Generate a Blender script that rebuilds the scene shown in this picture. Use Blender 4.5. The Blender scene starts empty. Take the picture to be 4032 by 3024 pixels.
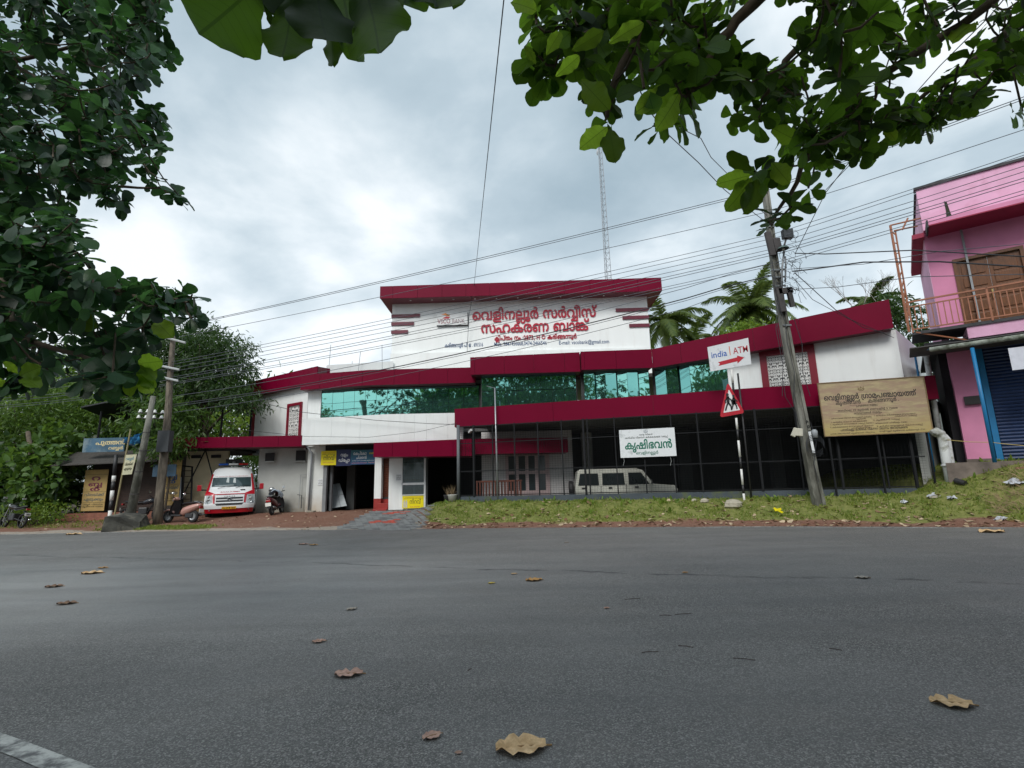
import bpy, math, random
import numpy as np
from mathutils import Vector, Matrix, Quaternion, geometry
random.seed(7); RNG = np.random.default_rng(11)
R = math.radians
sc = bpy.context.scene
COL = sc.collection
# camera
FPX, PITCH, ROLL, EYE = 2050.0, R(11.0), R(1.43), 1.4
cd = bpy.data.cameras.new('camera'); cam = bpy.data.objects.new('camera', cd); COL.objects.link(cam)
cd.sensor_width = 36.0; cd.lens = FPX * 36.0 / 4032.0; cd.clip_start = 0.05; cd.clip_end = 3000
_cp, _sp = math.cos(PITCH), math.sin(PITCH); _cr, _sr = math.cos(ROLL), math.sin(ROLL)
_rt = Vector((1, 0, 0)); _up = Vector((0, -_sp, _cp)); _bk = Vector((0, -_cp, -_sp))
_cx = _rt * _cr - _up * _sr; _cy = _rt * _sr + _up * _cr
m = Matrix((_cx, _cy, _bk)).transposed().to_4x4(); m.translation = (0, 0, EYE); cam.matrix_world = m
sc.camera = cam
# world: overcast sky
SUN_EL, SUN_AZ = R(43), R(200)       # azimuth measured clockwise from +Y
w = bpy.data.worlds.new("World"); sc.world = w; w.use_nodes = True
nt = w.node_tree; nt.nodes.clear()
def N(t, **k):
    n = nt.nodes.new(t)
    for a, b in k.items(): setattr(n, a, b)
    return n
out = N('ShaderNodeOutputWorld'); mixs = N('ShaderNodeMixShader'); bg1 = N('ShaderNodeBackground'); bg2 = N('ShaderNodeBackground')
sky = N('ShaderNodeTexSky', sky_type='NISHITA', sun_disc=False); sky.sun_elevation = SUN_EL; sky.sun_rotation = SUN_AZ
nt.links.new(sky.outputs[0], bg1.inputs[0]); bg1.inputs[1].default_value = 0.09
tc = N('ShaderNodeTexCoord'); sep = N('ShaderNodeSeparateXYZ'); nt.links.new(tc.outputs['Generated'], sep.inputs[0])
zc = N('ShaderNodeMath', operation='ABSOLUTE'); nt.links.new(sep.outputs[2], zc.inputs[0])
za = N('ShaderNodeMath', operation='ADD'); nt.links.new(zc.outputs[0], za.inputs[0]); za.inputs[1].default_value = 0.30
dx = N('ShaderNodeMath', operation='DIVIDE'); dy = N('ShaderNodeMath', operation='DIVIDE')
nt.links.new(sep.outputs[0], dx.inputs[0]); nt.links.new(za.outputs[0], dx.inputs[1])
nt.links.new(sep.outputs[1], dy.inputs[0]); nt.links.new(za.outputs[0], dy.inputs[1])
cmb = N('ShaderNodeCombineXYZ'); nt.links.new(dx.outputs[0], cmb.inputs[0]); nt.links.new(dy.outputs[0], cmb.inputs[1]); cmb.inputs[2].default_value = 3.3
n1 = N('ShaderNodeTexNoise'); n1.inputs['Scale'].default_value = 2.2; n1.inputs['Detail'].default_value = 8; n1.inputs['Roughness'].default_value = 0.53; n1.inputs['Distortion'].default_value = 0.15
n2 = N('ShaderNodeTexNoise'); n2.inputs['Scale'].default_value = 0.62; n2.inputs['Detail'].default_value = 3
nt.links.new(cmb.outputs[0], n1.inputs['Vector']); nt.links.new(cmb.outputs[0], n2.inputs['Vector'])
ad = N('ShaderNodeMath', operation='MULTIPLY_ADD'); nt.links.new(n2.outputs[0], ad.inputs[0]); ad.inputs[1].default_value = 0.9; nt.links.new(n1.outputs[0], ad.inputs[2])
rp = N('ShaderNodeValToRGB'); el = rp.color_ramp.elements
el[0].position = 0.10; el[0].color = (0.31, 0.40, 0.46, 1); el[1].position = 0.84; el[1].color = (0.80, 0.845, 0.875, 1)
for _p, _c in ((0.40, (0.41, 0.50, 0.56, 1)), (0.60, (0.56, 0.64, 0.69, 1))): el.new(_p).color = _c
mr = N('ShaderNodeMapRange'); mr.inputs['From Min'].default_value = 0.64; mr.inputs['From Max'].default_value = 1.20
nt.links.new(ad.outputs[0], mr.inputs['Value'])
nt.links.new(mr.outputs[0], rp.inputs[0])
# paler towards the horizon
hz = N('ShaderNodeMapRange'); hz.inputs['From Min'].default_value = 0.0; hz.inputs['From Max'].default_value = 0.5; hz.inputs['To Min'].default_value = 0.38; hz.inputs['To Max'].default_value = 0.0
nt.links.new(zc.outputs[0], hz.inputs['Value'])
mx = N('ShaderNodeMixRGB'); nt.links.new(hz.outputs[0], mx.inputs[0]); nt.links.new(rp.outputs[0], mx.inputs[1]); mx.inputs[2].default_value = (0.80, 0.86, 0.90, 1)
nt.links.new(mx.outputs[0], bg2.inputs[0]); bg2.inputs[1].default_value = 0.86
mixs.inputs[0].default_value = 0.93
nt.links.new(bg1.outputs[0], mixs.inputs[1]); nt.links.new(bg2.outputs[0], mixs.inputs[2]); nt.links.new(mixs.outputs[0], out.inputs[0])
# sun behind the cloud
sl = bpy.data.lights.new('sun', 'SUN'); sl.energy = 1.5; sl.angle = R(24); sl.color = (1.0, 0.97, 0.92)
so = bpy.data.objects.new('sun', sl); COL.objects.link(so)
sd = Vector((math.sin(SUN_AZ) * math.cos(SUN_EL), math.cos(SUN_AZ) * math.cos(SUN_EL), math.sin(SUN_EL)))
so.rotation_euler = sd.to_track_quat('Z', 'Y').to_euler(); so.location = sd * 60
sc.view_settings.view_transform = 'Standard'; sc.view_settings.look = 'None'; sc.view_settings.gamma = 1; sc.view_settings.use_curve_mapping = False
sc.view_settings.exposure = 0.62
sc.render.engine = 'CYCLES'; sc.cycles.max_bounces = 7; sc.cycles.transparent_max_bounces = 12; sc.cycles.use_denoising = True
sc.cycles.caustics_reflective = False; sc.cycles.caustics_refractive = False

# pixel -> place helpers (4032 x 3024 frame)
def ray(px, py):
    u = (px - 2016) / FPX; v = -(py - 1512) / FPX
    x = u * _cr + v * _sr; z = -u * _sr + v * _cr
    return (x, _cp - z * _sp, _sp + z * _cp)
def at(px, py, Y):
    r = ray(px, py); t = Y / r[1]; return Vector((r[0] * t, Y, EYE + r[2] * t))
def onz(px, py, z):
    r = ray(px, py); t = (z - EYE) / r[2]; return Vector((r[0] * t, r[1] * t, z))
def onf(A, B, px, py):
    r = ray(px, py); ddx, ddy = B[0] - A[0], B[1] - A[1]
    det = -r[0] * ddy + ddx * r[1]; t = (-A[0] * ddy + ddx * A[1]) / det
    return Vector((r[0] * t, r[1] * t, EYE + r[2] * t))
def c1(x, y): return (1400 + x * .5877, 1050 + y * .5877)
def c3(x, y): return (900 + x * .4822, 1350 + y * .4822)
def c5(x, y): return (2700 + .633 * x, 1100 + .633 * y)
def c6(x, y): return (3300 + .9644 * x, 550 + .9644 * y)
def c8(x, y): return (1820 + .4069 * x, 1600 + .4069 * y)

# materials
MATS = {}
def mat(name, col, rough=0.6, metal=0.0, var=0.12, vs=3.0, col2=None, amt2=0.5, vs2=1.2, bump=0.0, bs=30.0, spec=0.5,
        stain=None, stretch=(1, 1, 1), rvar=0.0, coat=0.0):
    """procedural principled material: colour noise, an optional second colour / stain, fine bump"""
    if name in MATS: return MATS[name]
    mt = bpy.data.materials.new(name); mt.use_nodes = True; t = mt.node_tree; L = t.links.new
    b = t.nodes['Principled BSDF']; b.inputs['Roughness'].default_value = rough; b.inputs['Metallic'].default_value = metal
    b.inputs['Specular IOR Level'].default_value = spec; b.inputs['Coat Weight'].default_value = coat
    g = t.nodes.new('ShaderNodeNewGeometry'); mp = t.nodes.new('ShaderNodeMapping'); mp.inputs['Scale'].default_value = stretch
    L(g.outputs['Position'], mp.inputs[0])
    def noise(s, d=4, r=0.6):
        n = t.nodes.new('ShaderNodeTexNoise'); n.inputs['Scale'].default_value = s; n.inputs['Detail'].default_value = d; n.inputs['Roughness'].default_value = r
        L(mp.outputs[0], n.inputs['Vector']); return n
    lo = tuple(max(0, c * (1 - var)) for c in col) + (1,); hi = tuple(min(1, c * (1 + var)) for c in col) + (1,)
    n = noise(vs); r = t.nodes.new('ShaderNodeMapRange'); r.inputs['From Min'].default_value = 0.3; r.inputs['From Max'].default_value = 0.7; L(n.outputs[0], r.inputs['Value'])
    mxx = t.nodes.new('ShaderNodeMixRGB'); mxx.inputs[1].default_value = lo; mxx.inputs[2].default_value = hi; L(r.outputs[0], mxx.inputs[0]); last = mxx
    if col2:
        n2_ = noise(vs2, 6, 0.65); r2 = t.nodes.new('ShaderNodeMapRange'); r2.inputs['From Min'].default_value = 0.62 - amt2 * 0.25; r2.inputs['From Max'].default_value = 0.72 - amt2 * 0.15
        L(n2_.outputs[0], r2.inputs['Value']); m2 = t.nodes.new('ShaderNodeMixRGB'); L(r2.outputs[0], m2.inputs[0]); L(last.outputs[0], m2.inputs[1]); m2.inputs[2].default_value = tuple(col2) + (1,); last = m2
    if stain:   # (colour, z0, z1, strength): dirt creeping up a wall from the ground (splash stain), broken up by noise
        sp = t.nodes.new('ShaderNodeSeparateXYZ'); L(g.outputs['Position'], sp.inputs[0])
        r3 = t.nodes.new('ShaderNodeMapRange'); r3.inputs['From Min'].default_value = stain[1]; r3.inputs['From Max'].default_value = stain[2]; r3.inputs['To Min'].default_value = 1; r3.inputs['To Max'].default_value = 0
        L(sp.outputs[2], r3.inputs['Value']); n3 = noise(2.2, 6, 0.7); mu = t.nodes.new('ShaderNodeMath'); mu.operation = 'MULTIPLY'; L(r3.outputs[0], mu.inputs[0]); L(n3.outputs[0], mu.inputs[1])
        mv = t.nodes.new('ShaderNodeMath'); mv.operation = 'MULTIPLY'; mv.use_clamp = True; L(mu.outputs[0], mv.inputs[0]); mv.inputs[1].default_value = stain[3] * 2
        m3 = t.nodes.new('ShaderNodeMixRGB'); L(mv.outputs[0], m3.inputs[0]); L(last.outputs[0], m3.inputs[1]); m3.inputs[2].default_value = tuple(stain[0]) + (1,); last = m3
    L(last.outputs[0], b.inputs['Base Color'])
    if rvar:
        n4 = noise(vs * 1.7); r4 = t.nodes.new('ShaderNodeMapRange'); r4.inputs['To Min'].default_value = rough - rvar; r4.inputs['To Max'].default_value = rough + rvar; r4.inputs['From Min'].default_value = .3; r4.inputs['From Max'].default_value = .7
        L(n4.outputs[0], r4.inputs['Value']); L(r4.outputs[0], b.inputs['Roughness'])
    if bump:
        nb = noise(bs, 3); bp = t.nodes.new('ShaderNodeBump'); bp.inputs['Strength'].default_value = min(1, bump); bp.inputs['Distance'].default_value = 0.02 * max(1, bump)
        L(nb.outputs[0], bp.inputs['Height']); L(bp.outputs[0], b.inputs['Normal'])
    MATS[name] = mt; return mt
def leafmat(name, c0, c1_, trans=(.25, .42, .04), tw=0.35, rough=0.45, veins=False, spec=0.4):
    if name in MATS: return MATS[name]
    mt = bpy.data.materials.new(name); mt.use_nodes = True; t = mt.node_tree; L = t.links.new
    b = t.nodes['Principled BSDF']; o = t.nodes['Material Output']; b.inputs['Roughness'].default_value = rough; b.inputs['Specular IOR Level'].default_value = spec
    g = t.nodes.new('ShaderNodeNewGeometry'); oi = t.nodes.new('ShaderNodeObjectInfo')
    a = t.nodes.new('ShaderNodeMath'); a.operation = 'ADD'; L(g.outputs['Random Per Island'], a.inputs[0]); L(oi.outputs['Random'], a.inputs[1])
    f = t.nodes.new('ShaderNodeMath'); f.operation = 'FRACT'; L(a.outputs[0], f.inputs[0])
    mm = t.nodes.new('ShaderNodeMixRGB'); mm.inputs[1].default_value = tuple(c0) + (1,); mm.inputs[2].default_value = tuple(c1_) + (1,); L(f.outputs[0], mm.inputs[0]); last = mm
    tm = t.nodes.new('ShaderNodeMixRGB'); tm.inputs[1].default_value = tuple(x * (.18 if veins else .55) for x in trans) + (1,); tm.inputs[2].default_value = tuple(x * (1.35 if veins else 1) for x in trans) + (1,); L(f.outputs[0], tm.inputs[0]); tl = tm
    nz = t.nodes.new('ShaderNodeTexNoise'); nz.inputs['Scale'].default_value = 14; L(g.outputs['Position'], nz.inputs['Vector'])
    if veins:
        uv = t.nodes.new('ShaderNodeUVMap'); s = t.nodes.new('ShaderNodeSeparateXYZ'); L(uv.outputs[0], s.inputs[0])
        au = t.nodes.new('ShaderNodeMath'); au.operation = 'ABSOLUTE'; L(s.outputs[0], au.inputs[0])
        # side veins: v - 0.55|u| repeated
        q = t.nodes.new('ShaderNodeMath'); q.operation = 'MULTIPLY_ADD'; L(au.outputs[0], q.inputs[0]); q.inputs[1].default_value = -0.45; L(s.outputs[1], q.inputs[2])
        w1 = t.nodes.new('ShaderNodeMath'); w1.operation = 'MULTIPLY'; L(q.outputs[0], w1.inputs[0]); w1.inputs[1].default_value = 9
        fr = t.nodes.new('ShaderNodeMath'); fr.operation = 'PINGPONG'; L(w1.outputs[0], fr.inputs[0]); fr.inputs[1].default_value = 0.5
        lt = t.nodes.new('ShaderNodeMath'); lt.operation = 'LESS_THAN'; L(fr.outputs[0], lt.inputs[0]); lt.inputs[1].default_value = 0.02
        l2 = t.nodes.new('ShaderNodeMath'); l2.operation = 'LESS_THAN'; L(au.outputs[0], l2.inputs[0]); l2.inputs[1].default_value = 0.012
        mxm = t.nodes.new('ShaderNodeMath'); mxm.operation = 'MAXIMUM'; L(lt.outputs[0], mxm.inputs[0]); L(l2.outputs[0], mxm.inputs[1])
        half = t.nodes.new('ShaderNodeMath'); half.operation = 'MULTIPLY'; L(mxm.outputs[0], half.inputs[0]); half.inputs[1].default_value = 0.5
        tv = t.nodes.new('ShaderNodeMixRGB'); L(half.outputs[0], tv.inputs[0]); L(tl.outputs[0], tv.inputs[1]); tv.inputs[2].default_value = tuple(x * .12 for x in trans) + (1,); tl = tv
    tb = t.nodes.new('ShaderNodeBsdfTranslucent'); L(tl.outputs[0], tb.inputs[0]); L(last.outputs[0], b.inputs['Base Color'])
    ms = t.nodes.new('ShaderNodeMixShader'); ms.inputs[0].default_value = tw; L(b.outputs[0], ms.inputs[1]); L(tb.outputs[0], ms.inputs[2]); L(ms.outputs[0], o.inputs[0])
    bp = t.nodes.new('ShaderNodeBump'); bp.inputs['Strength'].default_value = 0.35; bp.inputs['Distance'].default_value = 0.01; L(nz.outputs[0], bp.inputs['Height']); L(bp.outputs[0], b.inputs['Normal'])
    MATS[name] = mt; return mt
def glass(name, tint=(.55, .7, .7), rough=0.03, alpha=0.35):
    """thin window glass: clear with a reflection"""
    if name in MATS: return MATS[name]
    mt = bpy.data.materials.new(name); mt.use_nodes = True; t = mt.node_tree; L = t.links.new; o = t.nodes['Material Output']; b = t.nodes['Principled BSDF']
    b.inputs['Base Color'].default_value = tuple(x * .25 for x in tint) + (1,); b.inputs['Roughness'].default_value = rough; b.inputs['Specular IOR Level'].default_value = .8
    tr = t.nodes.new('ShaderNodeBsdfTransparent'); tr.inputs[0].default_value = tuple(tint) + (1,)
    ms = t.nodes.new('ShaderNodeMixShader'); ms.inputs[0].default_value = alpha; L(tr.outputs[0], ms.inputs[1]); L(b.outputs[0], ms.inputs[2]); L(ms.outputs[0], o.inputs[0])
    nz = t.nodes.new('ShaderNodeTexNoise'); nz.inputs['Scale'].default_value = 3; MATS[name] = mt; return mt

# objects
WL = {}
def empty(name, loc, rz=0.0):
    o = bpy.data.objects.new(name, None); COL.objects.link(o); o.location = loc; o.rotation_euler = (0, 0, rz); o.empty_display_size = 0.2
    WL[o.name] = Vector(loc); return o
def tag(o, label=None, cat=None, group=None, kind=None):
    if label: o['label'] = label
    if cat: o['category'] = cat
    if group: o['group'] = group
    if kind: o['kind'] = kind
    return o
def thing(name, loc, label, cat, group=None, rz=0.0):
    return tag(empty(name, loc, rz), label, cat, group)
class MB:
    def __init__(s): s.v = []; s.f = []; s.sm = False
    def add(s, vs, fs):
        n = len(s.v); s.v += [tuple(v) for v in vs]; s.f += [tuple(i + n for i in f) for f in fs]; return s
    def box(s, c, sx, sy, sz, rz=0.0, rx=0.0, ry=0.0, taper=None):
        """centre c, full sizes"""
        M = Matrix.Rotation(rz, 3, 'Z') @ Matrix.Rotation(ry, 3, 'Y') @ Matrix.Rotation(rx, 3, 'X'); vs = []
        for z in (-.5, .5):
            k = 1 if (taper is None or z < 0) else taper
            for x, y in ((-.5, -.5), (.5, -.5), (.5, .5), (-.5, .5)): vs.append(M @ Vector((x * sx * k, y * sy * k, z * sz)) + Vector(c))
        return s.add(vs, [(0, 3, 2, 1), (4, 5, 6, 7), (0, 1, 5, 4), (1, 2, 6, 5), (2, 3, 7, 6), (3, 0, 4, 7)])
    def aabb(s, a, b):
        return s.box(((a[0] + b[0]) / 2, (a[1] + b[1]) / 2, (a[2] + b[2]) / 2), abs(b[0] - a[0]), abs(b[1] - a[1]), abs(b[2] - a[2]))
    def wall(s, A, B, z0, z1, t, z0b=None, z1b=None, back=True):
        """vertical slab from plan point A to B, front face on AB (viewer side), thickness t away from the viewer"""
        z0b = z0 if z0b is None else z0b; z1b = z1 if z1b is None else z1b
        d = Vector((B[0] - A[0], B[1] - A[1], 0)).normalized(); n = Vector((-d.y, d.x, 0)) * t
        a, b = Vector((A[0], A[1], 0)), Vector((B[0], B[1], 0)); Z = Vector((0, 0, 1))
        vs = [a + Z * z0, b + Z * z0b, b + n + Z * z0b, a + n + Z * z0, a + Z * z1, b + Z * z1b, b + n + Z * z1b, a + n + Z * z1]
        return s.add(vs, [(0, 3, 2, 1), (4, 5, 6, 7), (0, 1, 5, 4), (1, 2, 6, 5), (2, 3, 7, 6), (3, 0, 4, 7)])
    def slab(s, pts, z0, z1):
        """horizontal polygon (plan points, any winding)"""
        a = sum(pts[i][0] * pts[(i + 1) % len(pts)][1] - pts[(i + 1) % len(pts)][0] * pts[i][1] for i in range(len(pts)))
        if a < 0: pts = pts[::-1]
        n = len(pts); vs = [(p[0], p[1], z0) for p in pts] + [(p[0], p[1], z1) for p in pts]
        return s.add(vs, [tuple(range(n - 1, -1, -1)), tuple(range(n, 2 * n))] + [(i, (i + 1) % n, n + (i + 1) % n, n + i) for i in range(n)])
    def prism(s, pts, off):
        """polygon of 3-D points extruded by vector off"""
        n = len(pts); off = Vector(off); vs = [Vector(p) for p in pts] + [Vector(p) + off for p in pts]
        return s.add(vs, [tuple(range(n - 1, -1, -1)), tuple(range(n, 2 * n))] + [(i, (i + 1) % n, n + (i + 1) % n, n + i) for i in range(n)])
    def tube(s, pts, r, n=8, caps=True, r2=None):
        pts = [Vector(p) for p in pts]; k = len(pts); rs = r if isinstance(r, (list, tuple)) else [r + ((r2 if r2 is not None else r) - r) * i / (k - 1) for i in range(k)]
        vs = []; ref = None
        for i, p in enumerate(pts):
            t = (pts[min(i + 1, k - 1)] - pts[max(i - 1, 0)]).normalized()
            if ref is None: ref = t.orthogonal().normalized()
            else: ref = (ref - t * ref.dot(t)); ref = ref.normalized() if ref.length > 1e-6 else t.orthogonal().normalized()
            q = t.cross(ref)
            for j in range(n):
                a = 2 * math.pi * j / n; vs.append(p + (ref * math.cos(a) + q * math.sin(a)) * rs[i])
        fs = [(i * n + j, i * n + (j + 1) % n, (i + 1) * n + (j + 1) % n, (i + 1) * n + j) for i in range(k - 1) for j in range(n)]
        if caps: fs += [tuple(range(n - 1, -1, -1)), tuple((k - 1) * n + j for j in range(n))]
        return s.add(vs, fs)
    def lathe(s, c, prof, n=16, axis='Z', caps=True):
        """prof: (radius, height) pairs"""
        vs = []; c = Vector(c)
        for r, h in prof:
            for j in range(n):
                a = 2 * math.pi * j / n; x, y = r * math.cos(a), r * math.sin(a)
                vs.append(c + (Vector((x, y, h)) if axis == 'Z' else Vector((h, x, y)) if axis == 'X' else Vector((y, h, x))))
        k = len(prof); fs = [(i * n + j, i * n + (j + 1) % n, (i + 1) * n + (j + 1) % n, (i + 1) * n + j) for i in range(k - 1) for j in range(n)]
        if caps: fs += [tuple(range(n - 1, -1, -1)), tuple((k - 1) * n + j for j in range(n))]
        return s.add(vs, fs)
    def grid(s, rows):
        """loft of equally long rows of points"""
        n = len(rows[0]); vs = [p for r in rows for p in r]
        return s.add(vs, [(i * n + j, i * n + j + 1, (i + 1) * n + j + 1, (i + 1) * n + j) for i in range(len(rows) - 1) for j in range(n - 1)])
    def build(s, name, mt, parent=None, origin=None, smooth=False, kind=None, label=None, bevel=0.0):
        me = bpy.data.meshes.new(name); V = np.array([tuple(v) for v in s.v], dtype=float)
        if origin is None:
            lo, hi = V.min(0), V.max(0); origin = Vector(((lo[0] + hi[0]) / 2, (lo[1] + hi[1]) / 2, lo[2]))
        origin = Vector(origin); V = V - np.array(origin)
        me.from_pydata([tuple(v) for v in V], [], s.f); me.update()
        if smooth: me.polygons.foreach_set('use_smooth', [True] * len(me.polygons))
        if isinstance(mt, (list, tuple)):
            for x in mt: me.materials.append(x)
        else: me.materials.append(mt)
        o = bpy.data.objects.new(name, me); COL.objects.link(o)
        if parent is not None:
            o.parent = parent; pw = WL.get(parent.name, Vector((0, 0, 0))); o.location = origin - pw
        else: o.location = origin
        WL[o.name] = origin
        if bevel:
            bv = o.modifiers.new('bevel', 'BEVEL'); bv.width = bevel; bv.segments = 2; bv.limit_method = 'ANGLE'
        if kind: o['kind'] = kind
        if label: o['label'] = label
        return o
def kids(o): return [c for c in COL.objects if c.parent == o]
CH = {}
def copy_tree(o, parent=None, chmap=None):
    c = o.copy(); COL.objects.link(c); c.parent = parent
    for ch in list(o.children): copy_tree(ch, c)
    return c
def smooth_angle(o, a=40):
    me = o.data; me.polygons.foreach_set('use_smooth', [True] * len(me.polygons))
    try:
        me.set_sharp_from_angle(angle=R(a))
    except Exception: pass
    return o
# words as glyph numbers, and glyph outlines in steps of 5/1000 em: advance, then each outline as x, y steps
WORDS = {
    'വെളിനല്ലൂർ': [71,55,53,65,42,222,68,118],
    'സർവ്വീസ്': [58,118,225,66,156],
    'സഹകരണ': [58,59,23,50,37],
    'ബാങ്ക്': [46,64,173,77],
    'ക്ലിപ്തം': [166,65,142,38,6],
    'നം': [42,6],
    'കരിങ്ങന്നൂർ': [23,50,65,175,203,68,118],
    'പി': [44,65],
    'ഒ': [20],
    'കേരള': [72,23,50,53],
    'സർക്കാർ': [58,118,163,64,118],
    'കാർഷിക': [23,64,118,57,65,23],
    'വികസന': [55,65,23,58,42],
    'കർഷകക്ഷേമ': [23,118,57,23,72,167,48],
    'വകുപ്പ്': [55,23,67,208,77],
    'കൃഷിഭവൻ': [23,69,57,65,47,55,117],
    'വെളിനല്ലുർ': [71,55,53,65,42,222,67,118],
    'ഗ്രാമപഞ്ചായത്ത്': [162,25,64,48,44,180,64,49,196,77],
    'പ്രവർത്തന': [162,44,55,118,196,42],
    'സമയം': [58,48,49,6],
    'രാവിലെ': [50,64,55,65,71,52],
    'മുതൽ': [48,67,38,119],
    'വൈകിട്ട്': [73,55,23,65,184,77],
    'വരെ': [55,71,50],
    'സേവനങ്ങൾ': [72,58,55,42,175,120],
    'പരാതികളും': [44,50,64,38,65,23,53,67,6],
    'അറിയിക്കേണ്ട': [9,51,65,49,65,72,163,191],
    'വിലാസം': [55,65,52,64,58,6],
    'നിറവ്': [42,65,51,153],
    'വളം': [55,53,6],
    'ഡിപ്പോ': [35,65,72,208,64],
    'കെപ്കോ': [71,23,142,72,23,64],
    'ചിക്കൻ': [28,65,163,117],
    'പുത്തൻ': [44,67,196,117],
    'റ': [51],
    'ബ്ബ': [211],
    'ർ': [118],
    'വിലയ്ക്ക്': [55,65,52,147,163,77],
    'എടുക്കും': [17,33,67,163,67,6],
    'റബ്ബർ': [51,211,118],
}
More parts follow.
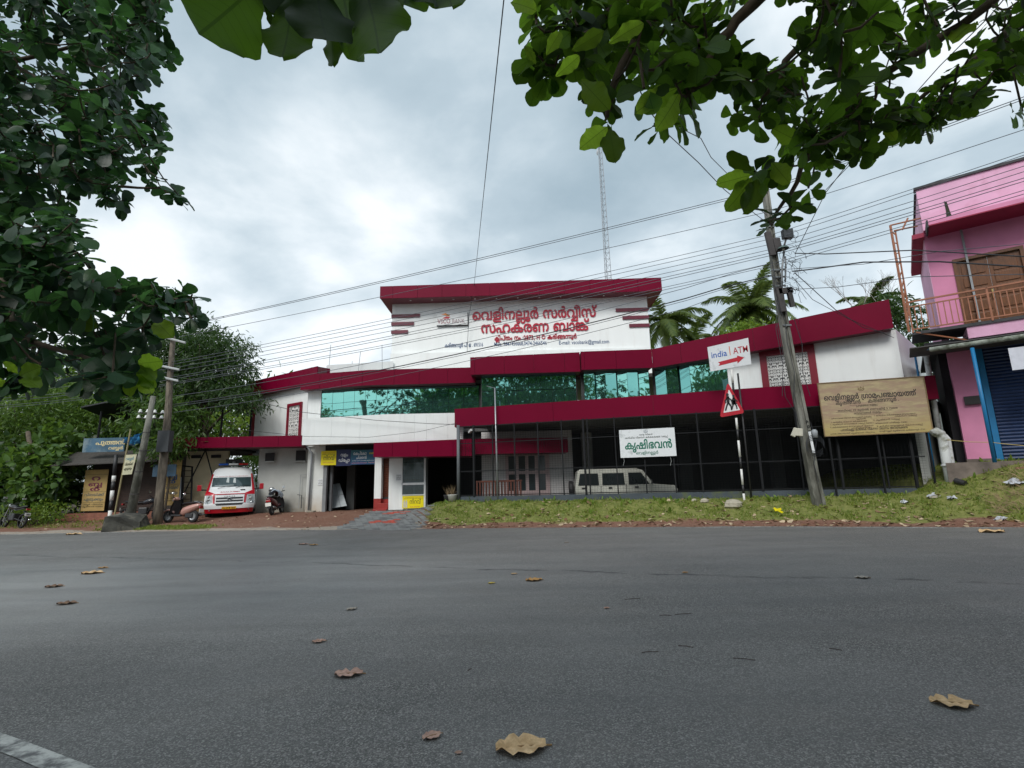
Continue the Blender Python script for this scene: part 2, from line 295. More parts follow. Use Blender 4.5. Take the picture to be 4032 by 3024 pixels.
GLY = {
    6: [453,[[45,-2,-16,2,-12,8,-8,12,-3,15,3,15,8,12,13,8,15,3,16,-3,12,-8,8,-11,3,-16,-3,-15,-8,-12,-12,-8],[45,59,-15,-6,-5,-7,-2,-11,2,-10,5,-8,15,-6,16,6,5,8,1,10,-1,11,-5,7]]],
    9: [1495,[[73,113,28,-3,23,-10,12,-9,5,-11,-2,-17,-15,-12,12,-6,7,-10,1,-12,-4,-10,-8,-9,-8,-4,-17,-2,-14,1,-16,9,-11,14,-5,25,4,21,10,19,19,16,20,8,20,2,27,-5,11,-7,10,-12,5,-40,0,-49,-17,0,-2,74,-8,17,-14,7,-22,1,-20,-5,-14,-11,-8,-14,-4,-21,4,-22,12,-13,18,-2,13,7,2,13,-9,10,-18,3,0,14,13,1,9,5,3,14,-6,11,-14,6,-30,4,-22,-3,-15,-9,-9,-15,-3,-17,1,-15,5,-12,18,-17,-10,-13,-16,13,-12,19,-4,18,2,25,10,20,13,11,18,7],[249,-2,-17,3,-15,13,-7,20,3,22,13,18,13,6,19,-1,17,-11,7,-12,3,-15,-5,1,-9,17,-12,7,-19,-1,-10,-10,-3,-15,2,-15,7,-10,13,-3,14,3,7,9,4,13,0,20,-6,21,-13,13,-16,7,-26,0,-12,-6,-10,-11,-3,-15,-1,-25,-10,50,11,11,11,7,26,4,29,-5,11,-5,14,-13,6,-10,5,-18,1,-22,-3,-15,-13,-19,-10,-5]]],
    17: [1273,[[46,69,22,-5,13,-13,4,-20,-2,-11,-7,-9,-5,3,102,0,0,-14,-107,0,-6,10,8,15,-1,16,-7,11,-14,3,-12,-3,-9,-11,0,-18,10,-13,-9,-11,-14,14,-6,20,3,15,8,11,13,8],[181,113,21,-3,17,-8,13,-14,7,-12,6,-23,1,-25,-5,-28,-8,-21,-18,-25,-12,10,11,16,8,17,5,19,1,26,-4,22,-6,15,-11,12,-14,6,-28,0,-12,-7,-9,-11,-11,-31,0,-38,3,-21,9,-15,11,-6,11,4,3,11,0,98,17,0,0,-97,-4,-17,-9,-9,-11,-3,-16,1,-11,6,-9,11,-7,14,-6,42,4,34,13,27,21,17]]],
    20: [757,[[90,113,17,-1,18,-5,9,-6,6,-11,1,-12,-3,-10,-8,-8,-10,-4,14,-7,9,-16,-2,-18,-12,-13,-21,-4,-20,2,4,14,23,-1,10,8,1,11,-6,10,-10,5,-16,1,0,14,16,2,11,7,3,9,-2,7,-11,9,-13,2,-36,-3,-16,-8,-12,-11,-7,-14,-3,-15,3,-20,8,-12,15,-3,12,7,3,17,-8,13,-17,2,-18,-11,1,17,9,5,22,3,16,-5,9,-13,3,-14,-3,-15,-10,-14,-22,-6,-14,3,-9,5,-11,13,-4,12,0,29,11,25,15,14,28,11]]],
    23: [1038,[[43,-2,-16,2,-11,6,-7,11,-3,13,3,13,7,10,11,7,16,4,108,1,29,-4,11,-7,7,-8,3,-11,0,-12,-9,-17,-11,-6,-15,-2,-20,2,4,13,23,0,8,6,3,14,-5,10,-9,6,-22,3,-104,-2,-13,-4,-5,-6,-2,-12,3,-10,9,-5,11,-1,13,3,10,6,10,-11,-17,-9],[105,113,20,-4,15,-12,8,-18,3,-23,-3,-25,-9,-18,-15,-12,-19,-3,-20,3,-15,11,-9,19,-3,25,3,24,9,18,15,11],[105,99,-19,-6,-7,-11,-4,-16,1,-24,4,-16,8,-10,12,-4,13,1,11,6,7,12,3,17,-1,21,-2,11,-7,12,-7,5]]],
    25: [897,[[124,113,14,-1,11,-6,17,-19,6,-28,-2,-19,-6,-16,-10,-13,-13,-13,-11,13,12,11,7,11,5,19,-1,17,-5,15,-8,10,-12,4,-11,0,-10,-5,-6,-9,-4,-52,-4,-15,-11,-12,-16,-7,-17,0,-13,3,-11,7,-8,9,-8,20,-1,16,2,18,6,16,23,26,11,-12,-13,-12,-7,-11,-4,-19,0,-18,5,-14,8,-10,12,-5,12,1,9,4,6,10,4,53,6,17,16,13]]],
    28: [933,[[172,111,0,-111,-169,0,0,14,87,0,-11,-2,10,11,2,13,-3,13,-9,8,-14,2,-10,-6,-5,-11,0,-13,-17,-2,-1,7,3,19,8,11,19,8,18,0,17,-8,10,-17,1,-13,-3,-12,-8,-11,-5,3,63,0,0,97]]],
    33: [563,[[54,113,24,-2,29,-11,-9,-13,-31,11,-30,-2,-11,-8,0,-15,11,-8,38,-2,15,-5,13,-11,2,-20,-8,-17,-12,-8,-19,-4,-24,1,-20,4,-18,9,9,13,28,-11,27,-1,11,3,6,5,3,7,-1,10,-11,9,-35,3,-21,6,-11,11,-2,18,5,12,11,10,16,5]]],
    35: [1223,[[119,-2,-19,4,-14,15,-4,16,-4,51,-6,9,-9,5,-12,0,-12,-4,-8,-10,-5,-15,0,-17,4,-19,7,-11,12,-12,-10,-12,-20,21,-10,27,-1,21,3,14,6,13,8,9,11,7,13,3,26,-3,16,-14,6,-17,4,-52,5,-10,10,-5,13,1,9,6,7,19,0,73,17,0,0,-69,3,-16,5,-7,8,-5,10,-2,12,3,7,5,8,12,4,26,-7,24,-17,18,12,13,18,-20,10,-21,1,-27,-5,-20,-12,-16,-17,-10,-21,-1,-15,5,-13,13,-6,-8,-7,-6]]],
    37: [1368,[[72,113,26,-5,17,-14,-3,0,12,12,19,7,17,-1,10,-4,10,-9,3,-5,-2,-1,12,13,13,6,19,1,19,-7,9,-9,7,-11,4,-13,2,-21,-8,-28,-23,-26,-11,13,17,19,5,13,2,15,-4,21,-10,15,-12,4,-12,0,-9,-4,-7,-9,-3,-17,0,-68,-17,0,-1,73,-6,19,-10,6,-18,0,-10,-7,-6,-14,-1,-77,-17,0,-1,66,-3,17,-10,12,-16,4,-17,-2,-16,-9,-9,-9,-7,-17,-1,-27,6,-15,14,-8,14,3,5,8,1,8,-5,15,-9,5,-12,0,-20,-14,-3,13,10,9,14,5,14,1,12,-3,10,-8,5,-11,1,-15,-4,-14,-12,-12,-13,-4,-15,1,-14,7,-10,13,-4,13,-1,26,4,18,9,15,11,11,14,7]]],
    38: [1014,[[101,-2,-12,1,-14,7,-7,8,-6,17,1,31,7,16,11,13,25,17,19,5,18,0,13,-2,16,-7,12,-11,7,-15,4,-22,-4,-25,-12,-19,-16,-14,-10,13,15,13,7,15,2,22,-8,21,-11,12,-18,5,-23,-1,-18,-9,-15,-18,-6,-21,4,-26,6,-8,8,-4,14,1,10,8,4,12,0,22,-5,15,-9,13,-11,9,-15,6,-19,1,-19,-5,-9,-7,-8,-15,-3,-17,3,-19,8,-14,13,-11,-10,-13,-16,13,-12,19,-4,18,1,19,5,16,10,14,14,9,18,6,24,1,17,-4,19,-13,12,-11,12,-23,2,-18,-2,-19,-8,-15,-13,-9]]],
    42: [911,[[58,113,22,-6,9,-9,3,-5,-2,0,15,15,15,5,27,-4,15,-12,11,-24,1,-27,-10,-26,-21,-22,-10,13,12,11,9,16,3,20,-4,21,-11,15,-12,4,-15,-1,-9,-7,-6,-17,0,-73,-18,0,0,73,-6,17,-9,7,-10,2,-13,-3,-10,-9,-8,-18,0,-22,9,-22,14,-14,-11,-13,-16,16,-10,19,-4,18,1,23,5,13,12,15,17,9]]],
    44: [896,[[46,69,22,-5,8,-6,7,-11,2,-12,-1,-11,-8,-13,-5,3,77,0,0,97,17,0,0,-111,-99,0,-6,10,8,15,-1,16,-7,11,-9,3,-15,-2,-11,-12,0,-18,10,-13,-9,-11,-17,19,-2,20,7,18,16,11]]],
    46: [1306,[[72,113,26,-5,14,-10,7,-12,3,-86,-18,0,0,72,-3,11,-8,10,-13,5,-22,-1,-12,-5,-13,-13,-7,-17,-1,-14,1,-17,5,-11,14,-8,14,3,6,13,-3,16,-8,6,-11,1,-11,-3,-13,-11,-3,13,15,11,19,5,20,-6,10,-13,1,-24,-8,-16,-15,-8,-20,0,-14,7,-10,13,-5,21,0,18,4,18,14,20,20,13],[247,111,0,-111,-83,0,-7,11,17,22,5,25,-4,21,-7,12,-7,5,-17,3,-12,-5,-8,-12,-2,-19,0,-63,-18,0,0,52,10,32,-1,11,11,12,18,6,20,-2,12,-5,10,-9,9,-17,3,-22,-2,-19,-12,-24,-3,-3,-4,2,55,0,0,97]]],
    47: [654,[[79,113,23,-3,13,-7,7,-10,2,-12,-4,-10,-6,-6,-40,-4,-4,-3,0,-6,4,-5,30,-2,11,-4,8,-11,0,-14,-8,-11,-15,-7,-25,1,-25,6,7,14,19,-6,21,0,9,5,-1,11,-41,6,-7,6,-4,7,1,14,8,9,12,4,27,2,5,3,1,8,-4,5,-24,6,-17,-2,-12,-5,-10,-9,-7,-11,-5,-29,5,-41,-16,-3,-4,16,-2,39,4,18,7,15,11,13,16,8]]],
    48: [723,[[71,113,32,-6,14,-8,9,-12,6,-23,1,-64,-121,0,0,63,7,24,9,12,12,8],[61,99,-11,-2,-9,-7,-6,-9,-5,-15,-1,-52,20,15,19,23,9,23,-2,17,-6,6],[94,79,-3,-18,-9,-17,-32,-35,-1,4,66,1,0,43,-3,17,-9,16,-17,10,6,-9]]],
    49: [1035,[[132,-2,-25,4,-14,7,-10,8,-16,24,-5,27,6,24,15,15,22,6,9,-1,16,-6,14,-20,3,-20,-2,-17,-6,-15,-9,-13,-14,-12,-17,-8,-32,-3,-26,8,-20,16,-6,11,-6,20,-1,21,3,12,5,10,12,11,11,5,18,1,14,-4,10,-8,3,-3,-12,-12,-13,12,-11,1,-10,-3,-9,-11,-4,-13,3,-26,15,-23,18,-10,16,-2,17,2,12,5,10,9,11,22,2,17,-2,16,-5,10,-8,5,-16,1,-13,-10,-5,-22,5,-25,11,-17,11,-8,20,-5,20,2,18,9,13,20,3,13,-1,19,-5,16,-8,14,13,9,12,-17,5,-20,1,-27,-6,-18,-10,-15,-15,-11,-20,-6]]],
    50: [736,[[73,113,22,-3,18,-7,14,-13,10,-22,2,-28,-5,-21,-11,-13,-20,-8,-23,3,-15,13,-7,25,6,24,16,15,16,3,15,-3,15,-14,8,-23,-5,1,-10,17,-12,7,-19,-1,-10,-10,-3,-15,3,-18,9,-8,10,-2,11,2,8,6,5,12,2,18,-2,17,-5,12,-10,10,-14,7,-19,3,-20,-3,-15,-9,-7,-8,-5,-18,1,-21,8,-15,15,-14,-10,-13,-19,17,-11,21,-1,30,11,25,12,12,12,5]]],
    51: [674,[[68,113,26,-4,18,-12,11,-19,4,-29,-9,-28,-10,-13,-13,-10,-10,13,12,10,9,14,3,19,-3,18,-8,14,-8,7,-22,6,-13,-2,-14,-7,-8,-8,-6,-16,-1,-16,3,-14,8,-14,13,-11,-10,-13,-16,13,-9,14,-6,17,-1,19,6,22,13,17,21,11]]],
    52: [859,[[158,111,0,-111,-145,0,0,70,5,20,7,11,11,7,14,4,17,1,23,-7,12,-12,6,-18,1,-32,-79,0,0,-30,110,0,0,97],[61,99,-14,-2,-10,-6,-5,-11,-2,-22,62,0,-2,22,-6,11,-9,6]]],
    53: [724,[[80,99,-34,-6,-12,-7,-8,-10,-2,-19,4,-14,9,-6,13,1,5,4,4,9,-1,9,-4,7,-8,3,-12,-1,-16,-15,-5,12,19,14,23,2,16,-10,4,-10,0,-12,-5,-14,-9,-9,-13,-4,-16,1,-12,6,-8,11,-4,27,5,15,6,8,18,14,27,7,33,0,24,-7,12,-15,1,-13,-2,-9,-6,-7,-9,-6,-9,-2,-19,3,0,6,16,1,7,5,4,6,1,8,-3,8,-9,5],[137,29,-5,-17,-13,-9,-16,-3,-63,-1,-10,-3,-3,-8,4,-9,10,-4,92,-1,0,-14,-96,1,-16,5,-8,9,-3,8,1,13,5,8,9,7,16,3,63,1,12,5,4,9,-3,11,-9,6,-19,2,0,11,21,-2,17,-7,6,-7]]],
    55: [958,[[68,113,20,-2,16,-7,12,-11,7,-15,4,-16,-1,-20,-6,-16,-12,-15,-5,3,57,0,0,97,17,0,0,-111,-84,0,-6,12,17,20,4,12,1,17,-7,21,-17,14,-11,2,-19,-1,-10,-4,-12,-11,-7,-21,1,-21,8,-15,15,-14,-10,-13,-16,13,-9,14,-6,17,-1,19,6,22,9,14,14,9,17,6]]],
    57: [1149,[[46,69,22,-5,8,-6,7,-11,2,-12,-1,-11,-8,-13,-5,3,64,0,3,-14,-72,0,-6,10,8,15,-1,16,-7,11,-14,3,-12,-3,-9,-11,0,-18,10,-13,-9,-11,-14,14,-6,20,3,15,8,11,13,8],[132,0,-2,91,-8,7,-13,-1,-5,-10,1,-12,7,-9,10,-4,32,1,14,7,11,11,20,30,17,0,0,-111],[118,113,19,-4,9,-13,3,-13,0,-69,49,0,2,75,-7,-12,-13,-15,-22,-12,-33,-3,-19,5,-8,6,-9,11,-1,22,10,16,11,5]]],
    58: [1223,[[125,113,20,-4,13,-13,5,-19,4,-50,5,-10,10,-4,12,-1,11,5,9,10,4,15,1,17,-3,15,-8,15,-13,12,11,12,20,-21,10,-27,0,-21,-2,-14,-6,-13,-8,-9,-11,-7,-13,-3,-26,3,-17,14,-6,17,-3,52,-6,10,-9,4,-14,0,-9,-7,-6,-18,0,-73,-18,0,0,68,-3,17,-12,12,-10,2,-13,-3,-7,-5,-8,-12,-3,-26,7,-24,16,-18,-11,-13,-19,20,-9,21,-2,27,6,20,11,16,18,9,21,2,14,-5,14,-14,5,9,8,6]]],
    59: [1190,[[46,69,22,-5,8,-6,7,-11,2,-12,-1,-11,-8,-13,-5,3,64,0,3,-14,-72,0,-6,10,8,15,-1,16,-7,11,-14,3,-12,-3,-9,-11,0,-18,10,-13,-9,-11,-14,14,-6,20,3,15,8,11,13,8],[171,113,14,-1,18,-6,9,-6,10,-12,6,-15,2,-17,-6,-30,-9,-14,-17,-14,-10,13,12,10,9,14,3,19,-2,18,-8,14,-9,7,-10,4,-19,1,-20,-8,-7,-8,-7,-16,-1,-16,3,-13,7,-14,12,-11,-7,-12,-7,0,-17,24,-7,14,-2,24,6,21,9,14,14,9,17,6]]],
    64: [504,[[93,56,-4,-27,-9,-18,-16,-11,-18,-2,-14,1,-13,8,-10,11,-6,16,18,3,5,-14,7,-7,9,-4,14,1,7,4,7,11,5,28,-5,27,-7,11,-7,4,-13,1,-9,-4,-7,-7,-6,-14,-17,3,7,16,10,11,13,7,14,2,17,-2,15,-11,9,-18]]],
    65: [228,[[-7,169,13,-2,11,-5,8,-10,4,-10,2,-142,-17,0,-1,130,-5,18,-12,6,-11,-1,-7,-6,-2,-19,-17,-3,0,20,6,12,11,8]]],
    66: [228,[[-22,169,22,-3,12,-5,9,-9,6,-11,4,-23,0,-118,-17,0,0,116,-4,23,-5,9,-7,4,-15,4,-13,-1,-9,-6,-3,-10,5,-8,12,-2,7,4,2,7,-1,11,-6,7,18,-4,4,-13,-3,-12,-6,-8,-10,-5,-17,0,-12,6,-7,12,-1,11,4,11,8,7]]],
    67: [332,[[31,-45,-15,2,-12,7,-7,11,-2,19,4,13,9,10,13,6,20,0,13,-6,8,-9,4,-9,1,-15,-3,-9,-7,-11,-12,-7],[31,-32,14,5,6,16,-6,16,-14,6,-14,-6,-6,-16,6,-16],[21,113,19,-4,6,-6,5,-10,1,-26,-12,-50,-16,3,10,46,1,17,-6,13,-10,3,-12,-2,-4,14]]],
    68: [332,[[31,-45,-15,2,-12,7,-7,11,-2,19,4,13,13,13,14,4,15,-1,12,-6,9,-9,4,-9,1,-15,-3,-9,-7,-11,-12,-7],[31,11,-16,-5,-5,-7,-2,-10,2,-9,4,-7,17,-6,16,6,5,7,2,9,-2,10,-5,7],[31,-20,-10,2,-7,5,-4,7,-1,13,7,12,9,-5,-7,-7,2,-8,5,-4,10,-1,6,4,2,5,-1,6,-5,4,9,6,7,-11,0,-13,-9,-11],[21,113,19,-4,6,-6,5,-10,1,-26,-12,-50,-16,3,10,46,1,17,-6,13,-10,3,-12,-2,-4,14]]],
    69: [243,[[6,-63,-17,3,-13,10,-4,12,2,16,6,9,17,7,16,-1,18,-7,9,-7,-5,-12,-11,8,-15,5,-14,-2,-6,-6,-1,-10,5,-8,9,-3,11,0,11,6,5,7,0,26,-17,48,-3,16,1,19,8,26,6,12,18,0,-13,-30,-2,-26,3,-15,15,-45,2,-26,-3,-11,-9,-12,-13,-7]]],
    71: [715,[[47,-2,-14,3,-13,8,-9,16,-3,13,1,23,7,19,11,15,15,11,19,6,14,1,21,-2,16,-7,12,-11,8,-15,3,-16,-1,-19,-11,-27,-20,-18,-10,13,15,13,8,16,1,21,-5,17,-10,12,-9,6,-19,3,-14,-2,-12,-5,-14,-13,-8,-19,-2,-14,3,-19,8,-12,13,-3,12,5,4,9,1,10,-8,13,-7,2,-11,0,-20,-14,-4,13,15,11,19,5,17,-4,12,-11,4,-18,-5,-19,-11,-12]]],
    72: [595,[[73,-2,-30,5,-20,12,-12,21,-3,20,3,20,12,20,20,12,24,5,23,-2,18,-11,3,-10,0,-12,-10,-13,-10,-4,-12,-1,-17,8,-6,15,3,17,18,3,-5,-7,-2,-9,1,-7,6,-6,12,0,6,7,1,8,-6,8,-20,3,-20,-4,-14,-9,-8,-13,-2,-18,1,-12,6,-15,12,-11,10,-5,21,-3,13,4,6,11,-5,11,-11,2,-9,-7,-1,-11,7,-12,-18,4,-2,2,-2,15,7,14,8,6,13,2,14,-3,9,-6,5,-13,-4,-18,-12,-10]]],
    73: [1430,[[47,-2,-14,3,-13,8,-9,16,-3,13,1,23,7,19,11,15,15,11,19,6,14,1,21,-2,16,-7,12,-11,8,-15,3,-16,-1,-19,-11,-27,-20,-18,-10,13,15,13,8,16,1,21,-5,17,-10,12,-9,6,-19,3,-14,-2,-12,-5,-14,-13,-8,-19,-2,-14,3,-19,8,-12,13,-3,12,5,4,9,1,10,-8,13,-7,2,-11,0,-20,-14,-4,13,15,11,19,5,17,-4,12,-11,4,-18,-5,-19,-11,-12],[190,-2,-14,3,-13,8,-9,16,-3,13,1,23,7,19,11,15,15,11,19,6,14,1,21,-2,16,-7,12,-11,8,-15,3,-16,-1,-19,-11,-27,-20,-18,-10,13,15,13,8,16,1,21,-5,17,-10,12,-9,6,-19,3,-14,-2,-12,-5,-14,-13,-8,-19,-2,-14,3,-19,8,-12,13,-3,12,5,4,9,1,10,-8,13,-7,2,-11,0,-20,-14,-4,13,15,11,19,5,17,-4,11,-11,5,-18,-5,-19,-12,-12]]],
    77: [0,[[-22,118,-16,3,-11,6,-7,10,-2,13,2,14,14,-3,-1,-13,3,-8,8,-6,10,-2,10,2,8,6,2,8,-1,13,15,3,2,-14,-2,-13,-7,-10,-12,-6]]],
    117: [1062,[[58,113,22,-5,14,-17,6,-46,0,-45,-18,0,0,72,-3,13,-5,7,-10,6,-16,-1,-11,-6,-8,-12,-3,-15,1,-22,8,-17,14,-14,-11,-13,-19,20,-9,21,-2,27,6,21,12,15,17,9],[164,-2,-11,1,-14,7,-7,8,-6,16,-1,19,5,21,12,18,27,29,4,10,-1,8,-4,7,-10,2,-15,-2,-4,14,32,1,11,-5,7,-11,1,-12,-2,-10,-35,-41,-9,-21,0,-29,5,-10,10,-6,11,0,11,8,5,16,0,17,-6,20,-9,13,-13,9,-15,4,-22,-2,-14,-10,-7,-20,0,-47,-16,0,0,38,8,36,9,9,16,8,20,2,19,-2,20,-10,14,-13,9,-16,5,-22,-2,-25,-8,-15,-12,-9]]],
    118: [736,[[99,-2,-12,1,-14,7,-6,8,-6,16,-1,19,5,21,11,18,28,29,4,10,-1,8,-5,7,-10,2,-15,-2,-3,14,21,2,15,-2,11,-9,4,-13,-5,-19,-30,-33,-9,-17,-4,-22,3,-19,11,-11,18,1,9,10,3,23,-7,26,-9,13,-9,7,-26,6,-24,-6,-12,-11,-8,-21,0,-16,4,-13,7,-10,13,-11,-10,-13,-19,17,-11,21,-2,25,6,22,10,14,9,7,17,7,13,2,31,-3,27,-17,10,-15,6,-17,2,-17,-2,-19,-14,-20,-7,-4]]],
    119: [1198,[[146,113,25,-2,18,-5,23,-15,11,-14,8,-24,0,-19,-5,-17,-10,-12,-7,-4,-18,-3,-21,5,-11,11,-7,22,1,19,7,20,36,42,4,10,0,8,-5,7,-10,2,-15,-2,-4,14,27,2,16,-6,9,-16,-3,-17,-35,-41,-7,-13,-3,-17,1,-20,5,-10,13,-6,12,2,10,10,3,24,-5,20,-12,16,-17,10,-20,4,-28,0,-21,-5,-16,-9,-9,-10,-6,-13,-2,-17,2,-16,8,-12,10,-4,15,2,7,7,4,12,-2,27,-6,15,-9,12,-21,11,-21,1,-13,-3,-10,-6,-11,-12,-5,-17,1,-21,8,-15,15,-14,-10,-13,-19,17,-12,27,1,31,7,15,11,12,16,9,12,3,19,1,17,-3,13,-5,18,-14,10,-13,7,-16,2,-18,-2,-19,-8,-15,-8,-7,-10,-4,-19,-1,-20,8,-12,19,-1,31,7,21,19,20,26,12]]],
    120: [1044,[[157,158,15,-2,9,-7,5,-11,1,-9,-8,-18,-32,-37,-7,-17,-1,-20,3,-13,5,-8,11,-4,13,2,7,6,5,16,-1,19,-4,14,-8,13,-11,11,-12,5,-14,1,-19,-6,-11,-12,-4,-16,-3,-39,-11,-19,-10,-6,-14,-3,-19,1,-12,5,-9,8,-10,18,-3,14,1,21,7,22,18,22,5,4,11,-12,-7,-5,-15,-23,-2,-14,0,-18,10,-21,11,-7,12,-1,11,4,7,8,6,54,5,11,10,12,17,9,20,3,18,-2,19,-9,20,-23,9,-29,-1,-16,-5,-17,-10,-12,-7,-4,-23,-3,-16,5,-11,11,-6,16,0,25,7,20,40,49,0,9,-5,9,-10,2,-15,-2,-4,14]]],
    142: [896,[[46,69,22,-5,8,-6,7,-11,2,-12,-1,-11,-8,-13,-5,3,77,0,0,97,17,0,0,-111,-99,0,-6,10,8,15,-1,16,-7,11,-9,3,-15,-2,-11,-12,0,-18,10,-13,-9,-11,-17,19,-2,20,7,18,16,11],[157,118,-15,3,-12,6,-7,10,-2,13,2,14,15,-3,-1,-13,2,-8,8,-6,10,-2,11,2,7,6,2,8,-1,13,15,3,2,-14,-2,-13,-7,-10,-12,-6]]],
    147: [1035,[[132,-2,-25,4,-14,7,-10,8,-16,24,-5,27,6,24,15,15,22,6,9,-1,16,-6,14,-20,3,-20,-2,-17,-6,-15,-9,-13,-14,-12,-17,-8,-32,-3,-26,8,-20,16,-6,11,-6,20,-1,21,3,12,5,10,12,11,11,5,18,1,14,-4,10,-8,3,-3,-12,-12,-13,12,-11,1,-10,-3,-9,-11,-4,-13,3,-26,15,-23,18,-10,16,-2,17,2,12,5,10,9,11,22,2,17,-2,16,-5,10,-8,5,-16,1,-13,-10,-5,-22,5,-25,11,-17,11,-8,20,-5,20,2,18,9,13,20,3,13,-1,19,-5,16,-8,14,13,9,12,-17,5,-20,1,-27,-6,-18,-10,-15,-15,-11,-20,-6],[185,118,-16,3,-11,6,-7,10,-2,13,2,14,14,-3,-1,-13,3,-8,7,-6,11,-2,10,2,8,6,2,8,-1,13,15,3,2,-14,-2,-13,-7,-10,-12,-6]]],
    153: [958,[[68,113,20,-2,16,-7,12,-11,7,-15,4,-16,-1,-20,-6,-16,-12,-15,-5,3,57,0,0,97,17,0,0,-111,-84,0,-6,12,17,20,4,12,1,17,-7,21,-17,14,-11,2,-19,-1,-10,-4,-12,-11,-7,-21,1,-21,8,-15,15,-14,-10,-13,-16,13,-9,14,-6,17,-1,19,6,22,9,14,14,9,17,6],[169,118,-15,3,-11,6,-7,10,-3,13,2,14,15,-3,-1,-13,3,-8,7,-6,10,-2,11,2,7,6,3,8,-1,13,15,3,2,-14,-3,-13,-7,-10,-11,-6]]],
    156: [1223,[[125,113,20,-4,13,-13,5,-19,4,-50,5,-10,10,-4,12,-1,11,5,9,10,4,15,1,17,-3,15,-8,15,-13,12,11,12,20,-21,10,-27,0,-21,-2,-14,-6,-13,-8,-9,-11,-7,-13,-3,-26,3,-17,14,-6,17,-3,52,-6,10,-9,4,-14,0,-9,-7,-6,-18,0,-73,-18,0,0,68,-3,17,-12,12,-10,2,-13,-3,-7,-5,-8,-12,-3,-26,7,-24,16,-18,-11,-13,-19,20,-9,21,-2,27,6,20,11,16,18,9,21,2,14,-5,14,-14,5,9,8,6],[222,118,-15,3,-11,6,-7,10,-3,13,2,14,15,-3,-1,-13,3,-8,7,-6,10,-2,11,2,7,6,3,8,-1,13,15,3,2,-14,-3,-13,-7,-10,-11,-6]]],
    162: [244,[[50,111,-20,-59,-3,-23,0,-27,4,-13,8,-8,11,-3,17,1,1,-15,-24,-1,-17,6,-11,12,-6,18,0,38,12,49,10,25]]],
    163: [1506,[[105,113,20,-4,15,-12,8,-18,3,-23,-3,-25,-9,-18,-15,-12,-19,-3,-20,3,-15,11,-9,19,-3,25,3,24,9,18,15,11],[105,99,-19,-6,-7,-11,-4,-16,1,-24,4,-16,8,-10,12,-4,13,1,11,6,7,12,3,17,-1,21,-2,11,-7,12,-7,5],[43,-2,-16,2,-11,6,-9,17,0,16,6,11,11,9,15,5,22,2,136,0,23,-4,13,-10,7,-18,-2,-17,-12,-14,-21,-5,-16,2,-8,5,-12,17,-3,21,3,25,14,24,17,14,27,7,20,-1,18,-6,14,-9,11,-19,3,-29,-6,-23,-9,-14,-17,-14,-10,13,13,10,7,10,4,13,0,17,-4,16,-10,13,-10,6,-24,3,-16,-5,-13,-9,-9,-13,-6,-19,0,-21,5,-14,14,-7,14,3,6,7,0,16,-5,8,-10,5,-158,1,-15,-4,-7,-5,-3,-11,3,-13,9,-5,11,-1,13,3,10,6,10,-11,-17,-9]]],
    166: [1038,[[43,-2,-16,2,-11,6,-7,11,-3,13,3,13,7,10,11,7,16,4,108,1,29,-4,11,-7,7,-8,3,-11,0,-12,-9,-17,-11,-6,-15,-2,-20,2,4,13,23,0,8,6,3,14,-5,10,-9,6,-22,3,-104,-2,-13,-4,-5,-6,-2,-12,3,-10,9,-5,11,-1,13,3,10,6,10,-11,-17,-9],[105,113,20,-4,15,-12,8,-18,3,-23,-3,-26,-9,-17,-15,-10,-19,-3,-20,2,-15,10,-9,19,-3,25,3,24,9,18,15,11],[105,99,-19,-6,-7,-11,-4,-16,1,-24,4,-16,8,-10,12,-4,13,1,11,6,7,12,3,17,-1,21,-2,11,-7,12,-7,5],[164,-67,-16,2,-13,9,-5,12,-4,30,-10,10,-10,2,-14,-1,-11,-7,-6,-8,-2,-15,3,-16,8,-6,12,2,5,8,-3,13,-7,3,-9,-1,-15,-9,-2,9,15,11,16,2,13,-7,5,-8,1,-10,-4,-14,-11,-10,-19,-1,-15,9,-6,11,-1,19,4,17,11,12,23,8,20,-1,13,-4,12,-14,6,-37,8,-6,12,-1,11,6,5,12,-2,20,-12,17,10,10,17,-22,3,-12,-1,-17,-3,-9,-9,-11,-13,-6]]],
    167: [1696,[[105,113,20,-4,15,-12,8,-18,3,-23,-3,-25,-9,-18,-15,-12,-19,-3,-20,3,-15,11,-9,19,-3,25,3,24,9,18,15,11],[105,99,-19,-6,-7,-11,-4,-16,1,-24,4,-16,8,-10,12,-4,13,1,11,6,7,12,3,17,-1,21,-2,11,-7,12,-7,5],[43,-2,-16,2,-11,6,-7,11,-3,13,3,13,7,10,11,7,12,4,103,2,33,-4,16,-8,8,-14,-1,-17,-13,-15,-4,6,64,0,-3,-14,-74,0,-3,13,10,4,7,7,-1,16,-5,6,-10,4,-122,0,-13,-4,-5,-6,-2,-13,3,-9,9,-5,11,-1,13,3,10,6,10,-11,-17,-9],[241,0,-2,91,-7,7,-13,-1,-6,-10,2,-12,6,-9,11,-4,31,1,14,7,12,11,19,30,17,0,0,-111],[227,113,19,-4,10,-13,2,-13,0,-69,50,0,1,75,-6,-12,-13,-15,-23,-12,-32,-3,-19,5,-9,6,-8,11,-2,22,10,16,11,5]]],
